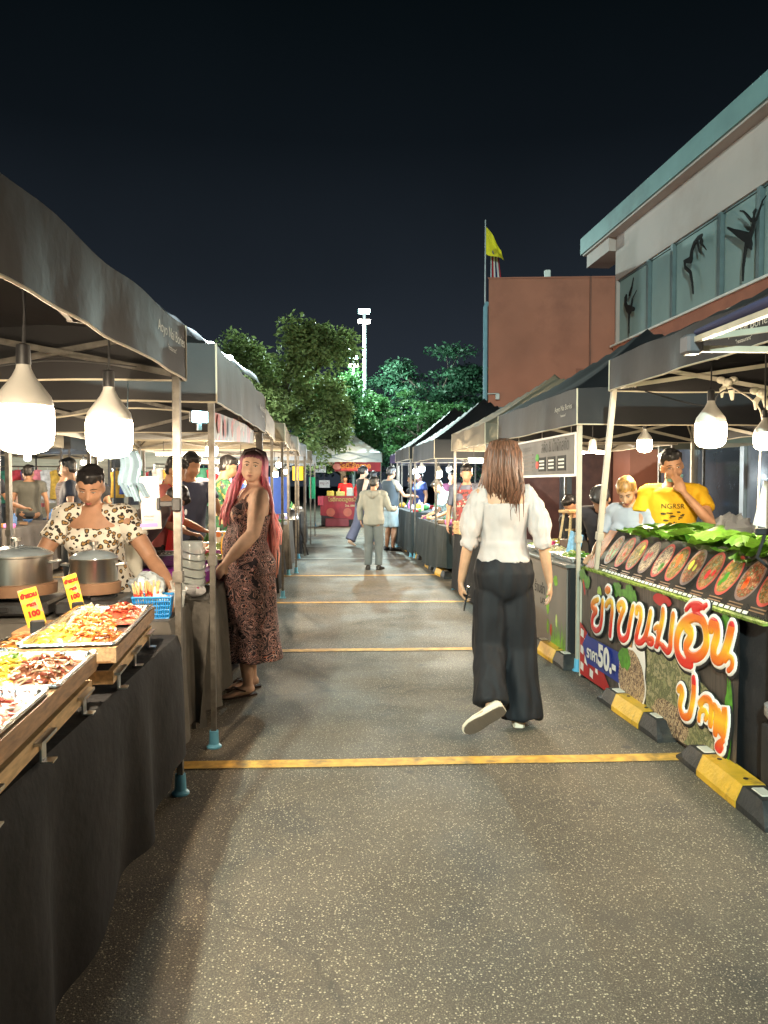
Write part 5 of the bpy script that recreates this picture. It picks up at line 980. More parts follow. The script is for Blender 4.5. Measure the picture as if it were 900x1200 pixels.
rs = random.Random(21); cols = [(225, 120, 190), (235, 235, 230), (220, 170, 60), (200, 60, 60), (90, 130, 190), (230, 210, 150), (120, 90, 60), (240, 240, 240), (70, 140, 80)]
words_ = ['pink', 'white', 'amber', 'red', 'blue', 'cream', 'brown', 'bright white', 'green']
def goods(x0, x1, y0, y1, z, n, where, gname, seed):
    rs = random.Random(seed); cnt = {}
    ordn = ['first', 'second', 'third', 'fourth', 'fifth', 'sixth']
    pts = sorted([(rs.uniform(y0, y1), rs.uniform(x0, x1)) for _ in range(n)])
    for i, (y, x) in enumerate(pts):
        k = rs.randrange(4); ci = rs.randrange(len(cols)); m_ = M(*cols[ci], .45, var=.2, vs=25); q = MB(); s_ = rs.uniform(.8, 1.3)
        if k == 0: q.lathe([(.05*s_, 0), (.085*s_, .05*s_), (.09*s_, .05*s_), (.04, .015), (0, .015)], n=14); nm, wd = 'bowl', 'bowl'
        elif k == 1: q.rbox((-.07*s_, -.06*s_, 0), (.07*s_, .06*s_, .06*s_), .008); nm, wd = 'food_box', 'box'
        elif k == 2: q.lathe([(.03*s_, 0), (.035*s_, .1*s_), (.014, .13*s_), (.014, .16*s_), (0, .16*s_)], n=12); nm, wd = 'bottle', 'bottle'
        else:
            q.ell((0, 0, .05*s_), (.07*s_, .06*s_, .055*s_), 12, 8); q.v = [(p[0]*(1+.3*mnoise.noise(V(p)*30)), p[1]*(1+.3*mnoise.noise(V(p)*25)), max(0, p[2]*(1+.2*mnoise.noise(V(p)*28)))) for p in q.v]; nm, wd = 'knotted_bag', 'bag'
        key = (ci, wd); cnt[key] = cnt.get(key, 0) + 1
        item(q, nm, m_, f'{ordn[cnt[key]-1]+" " if 1 else ""}{words_[ci]} {wd} from the near end {where}', wd, (x, y, z), rs.random()*3, gname, True, 40)
goods(2.02, 2.6, 11.0, 13.8, .767, 22, 'of the table past the beige canopy', 'goods on the table past the beige canopy', 1)
goods(1.98, 2.6, 14.5, 16.5, .847, 14, 'of the table the boy reaches to', 'goods on the table the boy reaches to', 2)
goods(2.15, 2.7, 17.3, 19.1, .807, 8, 'of the table under the purple canopy', 'goods under the purple canopy', 3)
goods(1.98, 2.4, 8.3, 9.5, .745, 6, 'of the black table behind the walking woman', 'goods on the black table', 4)
# big grey chest
q = MB(); q.rbox((-.3, -.45, 0), (.3, .45, .62), .02); item(q, 'steel_chest', M(150, 165, 175, .4), 'pale steel chest behind the pink bag, right of the reaching man', 'chest', (2.95, 14.95, .5), 0, smooth=False)
q = MB(); q.rbox((-.3, -.45, 0), (.3, .45, .5), .02); item(q, 'steel_cabinet', M(110, 120, 128, .5), 'grey cabinet carrying the pale steel chest', 'cabinet', (2.95, 14.95, 0), 0, smooth=False)
# ---- left far tables
for i, (ya, yb, xe, lab) in enumerate([(6.75, 9.0, -.55, 'third left stall'), (9.4, 11.6, -.45, 'fourth left stall'), (12.0, 14.2, -.36, 'fifth left stall'), (14.7, 16.9, -.25, 'sixth left stall'), (17.4, 19.5, -.15, 'seventh left stall')]):
    table('folding table of the ' + lab, xe-.6, xe-.05, ya, yb, .75); cloth(['charcoal', 'black', 'dark grey', 'dark', 'dusky'][i] + ' cloth over the table of the ' + lab, xe-.62, xe, ya-.02, yb+.02, .755, .06, [GREYCLOTH, BLACKCLOTH][i % 2], 20+i, .03)
    goods(xe-.52, xe-.1, ya+.1, yb-.1, .757, (9, 9, 8, 5, 4)[i], 'of the ' + lab, 'goods on the ' + lab, 30+i)
t = thing('steel_dome', 'shiny steel domed food cover in the fifth left stall', 'food cover', (-.42, 13.6, .76)); q = MB(); q.lathe([(.2, 0), (.2, .02), (.17, .11), (.1, .18), (0, .2)], n=24); q.build('dome', STEEL, t, True); q = MB(); q.lathe([(.012, .2), (.02, .23), (0, .24)], n=10); q.build('knob', BLACK, t)
t = thing('folding_stand', 'black folding stand leaning at the lane edge beside the fifth left stall', 'stand', (-.12, 15.0, 0), R(10))
q = MB(); q.bar((-.22, 0, .9), (.05, .0, 0), .03); q.bar((-.22, .4, .9), (.05, .4, 0), .03); q.build('front_legs', BLACK, t); q = MB(); q.bar((-.22, 0, .9), (-.3, 0, 0), .03); q.bar((-.22, .4, .9), (-.3, .4, 0), .03); q.bar((-.2, 0, .85), (-.2, .4, .85), .03); q.bar((-.02, 0, .25), (-.02, .4, .25), .025); q.build('rear_legs', BLACK, t)
q = MB(); q.box((-.1, -.004, 0), (.1, .004, .26)); item(q, 'yellow_tag', M(245, 200, 10, .5), 'plain yellow tag hanging in the sixth left stall', 'tag', (-.25, 14.55, 1.45), 0, smooth=False)
q = MB(); q.grid(lambda u, v: (.16*(u-.5), .02*math.sin(u*9), -.55*v), 8, 6); item(q, 'green_cloth', M(30, 150, 105, .8), 'green cloth hanging from a post near the red stall', 'cloth', (.02, 19.8, 1.55), 0)
q = MB(); q.grid(lambda u, v: (.5*(u-.5), .03*math.sin(u*9), -.6*v), 8, 6); item(q, 'blue_cloth', M(60, 95, 190, .8), 'blue cloth hanging right of the pink hair', 'cloth', (-.62, 12.6, 1.5), 0)
# ---- red stall
canopy('white-grey peaked canopy of the red stall closing the lane', .1, 2.28, 25.0, 27.2, 2.08, 2.4, 3.2, mat('pale_blue_white_fabric', (.42, .5, .54), .6, var=.12, trans=.25), 0, seed=50, sag=.1, posts=((-1, -1), (-1, 1), (1, 1), (1, -1)))
t = thing('red_stall_banner', 'red banner with yellow letters under the white-grey canopy', 'banner', (.75, 24.98, 1.78)); q = MB(); q.grid(lambda u, v: (1.5*u, .01*math.sin(u*14), .3*v), 16, 2); b_ = q.build('banner_sheet', M(165, 24, 36, .6), t); text('โรตีไส้กรอก', .22, M(255, 150, 20, .5), 'lettering', b_, frame((.68, -.02, .17), (1, 0, 0), (0, 0, 1)), .008, wide=1.); q = MB(); q.poly([(.08+.14*math.cos(a), -.015, .15+.1*math.sin(a)) for a in [k*PI/8 for k in range(16)]]); q.build('food_picture', M(230, 130, 110, .5), b_)
q = MB(); q.poly([(.2, -.012, .03), (1.1, -.012, .03), (1.2, -.012, .16), (.25, -.012, .14)]); q.build('orange_flash', M(255, 70, 30, .5), b_)
t = thing('red_stall_counter', 'counter wrapped in a red printed banner at the end of the lane', 'counter', (.32, 25.0, 0)); q = MB(); q.rbox((0, .02, .02), (1.75, .6, .98), .01); q.build('counter_box', M(50, 36, 36), t)
q = MB(); q.grid(lambda u, v: (-.03 + 1.8*u, .01*math.sin(u*20), .28 + .07*math.cos(u*PI*2) + (.7 - .07*math.cos(u*PI*2))*v), 24, 6); b_ = q.build('banner_sheet', M(170, 28, 40, .5, var=.3, vs=4), t)
text('โรตีทอดสูตรโบราณ', .17, M(205, 170, 90, .5), 'lettering', b_, frame((.87, -.02, .86), (1, 0, 0), (0, 0, 1)), .004); text('โทร. 0889 1478', .09, M(225, 200, 150, .5), 'lettering', b_, frame((1.05, -.02, .66), (1, 0, 0), (0, 0, 1)), .002)
for x_ in (.3, .85, 1.35): q = MB(); q.v = []; q.lathe([(.05, 0), (.14, .0), (.14, .004), (.05, .004)], n=16); q.v = [(p[0]+x_, -.016-p[2], p[1]+.45) for p in q.v]; q.build('doughnut_picture', M(205, 100, 75, .5), b_)
q = MB(); q.rbox((0, -.1, 0), (.75, .3, .26), .01); item(q, 'red_crate', M(150, 60, 65, .6), 'dull red crate on the ground below the red stall counter', 'crate', (.45, 24.85, 0), 0, smooth=False)
q = MB(); q.rbox((0, -.1, 0), (.3, .2, .3), .01); item(q, 'grey_crate', M(120, 110, 110, .6), 'small grey crate beside the dull red one', 'crate', (1.7, 24.85, 0), 0, smooth=False)
for i, (x, w_, h_, c, lab) in enumerate([(.62, .24, .16, (250, 220, 90), 'yellow box at the left of the red stall counter'), (.95, .28, .14, (240, 225, 120), 'low pale yellow box on the red stall counter'), (1.25, .2, .26, (235, 235, 220), 'white paper tub on the red stall counter'), (1.72, .36, .26, (245, 205, 70), 'tall yellow box at the right of the red stall counter')]):
    q = MB(); q.rbox((-w_/2, -.1, 0), (w_/2, .1, h_), .01); item(q, 'carton', M(*c, .5), lab, 'carton', (x, 25.25, .98), 0, smooth=False)
q = MB(); q.lathe([(.07, 0), (.07, .25), (.02, .32), (.02, .38), (0, .38)], n=12); item(q, 'red_bottle', M(215, 20, 25, .4), 'red sauce bottle in the middle of the red stall counter', 'bottle', (1.46, 25.2, .98))
for i, (x, z_, lab) in enumerate([(.3, 1.74, 'upper white notice hanging at the left of the red stall'), (.42, 1.25, 'lower white notice hanging at the left of the red stall')]):
    t = thing('notice', lab, 'notice', (x, 24.95, z_), 0, 'white notices of the red stall'); q = MB(); q.box((-.17, 0, 0), (.17, .01, .24)); b_ = q.build('board', M(205, 205, 205, .5), t); text('หมู ไก่', .12, M(120, 60, 70), 'lettering', b_, frame((0, -.01, .15), (1, 0, 0), (0, 0, 1))); q = MB(); q.tube([(0, .005, .24), (0, .005, .45)], .006, 4); q.build('cord', SOCK, t)
q = MB(); q.grid(lambda u, v: (.18*(u-.5), .02*math.sin(u*9), -.3*v), 6, 4); item(q, 'pink_cloth', M(225, 100, 115, .8), 'pink cloth at the left corner of the red stall counter', 'cloth', (.3, 24.94, .98), 0)
# ---- clothing racks and shelves behind the left rows
GC2 = 'garments on the racks behind the left stalls'; gi = 0
colw = [((40, 60, 120), 'blue'), ((170, 50, 60), 'red'), ((200, 195, 190), 'white'), ((60, 60, 66), 'dark'), ((120, 90, 140), 'violet'), ((190, 150, 60), 'mustard'), ((50, 110, 90), 'green'), ((210, 120, 130), 'pink')]
for r_, (x0, y0, n, nm) in enumerate([(-6.9, 17.0, 9, 'left-hand'), (-4.6, 18.4, 8, 'middle'), (-2.9, 14.6, 7, 'right-hand')]):
    t = thing('clothes_rack', f'steel clothes rack, {nm} one of three behind the left stalls', 'clothes rack', (x0, y0, 0)); W = n*.2
    q = MB(); q.tube([(0, 0, 1.75), (W, 0, 1.75)], .015, 6); q.build('rail', STEEL, t)
    for xx in (0, W): q = MB(); q.tube([(xx, 0, 0), (xx, 0, 1.75)], .015, 6); q.tube([(xx, -.2, .02), (xx, .2, .02)], .015, 6); q.build('upright', STEEL, t)
    for k in range(n):
        c, cw = colw[(k*3 + r_*5) % 8]; hgt = .6 + .25*((k*7+r_) % 4)/3; q = MB()
        q.loft([(V((0, 0, -.06)), V((.05, 0, 0)), V((0, .03, 0))), (V((0, 0, -.1)), V((.15, 0, 0)), V((0, .035, 0))), (V((0, 0, -.3)), V((.13, 0, 0)), V((0, .05, 0))), (V((0, 0, -hgt)), V((.16, 0, 0)), V((0, .06, 0)))], 12)
        q.tube([(0, 0, -.06), (0, 0, 0)], .004, 4)
        item(q, 'garment', M(*c, .85, var=.35, vs=14), f'{cw} garment, {["first", "second", "third", "fourth", "fifth", "sixth", "seventh", "eighth", "ninth"][k]} along the {nm} rack behind the left stalls', 'garment', (x0 + .1 + .2*k, y0, 1.74), R(25), GC2)
# second aisle counters
for i, (x, y0, y1, c, lab) in enumerate([(-4.0, 7.7, 10.1, (60, 60, 60), 'nearest'), (-4.0, 10.8, 13.1, (90, 84, 80), 'second'), (-4.0, 13.8, 16.1, (50, 56, 70), 'third')]):
    table(f'{lab} folding table of the next aisle', x-.7, x, y0, y1, .78); cloth(f'{["dark", "grey", "slate"][i]} cloth on the {lab} table of the next aisle', x-.72, x+.02, y0-.02, y1+.02, .785, .08, M(*c, .85), 60+i, .03); goods(x-.6, x-.1, y0+.1, y1-.1, .787, 8, f'of the {lab} table in the next aisle', f'goods on the {lab} table of the next aisle', 70+i)

for i, (pts, lab) in enumerate([([(-2.2, 3.35, 1.93), (-1.6, 3.36, 1.86), (-1.1, 3.4, 1.92), (-.75, 3.42, 1.9)], 'thin grey cable sagging along the back truss of the nearest left canopy'), ([(-2.3, 4.2, 1.84), (-1.5, 4.22, 1.74), (-1.0, 4.24, 1.8), (-.62, 4.22, 1.78)], 'white cable sagging between the first and second left canopies'),
    ([(2.1, 4.7, 1.98), (2.35, 4.4, 1.86), (2.46, 4.3, 1.95), (3.2, 4.2, 1.9)], 'thin dark cable looping under the nearest right canopy'), ([(2.45, 4.33, 1.97), (2.44, 4.0, 1.8), (2.42, 3.96, 1.5), (2.4, 3.95, 1.08)], 'pale cord hanging from the rag knot at upper right')]):
    P_ = [V(p) for p in pts]; c0 = V(P_[0]); q = MB(); sm_ = []
    for a in range(3):
        p0, p1, p2, p3 = P_[max(0, a-1)], P_[a], P_[a+1], P_[min(3, a+2)]
        for k in range(6): u = k/6; sm_.append(.5*((2*p1) + (p2-p0)*u + (2*p0-5*p1+4*p2-p3)*u*u + (3*p1-p0-3*p2+p3)*u**3) - c0)
    sm_.append(P_[3]-c0); q.tube(sm_, .0045, 6); item(q, 'cable', [SOCK, SEAM, SOCK, SEAM][i], lab, 'cable', c0, 0)
# ------------------------------------------------------------------ people
def rot3(yaw=0, pitch=0, roll=0):
    """yaw + = towards the person's left, pitch + = looking down, roll + = tilt to the right"""
    return Matrix.Rotation(yaw, 3, 'Z') @ Matrix.Rotation(-pitch, 3, 'X') @ Matrix.Rotation(roll, 3, 'Y')
def skinmat(k, c): return mat('skin_' + k, tuple(1.12*x_ for x_ in c), .52, var=.16, vs=14, spec=.4, bump=.12, bs=220)
SK = {'tan': skinmat('tan', (.40, .215, .125)), 'brown': skinmat('brown', (.36, .195, .12)), 'light': skinmat('light', (.62, .4, .29)), 'warm': skinmat('warm', (.46, .26, .155))}
HB = mat('black_hair', (.016, .0145, .015), .45, var=.4, vs=30, stretch=(3, 3, .3), spec=.6)
EYEW = M(205, 200, 195, .3, var=0); IRIS = M(20, 14, 12, .2, var=0); BROW = M(35, 25, 22, .7, var=0); LIP = M(150, 75, 70, .45, var=0); NOSTRIL = M(60, 28, 22, .8, var=0)
def person(label, x, y, yaw, H=1.65, skin='tan', build=1., sex='m', lean=0, side=0, head=(0, 0, 0), arms=None, legs=None, vox=.012, top=None, bottom=None, hair=HB, hairstyle='short', shoes=None, group=None, face=None, apron=None, z=0, belly=0, torso_w=1., name='person', fw=1., armf=1.):
    t = thing(name, label, 'person', (x, y, z), yaw, group); s = H / 1.68
    fem = sex == 'f'; B = build
    piv = V((0, 0, .93*s)); RL = Matrix.Rotation(-lean, 3, 'X') @ Matrix.Rotation(side, 3, 'Y')
    U = lambda p: RL @ (V(p)*s - piv) + piv                 # upper-body transform
    UV = lambda p: RL @ (V(p)*s)
    body = MB()
    # torso stations z, half width, half depth, y
    if fem: ST = [(.80, .09, .07, 0), (.84, .165, .115, -.01), (.92, .172, .12, -.012), (1.0, .15, .1, 0), (1.08, .128, .088, .005), (1.17, .132, .092, .005), (1.25, .143, .1, .0), (1.33, .152, .095, -.01), (1.39, .14, .075, -.015), (1.425, .1, .06, -.02), (1.45, .055, .05, -.018)]
    else: ST = [(.80, .09, .07, 0), (.84, .155, .11, -.01), (.92, .16, .115, -.01), (1.0, .15, .105, 0), (1.08, .145, .1, .005), (1.17, .152, .104, .005), (1.25, .165, .11, .0), (1.33, .175, .105, -.01), (1.39, .165, .085, -.015), (1.425, .11, .065, -.02), (1.45, .06, .055, -.018)]
    def torso(mb, z0, z1, inf=0, wf=1., df=1., n=22, flare=0):
        st = []
        for z_, w_, d_, y_ in ST:
            if z_ < z0 - .001 or z_ > z1 + .001: continue
            bl = belly * math.exp(-((z_-1.05)/.12)**2); fl = flare * max(0, (1.05 - z_))
            wd = w_*B*torso_w*wf + inf + fl; dp = d_*B*df + inf + bl*.5 + fl
            f = U if z_ > .9 else (lambda p: V(p)*s)
            c = f((0, y_ + bl*.5, z_)); st.append((c, (UV((wd, 0, 0)) if z_ > .9 else V((wd, 0, 0))*s), (UV((0, dp, 0)) if z_ > .9 else V((0, dp, 0))*s)))
        mb.loft(st, n, ex=2.3)
    torso(body, 0, 9)
    if fem:
        for q_ in (-1, 1): body.ell(U((q_*.07*B, .085*B, 1.245)), (.062*B*s, .055*B*s, .06*s))
    for q_ in (-1, 1): body.ell(U((q_*.065*B, -.085*B, .88)) if 0 else V((q_*.07*B, -.06*B, .88))*s, (.085*B*s, .07*B*s, .09*s))
    # neck and head
    nb = U((0, -.02, 1.40)); hr = RL @ rot3(*head); hc = U((0, .005, 1.52)) + hr @ V((0, .012, .062))*s
    body.tube([nb, U((0, -.012, 1.46)), hc + hr @ V((0, -.02, -.05))*s], [.066*s, .053*s*(.92 if fem else 1.05), .055*s], 14)
    hs = s * (1.0 if vox > .008 else 1.0)
    def HP(p): return hc + hr @ (V(p)*hs)
    R3 = hr
    body.ell(HP((0, -.012, .03)), (.076*(.5+.5*fw)*hs, .094*hs, .088*hs), 20, 14, R3)      # skull
    body.ell(HP((0, .02, -.03)), (.062*fw*hs, .07*hs, .072*hs), 18, 12, R3)        # face / jaw
    body.ell(HP((0, .052, -.088)), (.028*fw*fw*hs, .024*hs, .02*hs), 10, 8, R3)       # chin
    for q_ in (-1, 1):
        body.ell(HP((q_*.078, -.012, -.012)), (.01*hs, .02*hs, .032*hs), 10, 8, R3)
        body.ell(HP((q_*.036*fw, .052, -.035)), (.026*hs, .024*hs, .026*hs), 10, 8, R3) # cheek
    body.tube([HP((0, .083, .008)), HP((0, .094, -.015)), HP((0, .103, -.034))], [.008*hs, .011*hs, .015*hs], 8, round_ends=True)
    for q_ in (-1, 1): body.ell(HP((q_*.012, .092, -.036)), (.0095*hs, .011*hs, .009*hs), 8, 6, R3)
    body.ell(HP((0, .085, -.062)), (.024*hs, .011*hs, .007*hs), 10, 6, R3); body.ell(HP((0, .083, -.072)), (.02*hs, .011*hs, .007*hs), 10, 6, R3)
    body.ell(HP((0, .066, .024)), (.05*hs, .02*hs, .012*hs), 10, 6, R3)          # brow ridge
    # arms: absolute local metres scaled by s
    A = arms or {}
    sh = {}; chain = {}
    for sd, q_ in (('r', 1), ('l', -1)):
        sw = (.175 if not fem else .155)*B*torso_w
        p0 = U((q_*sw, -.012, 1.375)); sh[sd] = p0
        el, wr, hd, palm, curl = A.get(sd, ((q_*(sw+.07), -.03, 1.10), (q_*(sw+.085), .05, .86), (0, .15, -1), (q_*-1, 0, 0), .35))
        el = V(el)*s; wr = V(wr)*s; chain[sd] = (p0, el, wr)
        a_ = B if fem else (.5+.5*B)
        r_ = [.05*a_, .047*a_, .042*a_, .036*a_, .037*a_, .031*a_, .022]
        body.tube([p0, p0.lerp(el, .3), p0.lerp(el, .65), el, el.lerp(wr, .3), el.lerp(wr, .7), wr], [k*s*armf for k in r_], 12, round_ends=True)
        body.tube([U((q_*sw*.5, -.015, 1.4)), p0], [.045*s, .052*a_*s], 10, round_ends=True)
        # hand
        d = V(hd).normalized(); pn = V(palm); pn = (pn - d*pn.dot(d)).normalized(); sidev = d.cross(pn).normalized() * 1
        # thumb side: for right hand with palm normal pn and finger direction d
        th = sidev * (-q_ if True else 1)
        hs_ = s * .95
        pc = wr + d*.045*hs_
        body.loft([(wr, th*.024*hs_, pn*.018*hs_), (wr + d*.03*hs_, th*.036*hs_, pn*.016*hs_), (wr + d*.075*hs_, th*.041*hs_, pn*.014*hs_), (wr + d*.088*hs_, th*.038*hs_, pn*.01*hs_)], 12)
        fr = .0082*hs_ if vox < .009 else .0095*hs_
        for j, (o_, L_) in enumerate(((.03, .07), (.0105, .078), (-.0105, .073), (-.03, .058))):
            b0 = wr + d*.08*hs_ + th*o_*hs_; dd = (d + th*(o_*2.6)).normalized(); ax = curl*(1 + .15*j)
            pts = [b0 - dd*.02*hs_, b0]; cur = 0
            for sg in (.42, .33, .25):
                cur += ax * .9; v_ = dd*math.cos(cur) + pn*math.sin(cur); pts.append(pts[-1] + v_*L_*sg*hs_)
            body.tube(pts, [fr*1.1, fr*1.1, fr, fr*.92, fr*.8], 8, round_ends=True)
        tb = wr + d*.022*hs_ + th*.026*hs_; td = (d*.75 + th*.62 + pn*.3).normalized(); td2 = (d*.95 + th*.15 + pn*(.3+curl*.5)).normalized()
        body.tube([tb - td*.015*hs_, tb, tb + td*.035*hs_, tb + td*.035*hs_ + td2*.028*hs_], [.012*hs_, .0125*hs_, .0105*hs_, .008*hs_], 8, round_ends=True)
    # legs
    Lg = legs or {}
    leg = {}
    for sd, q_ in (('r', 1), ('l', -1)):
        hp = V((q_*.085*B, -.005, .86))*s
        kn, an, fd, *lu = Lg.get(sd, ((q_*.095, .02, .47), (q_*.1, -.02, .085), (q_*.2, 1, -.02)))
        kn = V(kn)*s; an = V(an)*s; fd = V(fd).normalized(); leg[sd] = (hp, kn, an, fd)
        r_ = [.088*B, .082*B, .064*B, .054*B, .056*B, .046*B, .034]
        body.tube([hp, hp.lerp(kn, .35), hp.lerp(kn, .75), kn, kn.lerp(an, .3), kn.lerp(an, .65), an], [k*s for k in r_], 14, round_ends=True)
        up = V(lu[0]) if lu else V((0, 0, 1)); up = (up - fd*up.dot(fd)).normalized(); sv = fd.cross(up)
        hl = an - fd*.045*s - up*.045*s
        body.loft([(hl + up*.01*s, sv*.026*s, up*.022*s), (an - up*.03*s, sv*.034*s, up*.045*s), (an + fd*.06*s - up*.045*s, sv*.038*s, up*.032*s), (an + fd*.12*s - up*.058*s, sv*.045*s, up*.02*s), (an + fd*.165*s - up*.062*s, sv*.04*s, up*.014*s), (an + fd*.19*s - up*.066*s, sv*.024*s, up*.008*s)], 14)
    sm = 5 if vox < .009 else 3
    blend(body, 'body', SK[skin] if isinstance(skin, str) else skin, t, vox, sm)
    info = dict(t=t, U=U, UV=UV, HP=HP, hr=hr, hs=hs, s=s, chain=chain, leg=leg, torso=torso, sh=sh, B=B)
    # face details
    if face or vox < .0105:
        fc = face or {}
        for q_ in (-1, 1):
            q = MB(); op = .35 if fc.get('gaze', (0, 0))[1] < -.5 else 1; q.ell(HP((q_*.03, .0755, .003)), (.0125*hs, .0075*hs, .0042*hs*op), 12, 8, R3 @ Matrix.Rotation(-q_*.25, 3, 'Z')); e_ = q.build('eye', EYEW, t, True, 180)
            q = MB(); gx, gz = fc.get('gaze', (0, 0)); q.ell(HP((q_*.03 + gx*.004, .0825, .003+gz*.0015*op)), (.0052*hs, .003*hs, .0041*hs*op), 10, 6, R3); q.build('iris', IRIS, e_, True, 180)
            q = MB(); q.tube([HP((q_*.012, .0875, .024)), HP((q_*.03, .0865, .0295)), HP((q_*.05, .07, .023))], [.0022*hs, .003*hs, .0015*hs], 6); q.build('eyebrow', fc.get('brow', BROW), t, True)
            q = MB(); q.tube([HP((q_*.015, .083, .0095)), HP((q_*.03, .0862, .0118)), HP((q_*.046, .0755, .008))], [.0014*hs, .002*hs, .0014*hs], 6); q.build('eyelid', fc.get('brow', BROW), t, True)
            q = MB(); q.ell(HP((q_*.0068, .1, -.0435)), (.0035*hs, .003*hs, .002*hs), 8, 6); q.build('nostril', NOSTRIL, t, True)
        q = MB(); q.tube([HP((-.024, .082, -.066)), HP((-.01, .0945, -.0645)), HP((0, .0955, -.0655)), HP((.01, .0945, -.0645)), HP((.024, .082, -.066))], [.001*hs, .003*hs, .0034*hs, .003*hs, .001*hs], 8)
        q.tube([HP((-.018, .083, -.073)), HP((0, .0935, -.0745)), HP((.018, .083, -.073))], [.001*hs, .0038*hs, .001*hs], 8); q.build('lips', fc.get('lip', LIP), t, True, 180)
    # clothing
    def sleeves(mb, frac, r0, r1, inf=0):
        for sd in 'rl':
            p0, el, wr = chain[sd]; pts = [p0.lerp(el, -.05) ]; full = (el-p0).length + (wr-el).length; d_ = frac*full; la = (el-p0).length
            if d_ <= la: pts += [p0.lerp(el, d_/la*k) for k in (.35, .7, 1)]
            else: pts += [p0.lerp(el, .4), p0.lerp(el, .8), el, el.lerp(wr, (d_-la)/(full-la)*.5), el.lerp(wr, (d_-la)/(full-la))]
            n_ = len(pts); mb.tube(pts, [(r0 + (r1-r0)*i/(n_-1))*s for i in range(n_)], 14)
    if top:
        q = MB(); inf = top.get('inf', .012); torso(q, top.get('z0', .84), top.get('z1', 1.43), inf, flare=top.get('flare', 0))
        if fem and not top.get('flat'):
            for q_ in (-1, 1): q.ell(U((q_*.07*B, .085*B, 1.245)), ((.066*B+inf*.6)*s, (.058*B+inf*.6)*s, (.066*B)*s))
        q_sw = (.175 if not fem else .155)*B*torso_w
        if top.get('sleeve', .2):
            for q_, sd in ((1, 'r'), (-1, 'l')): q.tube([U((q_*q_sw*.4, -.015, 1.385)), sh[sd]], [.055*s + inf*s, .056*B*s + inf*s], 12, round_ends=True)
            sleeves(q, top.get('sleeve', .2), top.get('r0', .06*(.5+.5*B)), top.get('r1', .062*(.5+.5*B)))
        if top.get('hood'): q.tube([U((-.09, .02, 1.43)), U((-.085, -.1, 1.41)), U((0, -.15, 1.37)), U((.085, -.1, 1.41)), U((.09, .02, 1.43))], [.03*s, .055*s, .07*s, .055*s, .03*s], 12, round_ends=True)
        blend(q, top.get('name', 'shirt'), top['m'], t, vox, 2, (top.get('fold', .006)*s, top.get('fs', (9, 9, 5))))
    if bottom:
        q = MB(); k = bottom.get('kind', 'trousers'); inf = bottom.get('inf', .014)
        if k in ('trousers', 'shorts'):
            torso(q, .8, bottom.get('z1', .93), inf)
            for sd in 'rl':
                hp, kn, an, fd = leg[sd]; rt = bottom.get('r', (.1, .085, .075, .07)); fr_ = bottom.get('len', 1.)
                if k == 'shorts': pts = [hp, hp.lerp(kn, .5), hp.lerp(kn, fr_)]; rd = [rt[0], rt[1], rt[1]*1.02]
                else: pts = [hp, hp.lerp(kn, .5), kn, kn.lerp(an, .5), kn.lerp(an, fr_)]; rd = [rt[0], (rt[0]+rt[1])/2, rt[1], rt[2], rt[3]]
                q.tube(pts, [r_*B*s for r_ in rd], 16)
        else:
            torso(q, .8, bottom.get('z1', .93), inf); zb = bottom.get('zb', .3); w_ = bottom.get('w', .2)
            q.loft([(V((0, -.01, .9))*s, V((.185*B, 0, 0))*s, V((0, .14*B, 0))*s), (V((0, 0, .6))*s, V(((.185*B+w_)/2, 0, 0))*s, V((0, .15*B, 0))*s), (V((0, 0, zb))*s, V((w_, 0, 0))*s, V((0, w_*.8, 0))*s)], 24)
        blend(q, k if k != 'skirt' else 'skirt', bottom['m'], t, vox, 2, (bottom.get('fold', .007)*s, bottom.get('fs', (8, 8, 3))))
    if apron:
        q = MB(); w1 = .13*B; dd = .125*B + .012
        q.grid(lambda u, v: U(((2*u-1)*(w1*(1.25 if v < .55 else 1.25 - (v-.55)*1.2)), (dd + .015 + belly*.6*(1-abs(v-.5)*1.4) - .05*abs(2*u-1)**2.2*(1 if v < .6 else .6)) - (.02 if v > .8 else 0), .72 + .64*v)), 14, 16)
        ap = q.build('apron', apron['m'], t, True)
        q = MB(); [q.tube([U((k_*.08*B, dd*.9, 1.35)), U((k_*.07, .02, 1.44)), U((k_*.03, -.06, 1.46))], .008*s, 6) for k_ in (-1, 1)]; q.build('strap', apron['m'], ap, True)
    # hair
    if hairstyle == 'short':
        q = MB(); q.ell(HP((0, -.03, .044)), (.0815*hs, .093*hs, .092*hs), 20, 12, R3); q.ell(HP((0, -.045, .0)), (.078*hs, .07*hs, .075*hs), 16, 10, R3); q.ell(HP((0, .022, .082)), (.062*hs, .06*hs, .046*hs), 16, 10, R3)
        rs = random.Random(int(abs(x*100)+abs(y*37)))
        for i in range(46):
            a = rs.uniform(-2.3, 2.3); a0 = rs.uniform(0, .8); r_ = .06*a0
            b0 = V((math.sin(a)*r_, math.cos(a)*r_*1.1-.02, .126 - .03*a0)); e0 = V((math.sin(a)*.078, math.cos(a)*.096-.014, rs.uniform(.045, .085) - (.035 if abs(a) > 1 else 0)))
            m0 = (b0+e0)/2 + V((math.sin(a)*.02, math.cos(a)*.022, .012)); q.tube([HP(b0), HP(m0), HP(e0)], [.01*hs, .014*hs, .003*hs], 6)
        blend(q, 'hair', hair, t, min(vox, .008), 1, (.004, (40, 40, 12)))
    elif hairstyle == 'bun':
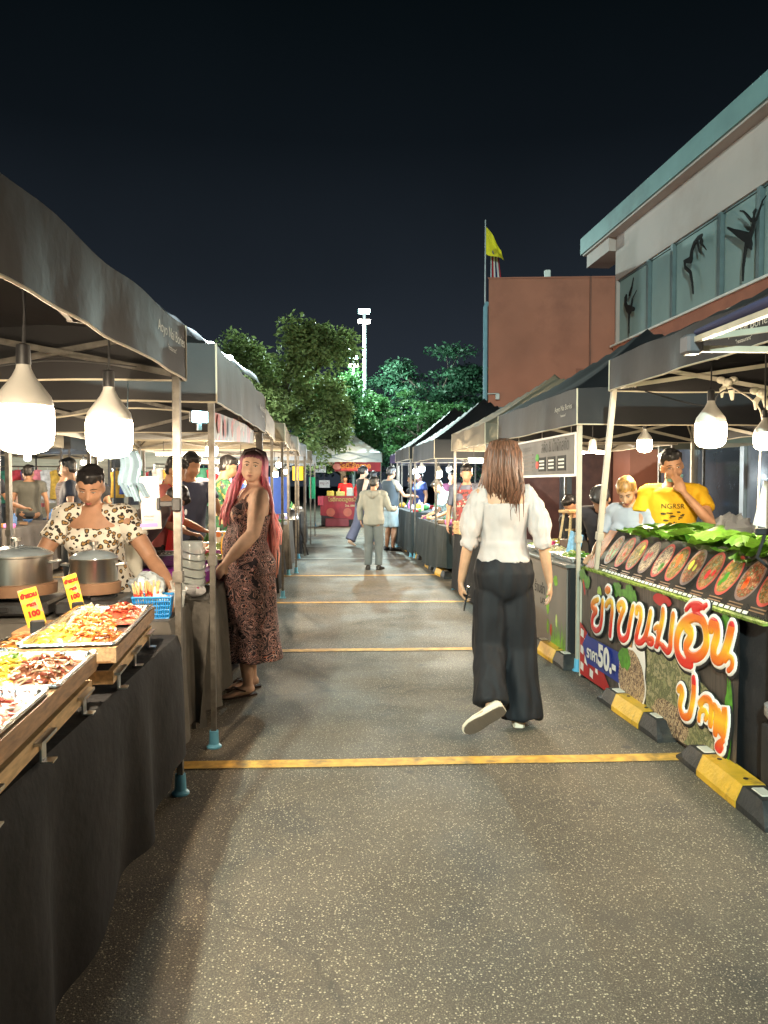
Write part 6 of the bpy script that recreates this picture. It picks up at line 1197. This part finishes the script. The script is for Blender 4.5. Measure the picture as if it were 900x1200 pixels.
        q = MB(); q.ell(HP((0, -.02, .042)), (.083*hs, .1*hs, .082*hs), 20, 12, R3); q.ell(HP((0, -.04, .0)), (.079*hs, .075*hs, .08*hs), 16, 10, R3); q.ell(HP((0, -.125, .03)), (.034*hs, .036*hs, .036*hs), 12, 8); q.tube([HP((0, -.12, .02)), HP((.01, -.15, -.03)), HP((0, -.14, -.08))], [.028*hs, .024*hs, .006*hs], 8)
        blend(q, 'hair', hair, t, min(vox, .008), 2, (.003, (60, 12, 12)))
    return t, info
def locks(HP, hs, specs, seed=0):
    """flattened strands; specs: list of point lists in head space with radii"""
    q = MB(); rs = random.Random(seed)
    for pts, rad in specs:
        q.tube([HP(p) if len(p) == 3 else p for p in pts], [r*hs for r in rad], 7, flat=(HP((0, 1, 0)) - HP((0, 0, 0)), .55))
    return q
# ---- woman with long pink hair, side on, looking at the camera
PINKDRESS = pattern('dark_paisley_print', 'paisley', [(0, (.02, .014, .022)), (.38, (.66, .38, .35)), (.41, (.02, .014, .022)), (.455, (.42, .14, .08)), (.475, (.6, .44, .42)), (.495, (.02, .014, .022)), (.545, (.66, .38, .36)), (.565, (.02, .015, .02)), (.61, (.5, .3, .26)), (.63, (.02, .015, .02))], 9)
FL = 1
pk, I = person('woman with long pink hair in a sleeveless dark patterned dress and sandals, looking back', -.42, 5.2, R(108), 1.60, SK['light'], 1.16, 'f', lean=R(-3), head=(R(68), R(-2), R(-4)), vox=.0085, fw=1.16, armf=1.2,
    arms={'r': ((.235, .0, 1.13), (.215, .13, .9), (-.1, .35, -1), (-1, 0, -.1), .75), 'l': ((-.22, .02, 1.13), (-.17, .2, .93), (.1, .5, -.8), (1, 0, 0), .5)},
    legs={'r': ((.09, .03, .46), (.08, -.04, .08), (.1, 1, -.02)), 'l': ((-.11, .05, .47), (-.12, .04, .08), (-.1, 1, -.02))}, belly=.06, hairstyle=None,
    face=dict(gaze=(-.3, .3), lip=M(150, 82, 80, .4, var=0)))
s = I['s']; U = I['U']; q = MB()
I['torso'](q, .84, 1.29, .015, flare=.06)
for k in (-1, 1):
    q.ell(U((k*.078, .095, 1.25)), (.082*s, .074*s, .08*s)); q.ell(U((k*.105, .05, 1.3)), (.062*s, .07*s, .05*s)); q.tube([U((k*.1, .12, 1.28)), U((k*.112, .085, 1.36))], [.035*s, .01*s], 10)
st = [((0, 0, .95), .19, .17), ((0, .01, .8), .205, .19), ((0, .0, .6), .21, .2), ((-.01, .0, .4), .215, .21), ((-.01, -.01, .235), .225, .225)]
q.loft([(V(c)*s, V((a, 0, 0))*s, V((0, b, 0))*s) for c, a, b in st], 40)
q = blend(q, 'dress', PINKDRESS, pk, .0085, 2, (.011, (11, 11, 3)))
for k in (-1, 1):
    a = MB(); a.tube([U((k*.11, .1, 1.3)), U((k*.115, .06, 1.38)), U((k*.11, -.01, 1.42)), U((k*.1, -.09, 1.36)), U((k*.09, -.12, 1.27))], .008*s, 6); a.build('strap', PINKDRESS, pk, True)
PH = mat('pink_hair', (.62, .12, .2), .42, var=.45, vs=26, stretch=(4, 4, .35), spec=.5)
nt = PH.node_tree; L = nt.links; b = nt.nodes['Principled BSDF']
old = b.inputs['Base Color'].links[0].from_socket; tc = _n(nt, 'ShaderNodeTexCoord'); sp = _n(nt, 'ShaderNodeSeparateXYZ'); L.new(tc.outputs['Object'], sp.inputs[0])
r = _n(nt, 'ShaderNodeValToRGB'); e = r.color_ramp.elements; e.new(.5); e.new(.6)
for i, (p, c) in enumerate([(.5, (.95, .42, .33)), (.78, (.95, .36, .45)), (.885, (.85, .24, .4)), (.935, (.035, .018, .018))]): e[i].position = p; e[i].color = (*c, 1)
mm = _n(nt, 'ShaderNodeMath', operation='DIVIDE'); mm.inputs[1].default_value = 1.7; L.new(sp.outputs[2], mm.inputs[0]); L.new(mm.outputs[0], r.inputs[0])
mx = _n(nt, 'ShaderNodeMix', data_type='RGBA', blend_type='MULTIPLY'); mx.inputs[0].default_value = .0; L.new(r.outputs[0], mx.inputs[6]); L.new(old, mx.inputs[7])
hm = _n(nt, 'ShaderNodeHueSaturation'); L.new(mx.outputs[2], hm.inputs['Color']); nz = [n for n in nt.nodes if n.type == 'MAP_RANGE'][0]; L.new(nz.outputs[0], hm.inputs['Value']); L.new(hm.outputs[0], b.inputs['Base Color'])
HP = I['HP']; hs = I['hs']; rs = random.Random(5); sp_ = []
q = MB(); q.ell(HP((0, -.024, .044)), (.086*hs, .1*hs, .09*hs), 22, 14, I['hr']); q.ell(HP((0, -.05, -.02)), (.084*hs, .075*hs, .09*hs), 16, 10, I['hr'])
def lock(q, a, side_bias, zend, back=False, w=.014):
    # root along the parting, over the skull, then falling in world space
    ty_ = rs.uniform(-.08, .05); top_ = V((rs.uniform(-.01, .01), ty_, .134 - 3*(ty_+.015)**2)); sx = math.sin(a); cy_ = math.cos(a)
    brow = V((sx*.088, cy_*.1 - .03, .05)); ear = V((sx*.093, cy_*.095 - .035, -.04))
    p = [HP(top_), HP((top_+brow)/2 + V((sx*.02, cy_*.022, .016))), HP(brow), HP(ear)]
    e0 = p[-1]; tgt = side_bias; n_ = 5; w_ = [.006, w, w*1.1, w*1.1]
    for i in range(1, n_+1):
        f_ = i/n_; z_ = e0.z + (zend - e0.z)*f_; xy = V((e0.x, e0.y)).lerp(V(tgt), min(1, f_*1.25)**.8)
        p.append(V((xy.x + .012*math.sin(f_*7+a*3), xy.y + .012*math.cos(f_*6+a*5), z_))); w_.append(w*(1.05 - .75*f_**2))
    q.tube(p, [k*hs for k in w_], 7, flat=((0, 1, 0), .7))
Rr = 0
# body frame: forward +Y (towards the stall), camera side is local -X... the face looks over the right shoulder
for i in range(90):
    a = rs.uniform(-2.9, 2.9)
    if abs(a) < .95: continue
    root = HP((math.sin(a)*.09, math.cos(a)*.1, -.04))
    # strands on the stall side hang over the chest, the others down the back
    if root.y > HP((0, 0, 0)).y + .01: lock(q, a, (root.x*.9 + rs.uniform(-.03, .03), rs.uniform(.12, .17)), rs.uniform(1.16, 1.25)*s)
    else: lock(q, a, (rs.uniform(-.12, .1), -.16*1.0 + rs.uniform(-.03, .0)), rs.uniform(.78, 1.05)*s, w=.017)
q.build('hair', PH, pk, True, 180)
# sandals
for sd in 'rl':
    hp, kn, an, fd = I['leg'][sd]; q = MB(); up = V((0, 0, 1)); sv = fd.cross(up).normalized(); c0 = an.copy(); c0.z = .012
    q.slab([c0 + fd*k_*s + sv*w_*s for k_, w_ in ((-.06, -.025), (-.06, .025), (0, .034), (.08, .038), (.15, .046), (.195, .03), (.205, 0), (.195, -.03), (.15, -.046), (.08, -.038), (0, -.034))], (0, 0, -.012)); so = q.build('sandal', M(55, 38, 30, .7), pk)
    q = MB(); [q.tube([c0 + fd*.15*s + up*.03*s, c0 + fd*.1*s + sv*w_*.025*s + up*.055*s, c0 + fd*.03*s + sv*w_*.04*s + up*.03*s], .006*s, 6) for w_ in (-1, 1)]; q.build('strap', M(70, 45, 35, .6), so, True)
# ---- woman in a white blouse walking away
BLOUSE = mat('white_blouse_cloth', (.55, .475, .445), .75, var=.06, vs=10, bump=.1, bs=200, trans=.12)
PANTS = mat('black_trouser_cloth', (.011, .011, .013), .72, var=.2, vs=5, bump=.1, bs=200, spec=.3)
wb, I = person('woman walking away in a white puff-sleeved blouse and wide black trousers', 1.1, 4.32, R(-4), 1.62, SK['warm'], .92, 'f', lean=R(1), head=(R(-22), R(2), 0), vox=.0075, torso_w=1.05,
    arms={'r': ((.225, -.045, 1.1), (.275, -.0, .86), (.12, .1, -1), (-1, .2, 0), .3), 'l': ((-.215, -.03, 1.1), (-.25, .04, .86), (.0, .12, -1), (.9, .1, 0), .6)},
    legs={'r': ((.1, .03, .47), (.09, -.03, .085), (.15, 1, -.05)), 'l': ((-.085, .02, .48), (-.11, -.24, .185), (-.8, .1, -.5), (.1, .9, .45))}, hairstyle=None)
s = I['s']; U = I['U']; q = MB(); I['torso'](q, 1.0, 1.335, .012)
q.loft([(U((0, -.01, .985)), I['UV']((.155, 0, 0)), I['UV']((0, .115, 0))), (U((0, 0, 1.06)), I['UV']((.143, 0, 0)), I['UV']((0, .1, 0))), (U((0, 0, 1.1)), I['UV']((.14, 0, 0)), I['UV']((0, .1, 0)))], 24)
for k in (-1, 1): q.ell(U((k*.07, .085, 1.245)), (.07*s, .06*s, .066*s)); q.ell(U((k*.13, -.01, 1.345)), (.05*s, .07*s, .05*s))
blouse = blend(q, 'blouse', BLOUSE, wb, .0075, 3, (.009, (16, 16, 8)))
for sd, k in (('r', 1), ('l', -1)):
    p0, el, wr = I['chain'][sd]; q = MB(); out = V((k, 0, 0))
    q.tube([p0 + V((-k*.02, 0, .015)), p0.lerp(el, .22) + out*.006, p0.lerp(el, .45) + out*.008, p0.lerp(el, .7) + out*.006, p0.lerp(el, .9)], [.05*s, .062*s, .068*s, .07*s, .05*s], 26, round_ends=True)
    q.tube([p0.lerp(el, .88), el.lerp(wr, .02), el.lerp(wr, .12)], [.05*s, .055*s, .046*s], 22)
    blend(q, 'puff_sleeve', BLOUSE, wb, .0075, 2, (.014, (30, 30, 6)))
q = MB(); I['torso'](q, .84, 1.03, .016)
hp, kn, an, fd = I['leg']['r']; q.tube([hp + V((0,0,.1)), hp.lerp(kn, .2), hp.lerp(kn, .5), kn, kn.lerp(an, .5), V((an.x+.01, an.y-.01, .045))], [.07*s, .105*s, .112*s, .112*s, .118*s, .128*s], 26)
hp, kn, an, fd = I['leg']['l']; kn2 = kn + V((-.005, -.04, 0)); q.tube([hp + V((0,0,.1)), hp.lerp(kn2, .2), hp.lerp(kn2, .5), kn2, kn2.lerp(an, .5), an + V((0, .02, .0))], [.07*s, .105*s, .108*s, .1*s, .095*s, .1*s], 26)
q.ell(V((0, -.05, .88))*s, (.16*s, .09*s, .14*s), 18, 12)
blend(q, 'trousers', PANTS, wb, .009, 14, (.016, (13, 13, 2.4)))
# shoes
def slip_on(par, an, fd, s, m_, sole, lu=(0, 0, 1)):
    fd = fd.normalized(); up = V(lu); up = (up - fd*up.dot(fd)).normalized(); sv = fd.cross(up)
    base = an - up*.078*s; out = [(-.065, .022), (-.045, .034), (0, .038), (.06, .038), (.11, .045), (.155, .044), (.19, .03), (.205, .01)]
    P_ = [base + fd*a_*s + sv*w_*s for a_, w_ in out] + [base + fd*a_*s - sv*w_*s for a_, w_ in reversed(out)]
    q = MB(); q.slab(P_, up*.02*s); so = q.build('shoe', m_, par, True, 30)
    q = MB(); q.loft([(base + fd*(a_)*s + up*h_*s, sv*w_*s, up*h_*.9*s) for a_, w_, h_ in ((-.062, .025, .03), (-.04, .036, .045), (.0, .037, .045), (.06, .037, .035), (.11, .043, .028), (.16, .04, .022), (.2, .018, .016))], 16); q.build('upper', m_, so, True, 60)
    q = MB(); q.slab([p*1 - up*.004*s for p in [base + (p_ - base)*.96 for p_ in P_]], up*-.004*s)
    for k in range(7): c_ = base + fd*(-.04+.034*k)*s - up*.009*s; q.slab([c_ - sv*.03*s, c_ + sv*.03*s, c_ + sv*.03*s + fd*.012*s, c_ - sv*.03*s + fd*.012*s], up*-.003*s)
    q.build('tread', sole, so)
SHOE = mat('cream_shoe', (.72, .6, .46), .6, var=.08); SOLE = M(95, 80, 66, .8)
for sd in 'rl': _, kn, an, fd = I['leg'][sd]; slip_on(wb, an, fd, s, SHOE, SOLE, (.1, .9, .45) if sd == 'l' else (0, 0, 1))
# hair: shoulder length brown
BRH = mat('brown_hair', (.15, .066, .038), .4, var=.65, vs=24, stretch=(5, 5, .3), spec=.5)
HP = I['HP']; hs = I['hs']; rs = random.Random(11); q = MB()
q.ell(HP((0, -.024, .038)), (.09*hs, .107*hs, .088*hs), 22, 14, I['hr']); q.ell(HP((0, -.055, -.03)), (.088*hs, .07*hs, .1*hs), 16, 10, I['hr'])
q.ell(HP((0, -.06, -.09)), (.085*hs, .05*hs, .1*hs), 16, 10, I['hr'])
for i in range(300):
    a = rs.uniform(.55, 2*PI-.55); sx, cc = math.sin(a), math.cos(a); ty_ = rs.uniform(-.08, .05); t0 = V((rs.uniform(-.02, .02), ty_, .134 - 3*(ty_+.015)**2)); rr = rs.uniform(.98, 1.14)
    br = V((sx*.09*rr, cc*.108*rr - .024, .05)); er = V((sx*.1*rr, cc*.105*rr - .04, -.05)); zz = rs.uniform(-.26, -.17); e0 = V((sx*.1*rr + rs.uniform(-.02, .02), -.07 + cc*.05, zz*.7)); wv = .012*math.sin(i*1.7); e0.x += wv; e0.y += .01*math.cos(i*2.3); e1 = V((sx*.085 + rs.uniform(-.035, .035), -.085 + rs.uniform(-.02, .01), zz - .02))
    if rs.random() < .14: e1.z -= rs.uniform(.03, .1); e1.x += rs.uniform(-.03, .03)
    q.tube([HP(t0), HP((t0+br)/2 + V((sx*.02, cc*.024, .017))), HP(br), HP(er), HP(e0), HP(e1)], [.003*hs, .007*hs, .0085*hs, .009*hs, .006*hs, .001*hs], 6, flat=((0, 1, 0), .7))
q.build('hair', BRH, wb, True, 180)
q = MB(); q.slab([V(p) for p in ((-.036, -.008, -.07), (.036, -.008, -.07), (.036, -.008, .07), (-.036, -.008, .07))], (0, .009, 0)); ph = q.build('phone', M(20, 20, 24, .2), None); 
# phone rests in her left hand
lw = I['chain']['l'][2]; wp = Matrix.Translation((1.1, 4.32, 0)) @ Matrix.Rotation(R(-4), 4, 'Z') @ (lw + V((.028, .015, -.1))); tag(ph, 'black phone held in the left hand of the woman in the white blouse', 'phone'); ph.location = wp; ph.rotation_euler = (R(10), 0, R(80))
# ---- vendor in leopard print
LEO = pattern('leopard_print_cloth', 'leopard', [(0, (.34, .2, .07)), (.26, (.36, .22, .08)), (.28, (.015, .012, .01)), (.44, (.72, .68, .6)), (1, (.74, .7, .62))], 33, .8)
person('woman with short black hair in a leopard print blouse leaning over the pots', -1.2, 4.52, R(180-4), 1.5, SK['brown'], 1.16, 'f', lean=R(16), side=R(0), head=(R(8), R(12), R(-6)), vox=.0085, fw=1.14, armf=1.1, belly=.03,
    arms={'l': ((-.36, .16, 1.1), (-.52, .3, .95), (-.5, .8, -.3), (0, 0, -1), .4), 'r': ((.32, .2, 1.08), (.36, .42, .98), (.0, 1, -.2), (0, 0, -1), .4)},
    top=dict(m=LEO, z0=.8, z1=1.37, sleeve=.3, inf=.02, r0=.064, r1=.074, fold=.011), bottom=dict(m=BLACK), face=dict(gaze=(0, -1)), hairstyle='short', hair=HB)
# ---- other vendors and customers
def tee(c, **k): return dict(m=M(*c, .8, bump=.1, bs=150), sleeve=k.pop('sleeve', .26), inf=.014, **k)
RED = (175, 25, 30)
pa, I = person('man in a red apron at the stall behind the white sign', -1.32, 6.95, R(-100), 1.62, 'tan', 1., 'm', lean=R(10), head=(R(-10), R(16), 0), vox=.011, arms={'r': ((.24, .1, 1.1), (.2, .34, 1.0), (-.2, 1, -.1), (0, 0, -1), .5), 'l': ((-.24, .1, 1.1), (-.2, .34, 1.0), (.2, 1, -.1), (0, 0, -1), .5)}, top=tee((205, 120, 115)), bottom=dict(m=BLACK), apron=dict(m=M(200, 24, 30, .7)))
U = I['U']
q = MB(); o_ = U((0, .175, 1.22)); q.poly([o_ + V((.035*math.cos(a), .004, .028*math.sin(a))) for a in [i*PI/8 for i in range(16)]]); q.build('badge', WHITE, pa)
person('man in a navy shirt, half hidden behind the first left post', -1.22, 7.75, R(-150), 1.68, 'tan', 1.05, 'm', lean=R(8), head=(R(10), R(12), 0), vox=.012, arms={'l': ((-.28, .14, 1.1), (-.3, .4, 1.0), (0, 1, -.1), (0, 0, -1), .4), 'r': ((.25, .12, 1.08), (.22, .36, 1.0), (0, 1, -.1), (0, 0, -1), .4)}, top=tee((70, 76, 98)), bottom=dict(m=BLACK))
GREENP = pattern('green_floral_print', 'cells', [(0, (.02, .09, .04)), (.35, (.3, .22, .05)), (.5, (.04, .16, .07)), (.75, (.05, .05, .06)), (.9, (.5, .35, .2))], 30, .8)
person('man in a green patterned shirt and teal apron facing right', -1.0, 8.55, R(-75), 1.68, 'tan', .98, 'm', head=(R(-5), R(14), 0), vox=.012, lean=R(6), top=dict(m=GREENP, sleeve=.3, inf=.014), bottom=dict(m=BLACK), apron=dict(m=M(10, 130, 105, .7)), arms={'r': ((.25, .08, 1.1), (.2, .32, 1.05), (-.2, 1, 0), (0, 0, -1), .4), 'l': ((-.25, .08, 1.1), (-.2, .32, 1.05), (.2, 1, 0), (0, 0, -1), .4)})
person('dark-haired person bending low behind the white foam box', -1.5, 6.35, R(-60), 1.55, 'brown', 1., 'm', lean=R(42), head=(0, R(30), 0), vox=.014, top=tee((60, 50, 48)), bottom=dict(m=BLACK))
person('customer in a grey t-shirt seen from behind in the next aisle', -4.75, 13.5, R(20), 1.68, 'brown', 1.12, 'm', head=(R(-30), 0, 0), vox=.016, top=tee((92, 92, 86)), bottom=dict(m=M(60, 62, 66, .8)))
person('customer in a striped grey top holding a phone to the face', -3.9, 12.6, R(-60), 1.66, 'tan', .95, 'm', head=(R(-5), 0, 0), vox=.014, top=dict(m=mat('striped_knit', (.2, .17, .18), .8, var=.6, vs=30, stretch=(.2, .2, 3)), sleeve=.5, inf=.014), bottom=dict(m=BLACK), arms={'r': ((.26, .1, 1.12), (.1, .28, 1.38), (-.2, -.1, 1), (-.4, -1, 0), .8), 'l': ((-.22, .04, 1.08), (-.14, .24, 1.0), (.5, 1, 0), (0, 0, -1), .4)})
person('person in dark navy clothes at the left edge, in the next aisle', -4.7, 11.7, R(-20), 1.72, 'brown', 1.15, 'm', head=(0, R(20), 0), vox=.016, top=tee((42, 46, 56), ), bottom=dict(m=M(50, 54, 62, .8)), arms={'r': ((.27, .12, 1.08), (.3, .38, 1.0), (.1, 1, 0), (0, 0, -1), .4)})
person('man with black hair behind the second left post', -1.62, 9.3, R(-100), 1.7, 'tan', 1., 'm', head=(0, R(12), 0), vox=.014, top=tee((35, 36, 40)), bottom=dict(m=BLACK))
# laughing man in yellow
ym_, I = person('laughing man in a yellow t-shirt covering his mouth with his hand', 2.62, 5.38, R(180-24), 1.62, 'tan', 1.02, 'm', lean=R(4), head=(R(10), R(8), R(10)), vox=.0085,
    arms={'l': ((-.26, .2, 1.16), (-.07, .2, 1.385), (.45, -.1, 1), (.1, -1, .1), .3), 'r': ((.25, .05, 1.08), (.2, .25, .95), (0, 1, -.4), (0, 0, -1), .4)},
    top=dict(m=mat('yellow_tshirt', (.72, .42, .01), .8, var=.08, vs=6), sleeve=.27, inf=.016, r0=.06, r1=.07, fold=.012), bottom=dict(m=M(40, 42, 50, .8)), hairstyle='short')
pm = M(70, 60, 20, .8)
text('NGRSR', .05, pm, 'shirt_print', ym_, frame(I['U']((.0, .133, 1.29)), (-1, 0, 0), I['UV']((0, 0, 1))))
q = MB(); rs = random.Random(3)
for i in range(22):
    a = rs.uniform(-.075, .075); b_ = 1.13 + rs.random()*.12; w_ = rs.uniform(.008, .02); c_ = I['U']((a, .137 - abs(a)*.12, b_)); q.poly([c_ + V((w_*math.cos(t_), 0, .35*w_*math.sin(t_))) for t_ in [k*PI/4 for k in range(8)]])
q.build('shirt_print', pm, ym_)
# face mask pulled to the chin
q = MB(); HP = I['HP']; hs = I['hs']; q.loft([(HP((0, .03, -.1)), I['hr'] @ V((.052*hs, 0, 0)), I['hr'] @ V((0, .05*hs, 0))), (HP((0, .03, -.072)), I['hr'] @ V((.068*hs, 0, 0)), I['hr'] @ V((0, .062*hs, 0)))], 18, cap=False); q.build('chin_mask', M(130, 190, 195, .8), ym_, True)
BLONDE = mat('dyed_blonde_hair', (.34, .17, .05), .42, var=.7, vs=22, stretch=(4, 4, .4))
person('woman with tied dyed-blonde hair in a pale grey top looking down', 2.44, 5.58, R(180-52), 1.46, 'warm', 1.04, 'f', lean=R(14), head=(R(16), R(26), 0), vox=.0085, hairstyle='bun', hair=BLONDE,
    top=dict(m=M(160, 165, 175, .8), sleeve=.35, inf=.02, fold=.008), bottom=dict(m=BLACK), face=dict(gaze=(0, -1)), arms={'r': ((.27, .12, 1.1), (.2, .36, 1.0), (0, 1, -.3), (0, 0, -1), .4), 'l': ((-.27, .12, 1.1), (-.2, .36, 1.0), (0, 1, -.3), (0, 0, -1), .4)})
person('person in dark clothes bending behind the woman with tied hair', 2.5, 6.3, R(150), 1.5, 'brown', 1., 'm', lean=R(38), head=(0, R(20), 0), vox=.012, top=dict(m=M(50, 42, 46, .8), sleeve=.8, inf=.016), bottom=dict(m=BLACK))
person('seated person in a black t-shirt behind the small wooden stools', 2.52, 6.95, R(115), 1.3, 'tan', 1.1, 'm', lean=R(16), head=(R(15), R(22), 0), vox=.011, top=tee((26, 26, 30)), bottom=dict(m=BLACK))
PRN = pattern('red_patterned_apron', 'cells', [(0, (.2, .03, .03)), (.5, (.04, .02, .02)), (.72, (.4, .3, .25)), (.85, (.12, .03, .03))], 40, .8)
person('vendor in grey-blue shirt and red patterned apron', 2.1, 10.3, R(160), 1.62, 'brown', 1.12, 'f', head=(R(12), R(14), 0), vox=.012, top=dict(m=M(84, 88, 104, .8), sleeve=.45, inf=.016), bottom=dict(m=BLACK), apron=dict(m=PRN))
person('seller in a pale blue printed shirt leaning over the table', 2.35, 12.7, R(100), 1.5, 'brown', 1.05, 'f', lean=R(24), head=(0, R(20), 0), vox=.013, top=dict(m=mat('pale_blue_print', (.3, .5, .66), .8, var=.4, vs=30), sleeve=.3, inf=.016), bottom=dict(m=BLACK), arms={'r': ((.27, .16, 1.05), (.3, .4, .95), (0, 1, -.2), (0, 0, -1), .4), 'l': ((-.27, .16, 1.05), (-.3, .4, .95), (0, 1, -.2), (0, 0, -1), .4)})
# boy
bz, I = person('boy in a grey hooded jacket and grey trousers standing with his back to the camera', 1.0, 12.35, R(-14), 1.48, 'brown', 1.02, 'm', head=(R(-28), R(8), 0), vox=.01, torso_w=1.02, arms={'r': ((.28, .06, 1.12), (.36, .3, 1.1), (.3, 1, .2), (-1, 0, .2), .5), 'l': ((-.26, .02, 1.1), (-.26, .1, .9), (.1, .4, -1), (1, 0, 0), .5)},
    top=dict(m=mat('grey_hooded_jacket', (.25, .25, .22), .8, var=.12, vs=5), sleeve=.97, inf=.03, r0=.072, r1=.052, z0=.8, hood=1, fold=.012, name='jacket'), bottom=dict(m=mat('grey_trousers', (.12, .14, .145), .8, var=.12), r=(.1, .08, .072, .068), fold=.01))
for sd in 'rl':
    _, kn, an, fd = I['leg'][sd]; slip_on(bz, an, fd, 1., M(38, 34, 30, .6), M(215, 200, 175, .6))
# woman in black vest and blue bag, striding
person('woman in a black vest with tied dark hair, striding past the red stall', 1.14, 17.0, R(-62), 1.76, 'light', 1.05, 'f', head=(R(0), R(8), 0), vox=.014, hairstyle='bun', top=dict(m=M(28, 28, 32, .8), sleeve=0, inf=.016), bottom=dict(m=M(98, 100, 122, .8), r=(.105, .095, .1, .11)), legs={'r': ((.1, .2, .5), (.1, .22, .1), (0, 1, 0)), 'l': ((-.09, -.08, .5), (-.1, -.26, .13), (0, .9, -.35))}, arms={'l': ((-.24, .1, 1.12), (-.2, .34, 1.06), (.2, 1, 0), (0, 0, -1), .4), 'r': ((.22, -.14, 1.1), (.26, -.1, .88), (0, .1, -1), (-1, 0, 0), .4)})
q = MB(); q.rbox((-.12, -.05, 0), (.12, .06, .24), .03); o = q.build('shoulder_bag', M(30, 50, 190, .7), None, True); tag(o, 'bright blue bag on the back of the woman in the black vest', 'bag', loc=(1.22, 17.14, 1.02), rz=R(-40))
person('dark-haired companion half hidden beyond the woman in the black vest', 1.5, 18.6, R(-30), 1.66, 'tan', 1., 'f', vox=.016, top=tee((40, 40, 48)), bottom=dict(m=BLACK))
mn, I = person('man in a dark denim vest and light shorts reaching to the stall', 1.62, 15.7, R(-58), 1.71, 'brown', 1.05, 'm', head=(R(6), R(6), 0), vox=.013, top=dict(m=M(150, 148, 140, .8), sleeve=.3, inf=.012), bottom=dict(kind='shorts', m=M(165, 185, 195, .8), len=.95, r=(.105, .09)), arms={'r': ((.28, .12, 1.12), (.26, .38, 1.12), (0, 1, 0), (0, 0, -1), .5), 'l': ((-.28, .12, 1.14), (-.26, .4, 1.2), (0, 1, 0), (0, 0, -1), .5)})
q = MB(); I['torso'](q, .92, 1.43, .026); blend(q, 'denim_vest', M(62, 74, 84, .8), mn, .013, 2, (.006, (8, 8, 5)))
for sd in 'rl': _, kn, an, fd = I['leg'][sd]; slip_on(mn, an, fd, 1.02, M(26, 26, 28, .6), M(200, 200, 195, .6))
person('vendor in a bright red shirt inside the red stall', 1.18, 26.9, R(180), 1.62, 'tan', 1.05, 'm', vox=.016, top=tee((225, 30, 35)), bottom=dict(m=BLACK), arms={'r': ((.26, .1, 1.1), (.1, .28, 1.1), (-.6, .8, 0), (0, 0, -1), .4), 'l': ((-.26, .1, 1.1), (-.1, .28, 1.1), (.6, .8, 0), (0, 0, -1), .4)})
GC_ = 'people in the far parts of the market'
for i, (x, y, a, c, lab) in enumerate([(2.75, 14.9, 170, (90, 40, 70), 'far person in a plum top under the second pointed canopy'), (2.5, 17.7, 120, (40, 60, 120), 'far person in a blue top under the purple canopy'), (2.9, 11.3, 200, (150, 60, 90), 'person in a rose top behind the apron vendor'),
     (2.6, 19.8, 90, (60, 60, 66), 'far person in grey under the dark canopy past the purple one'), (-5.6, 15.8, 60, (120, 40, 40), 'far person in a dull red top in the next aisle'), (-3.3, 16.4, -40, (60, 70, 100), 'far person in slate blue in the next aisle'),
     (-3.1, 11.2, 30, (30, 30, 34), 'person in black walking in the next aisle'), (-1.25, 11.2, -95, (70, 60, 60), 'vendor in brown inside the fourth left stall'), (-1.15, 13.4, -95, (50, 80, 160), 'vendor in blue inside the fifth left stall'), (-6.6, 13.0, 150, (150, 130, 110), 'person in beige deep behind the next aisle'), (-2.9, 9.6, 100, (40, 44, 60), 'person in dark navy crossing behind the white sign'), (-7.4, 17.5, 0, (80, 80, 90), 'far person in pale grey deep in the next aisle')]):
    person(lab, x, y, R(a), 1.6 + .1*rng.random(), ('tan', 'brown', 'warm')[i % 3], 1.02, 'mf'[i % 2], head=(rng.uniform(-.4, .4), .2, 0), vox=.02, top=tee(c), bottom=dict(m=BLACK), group=GC_)
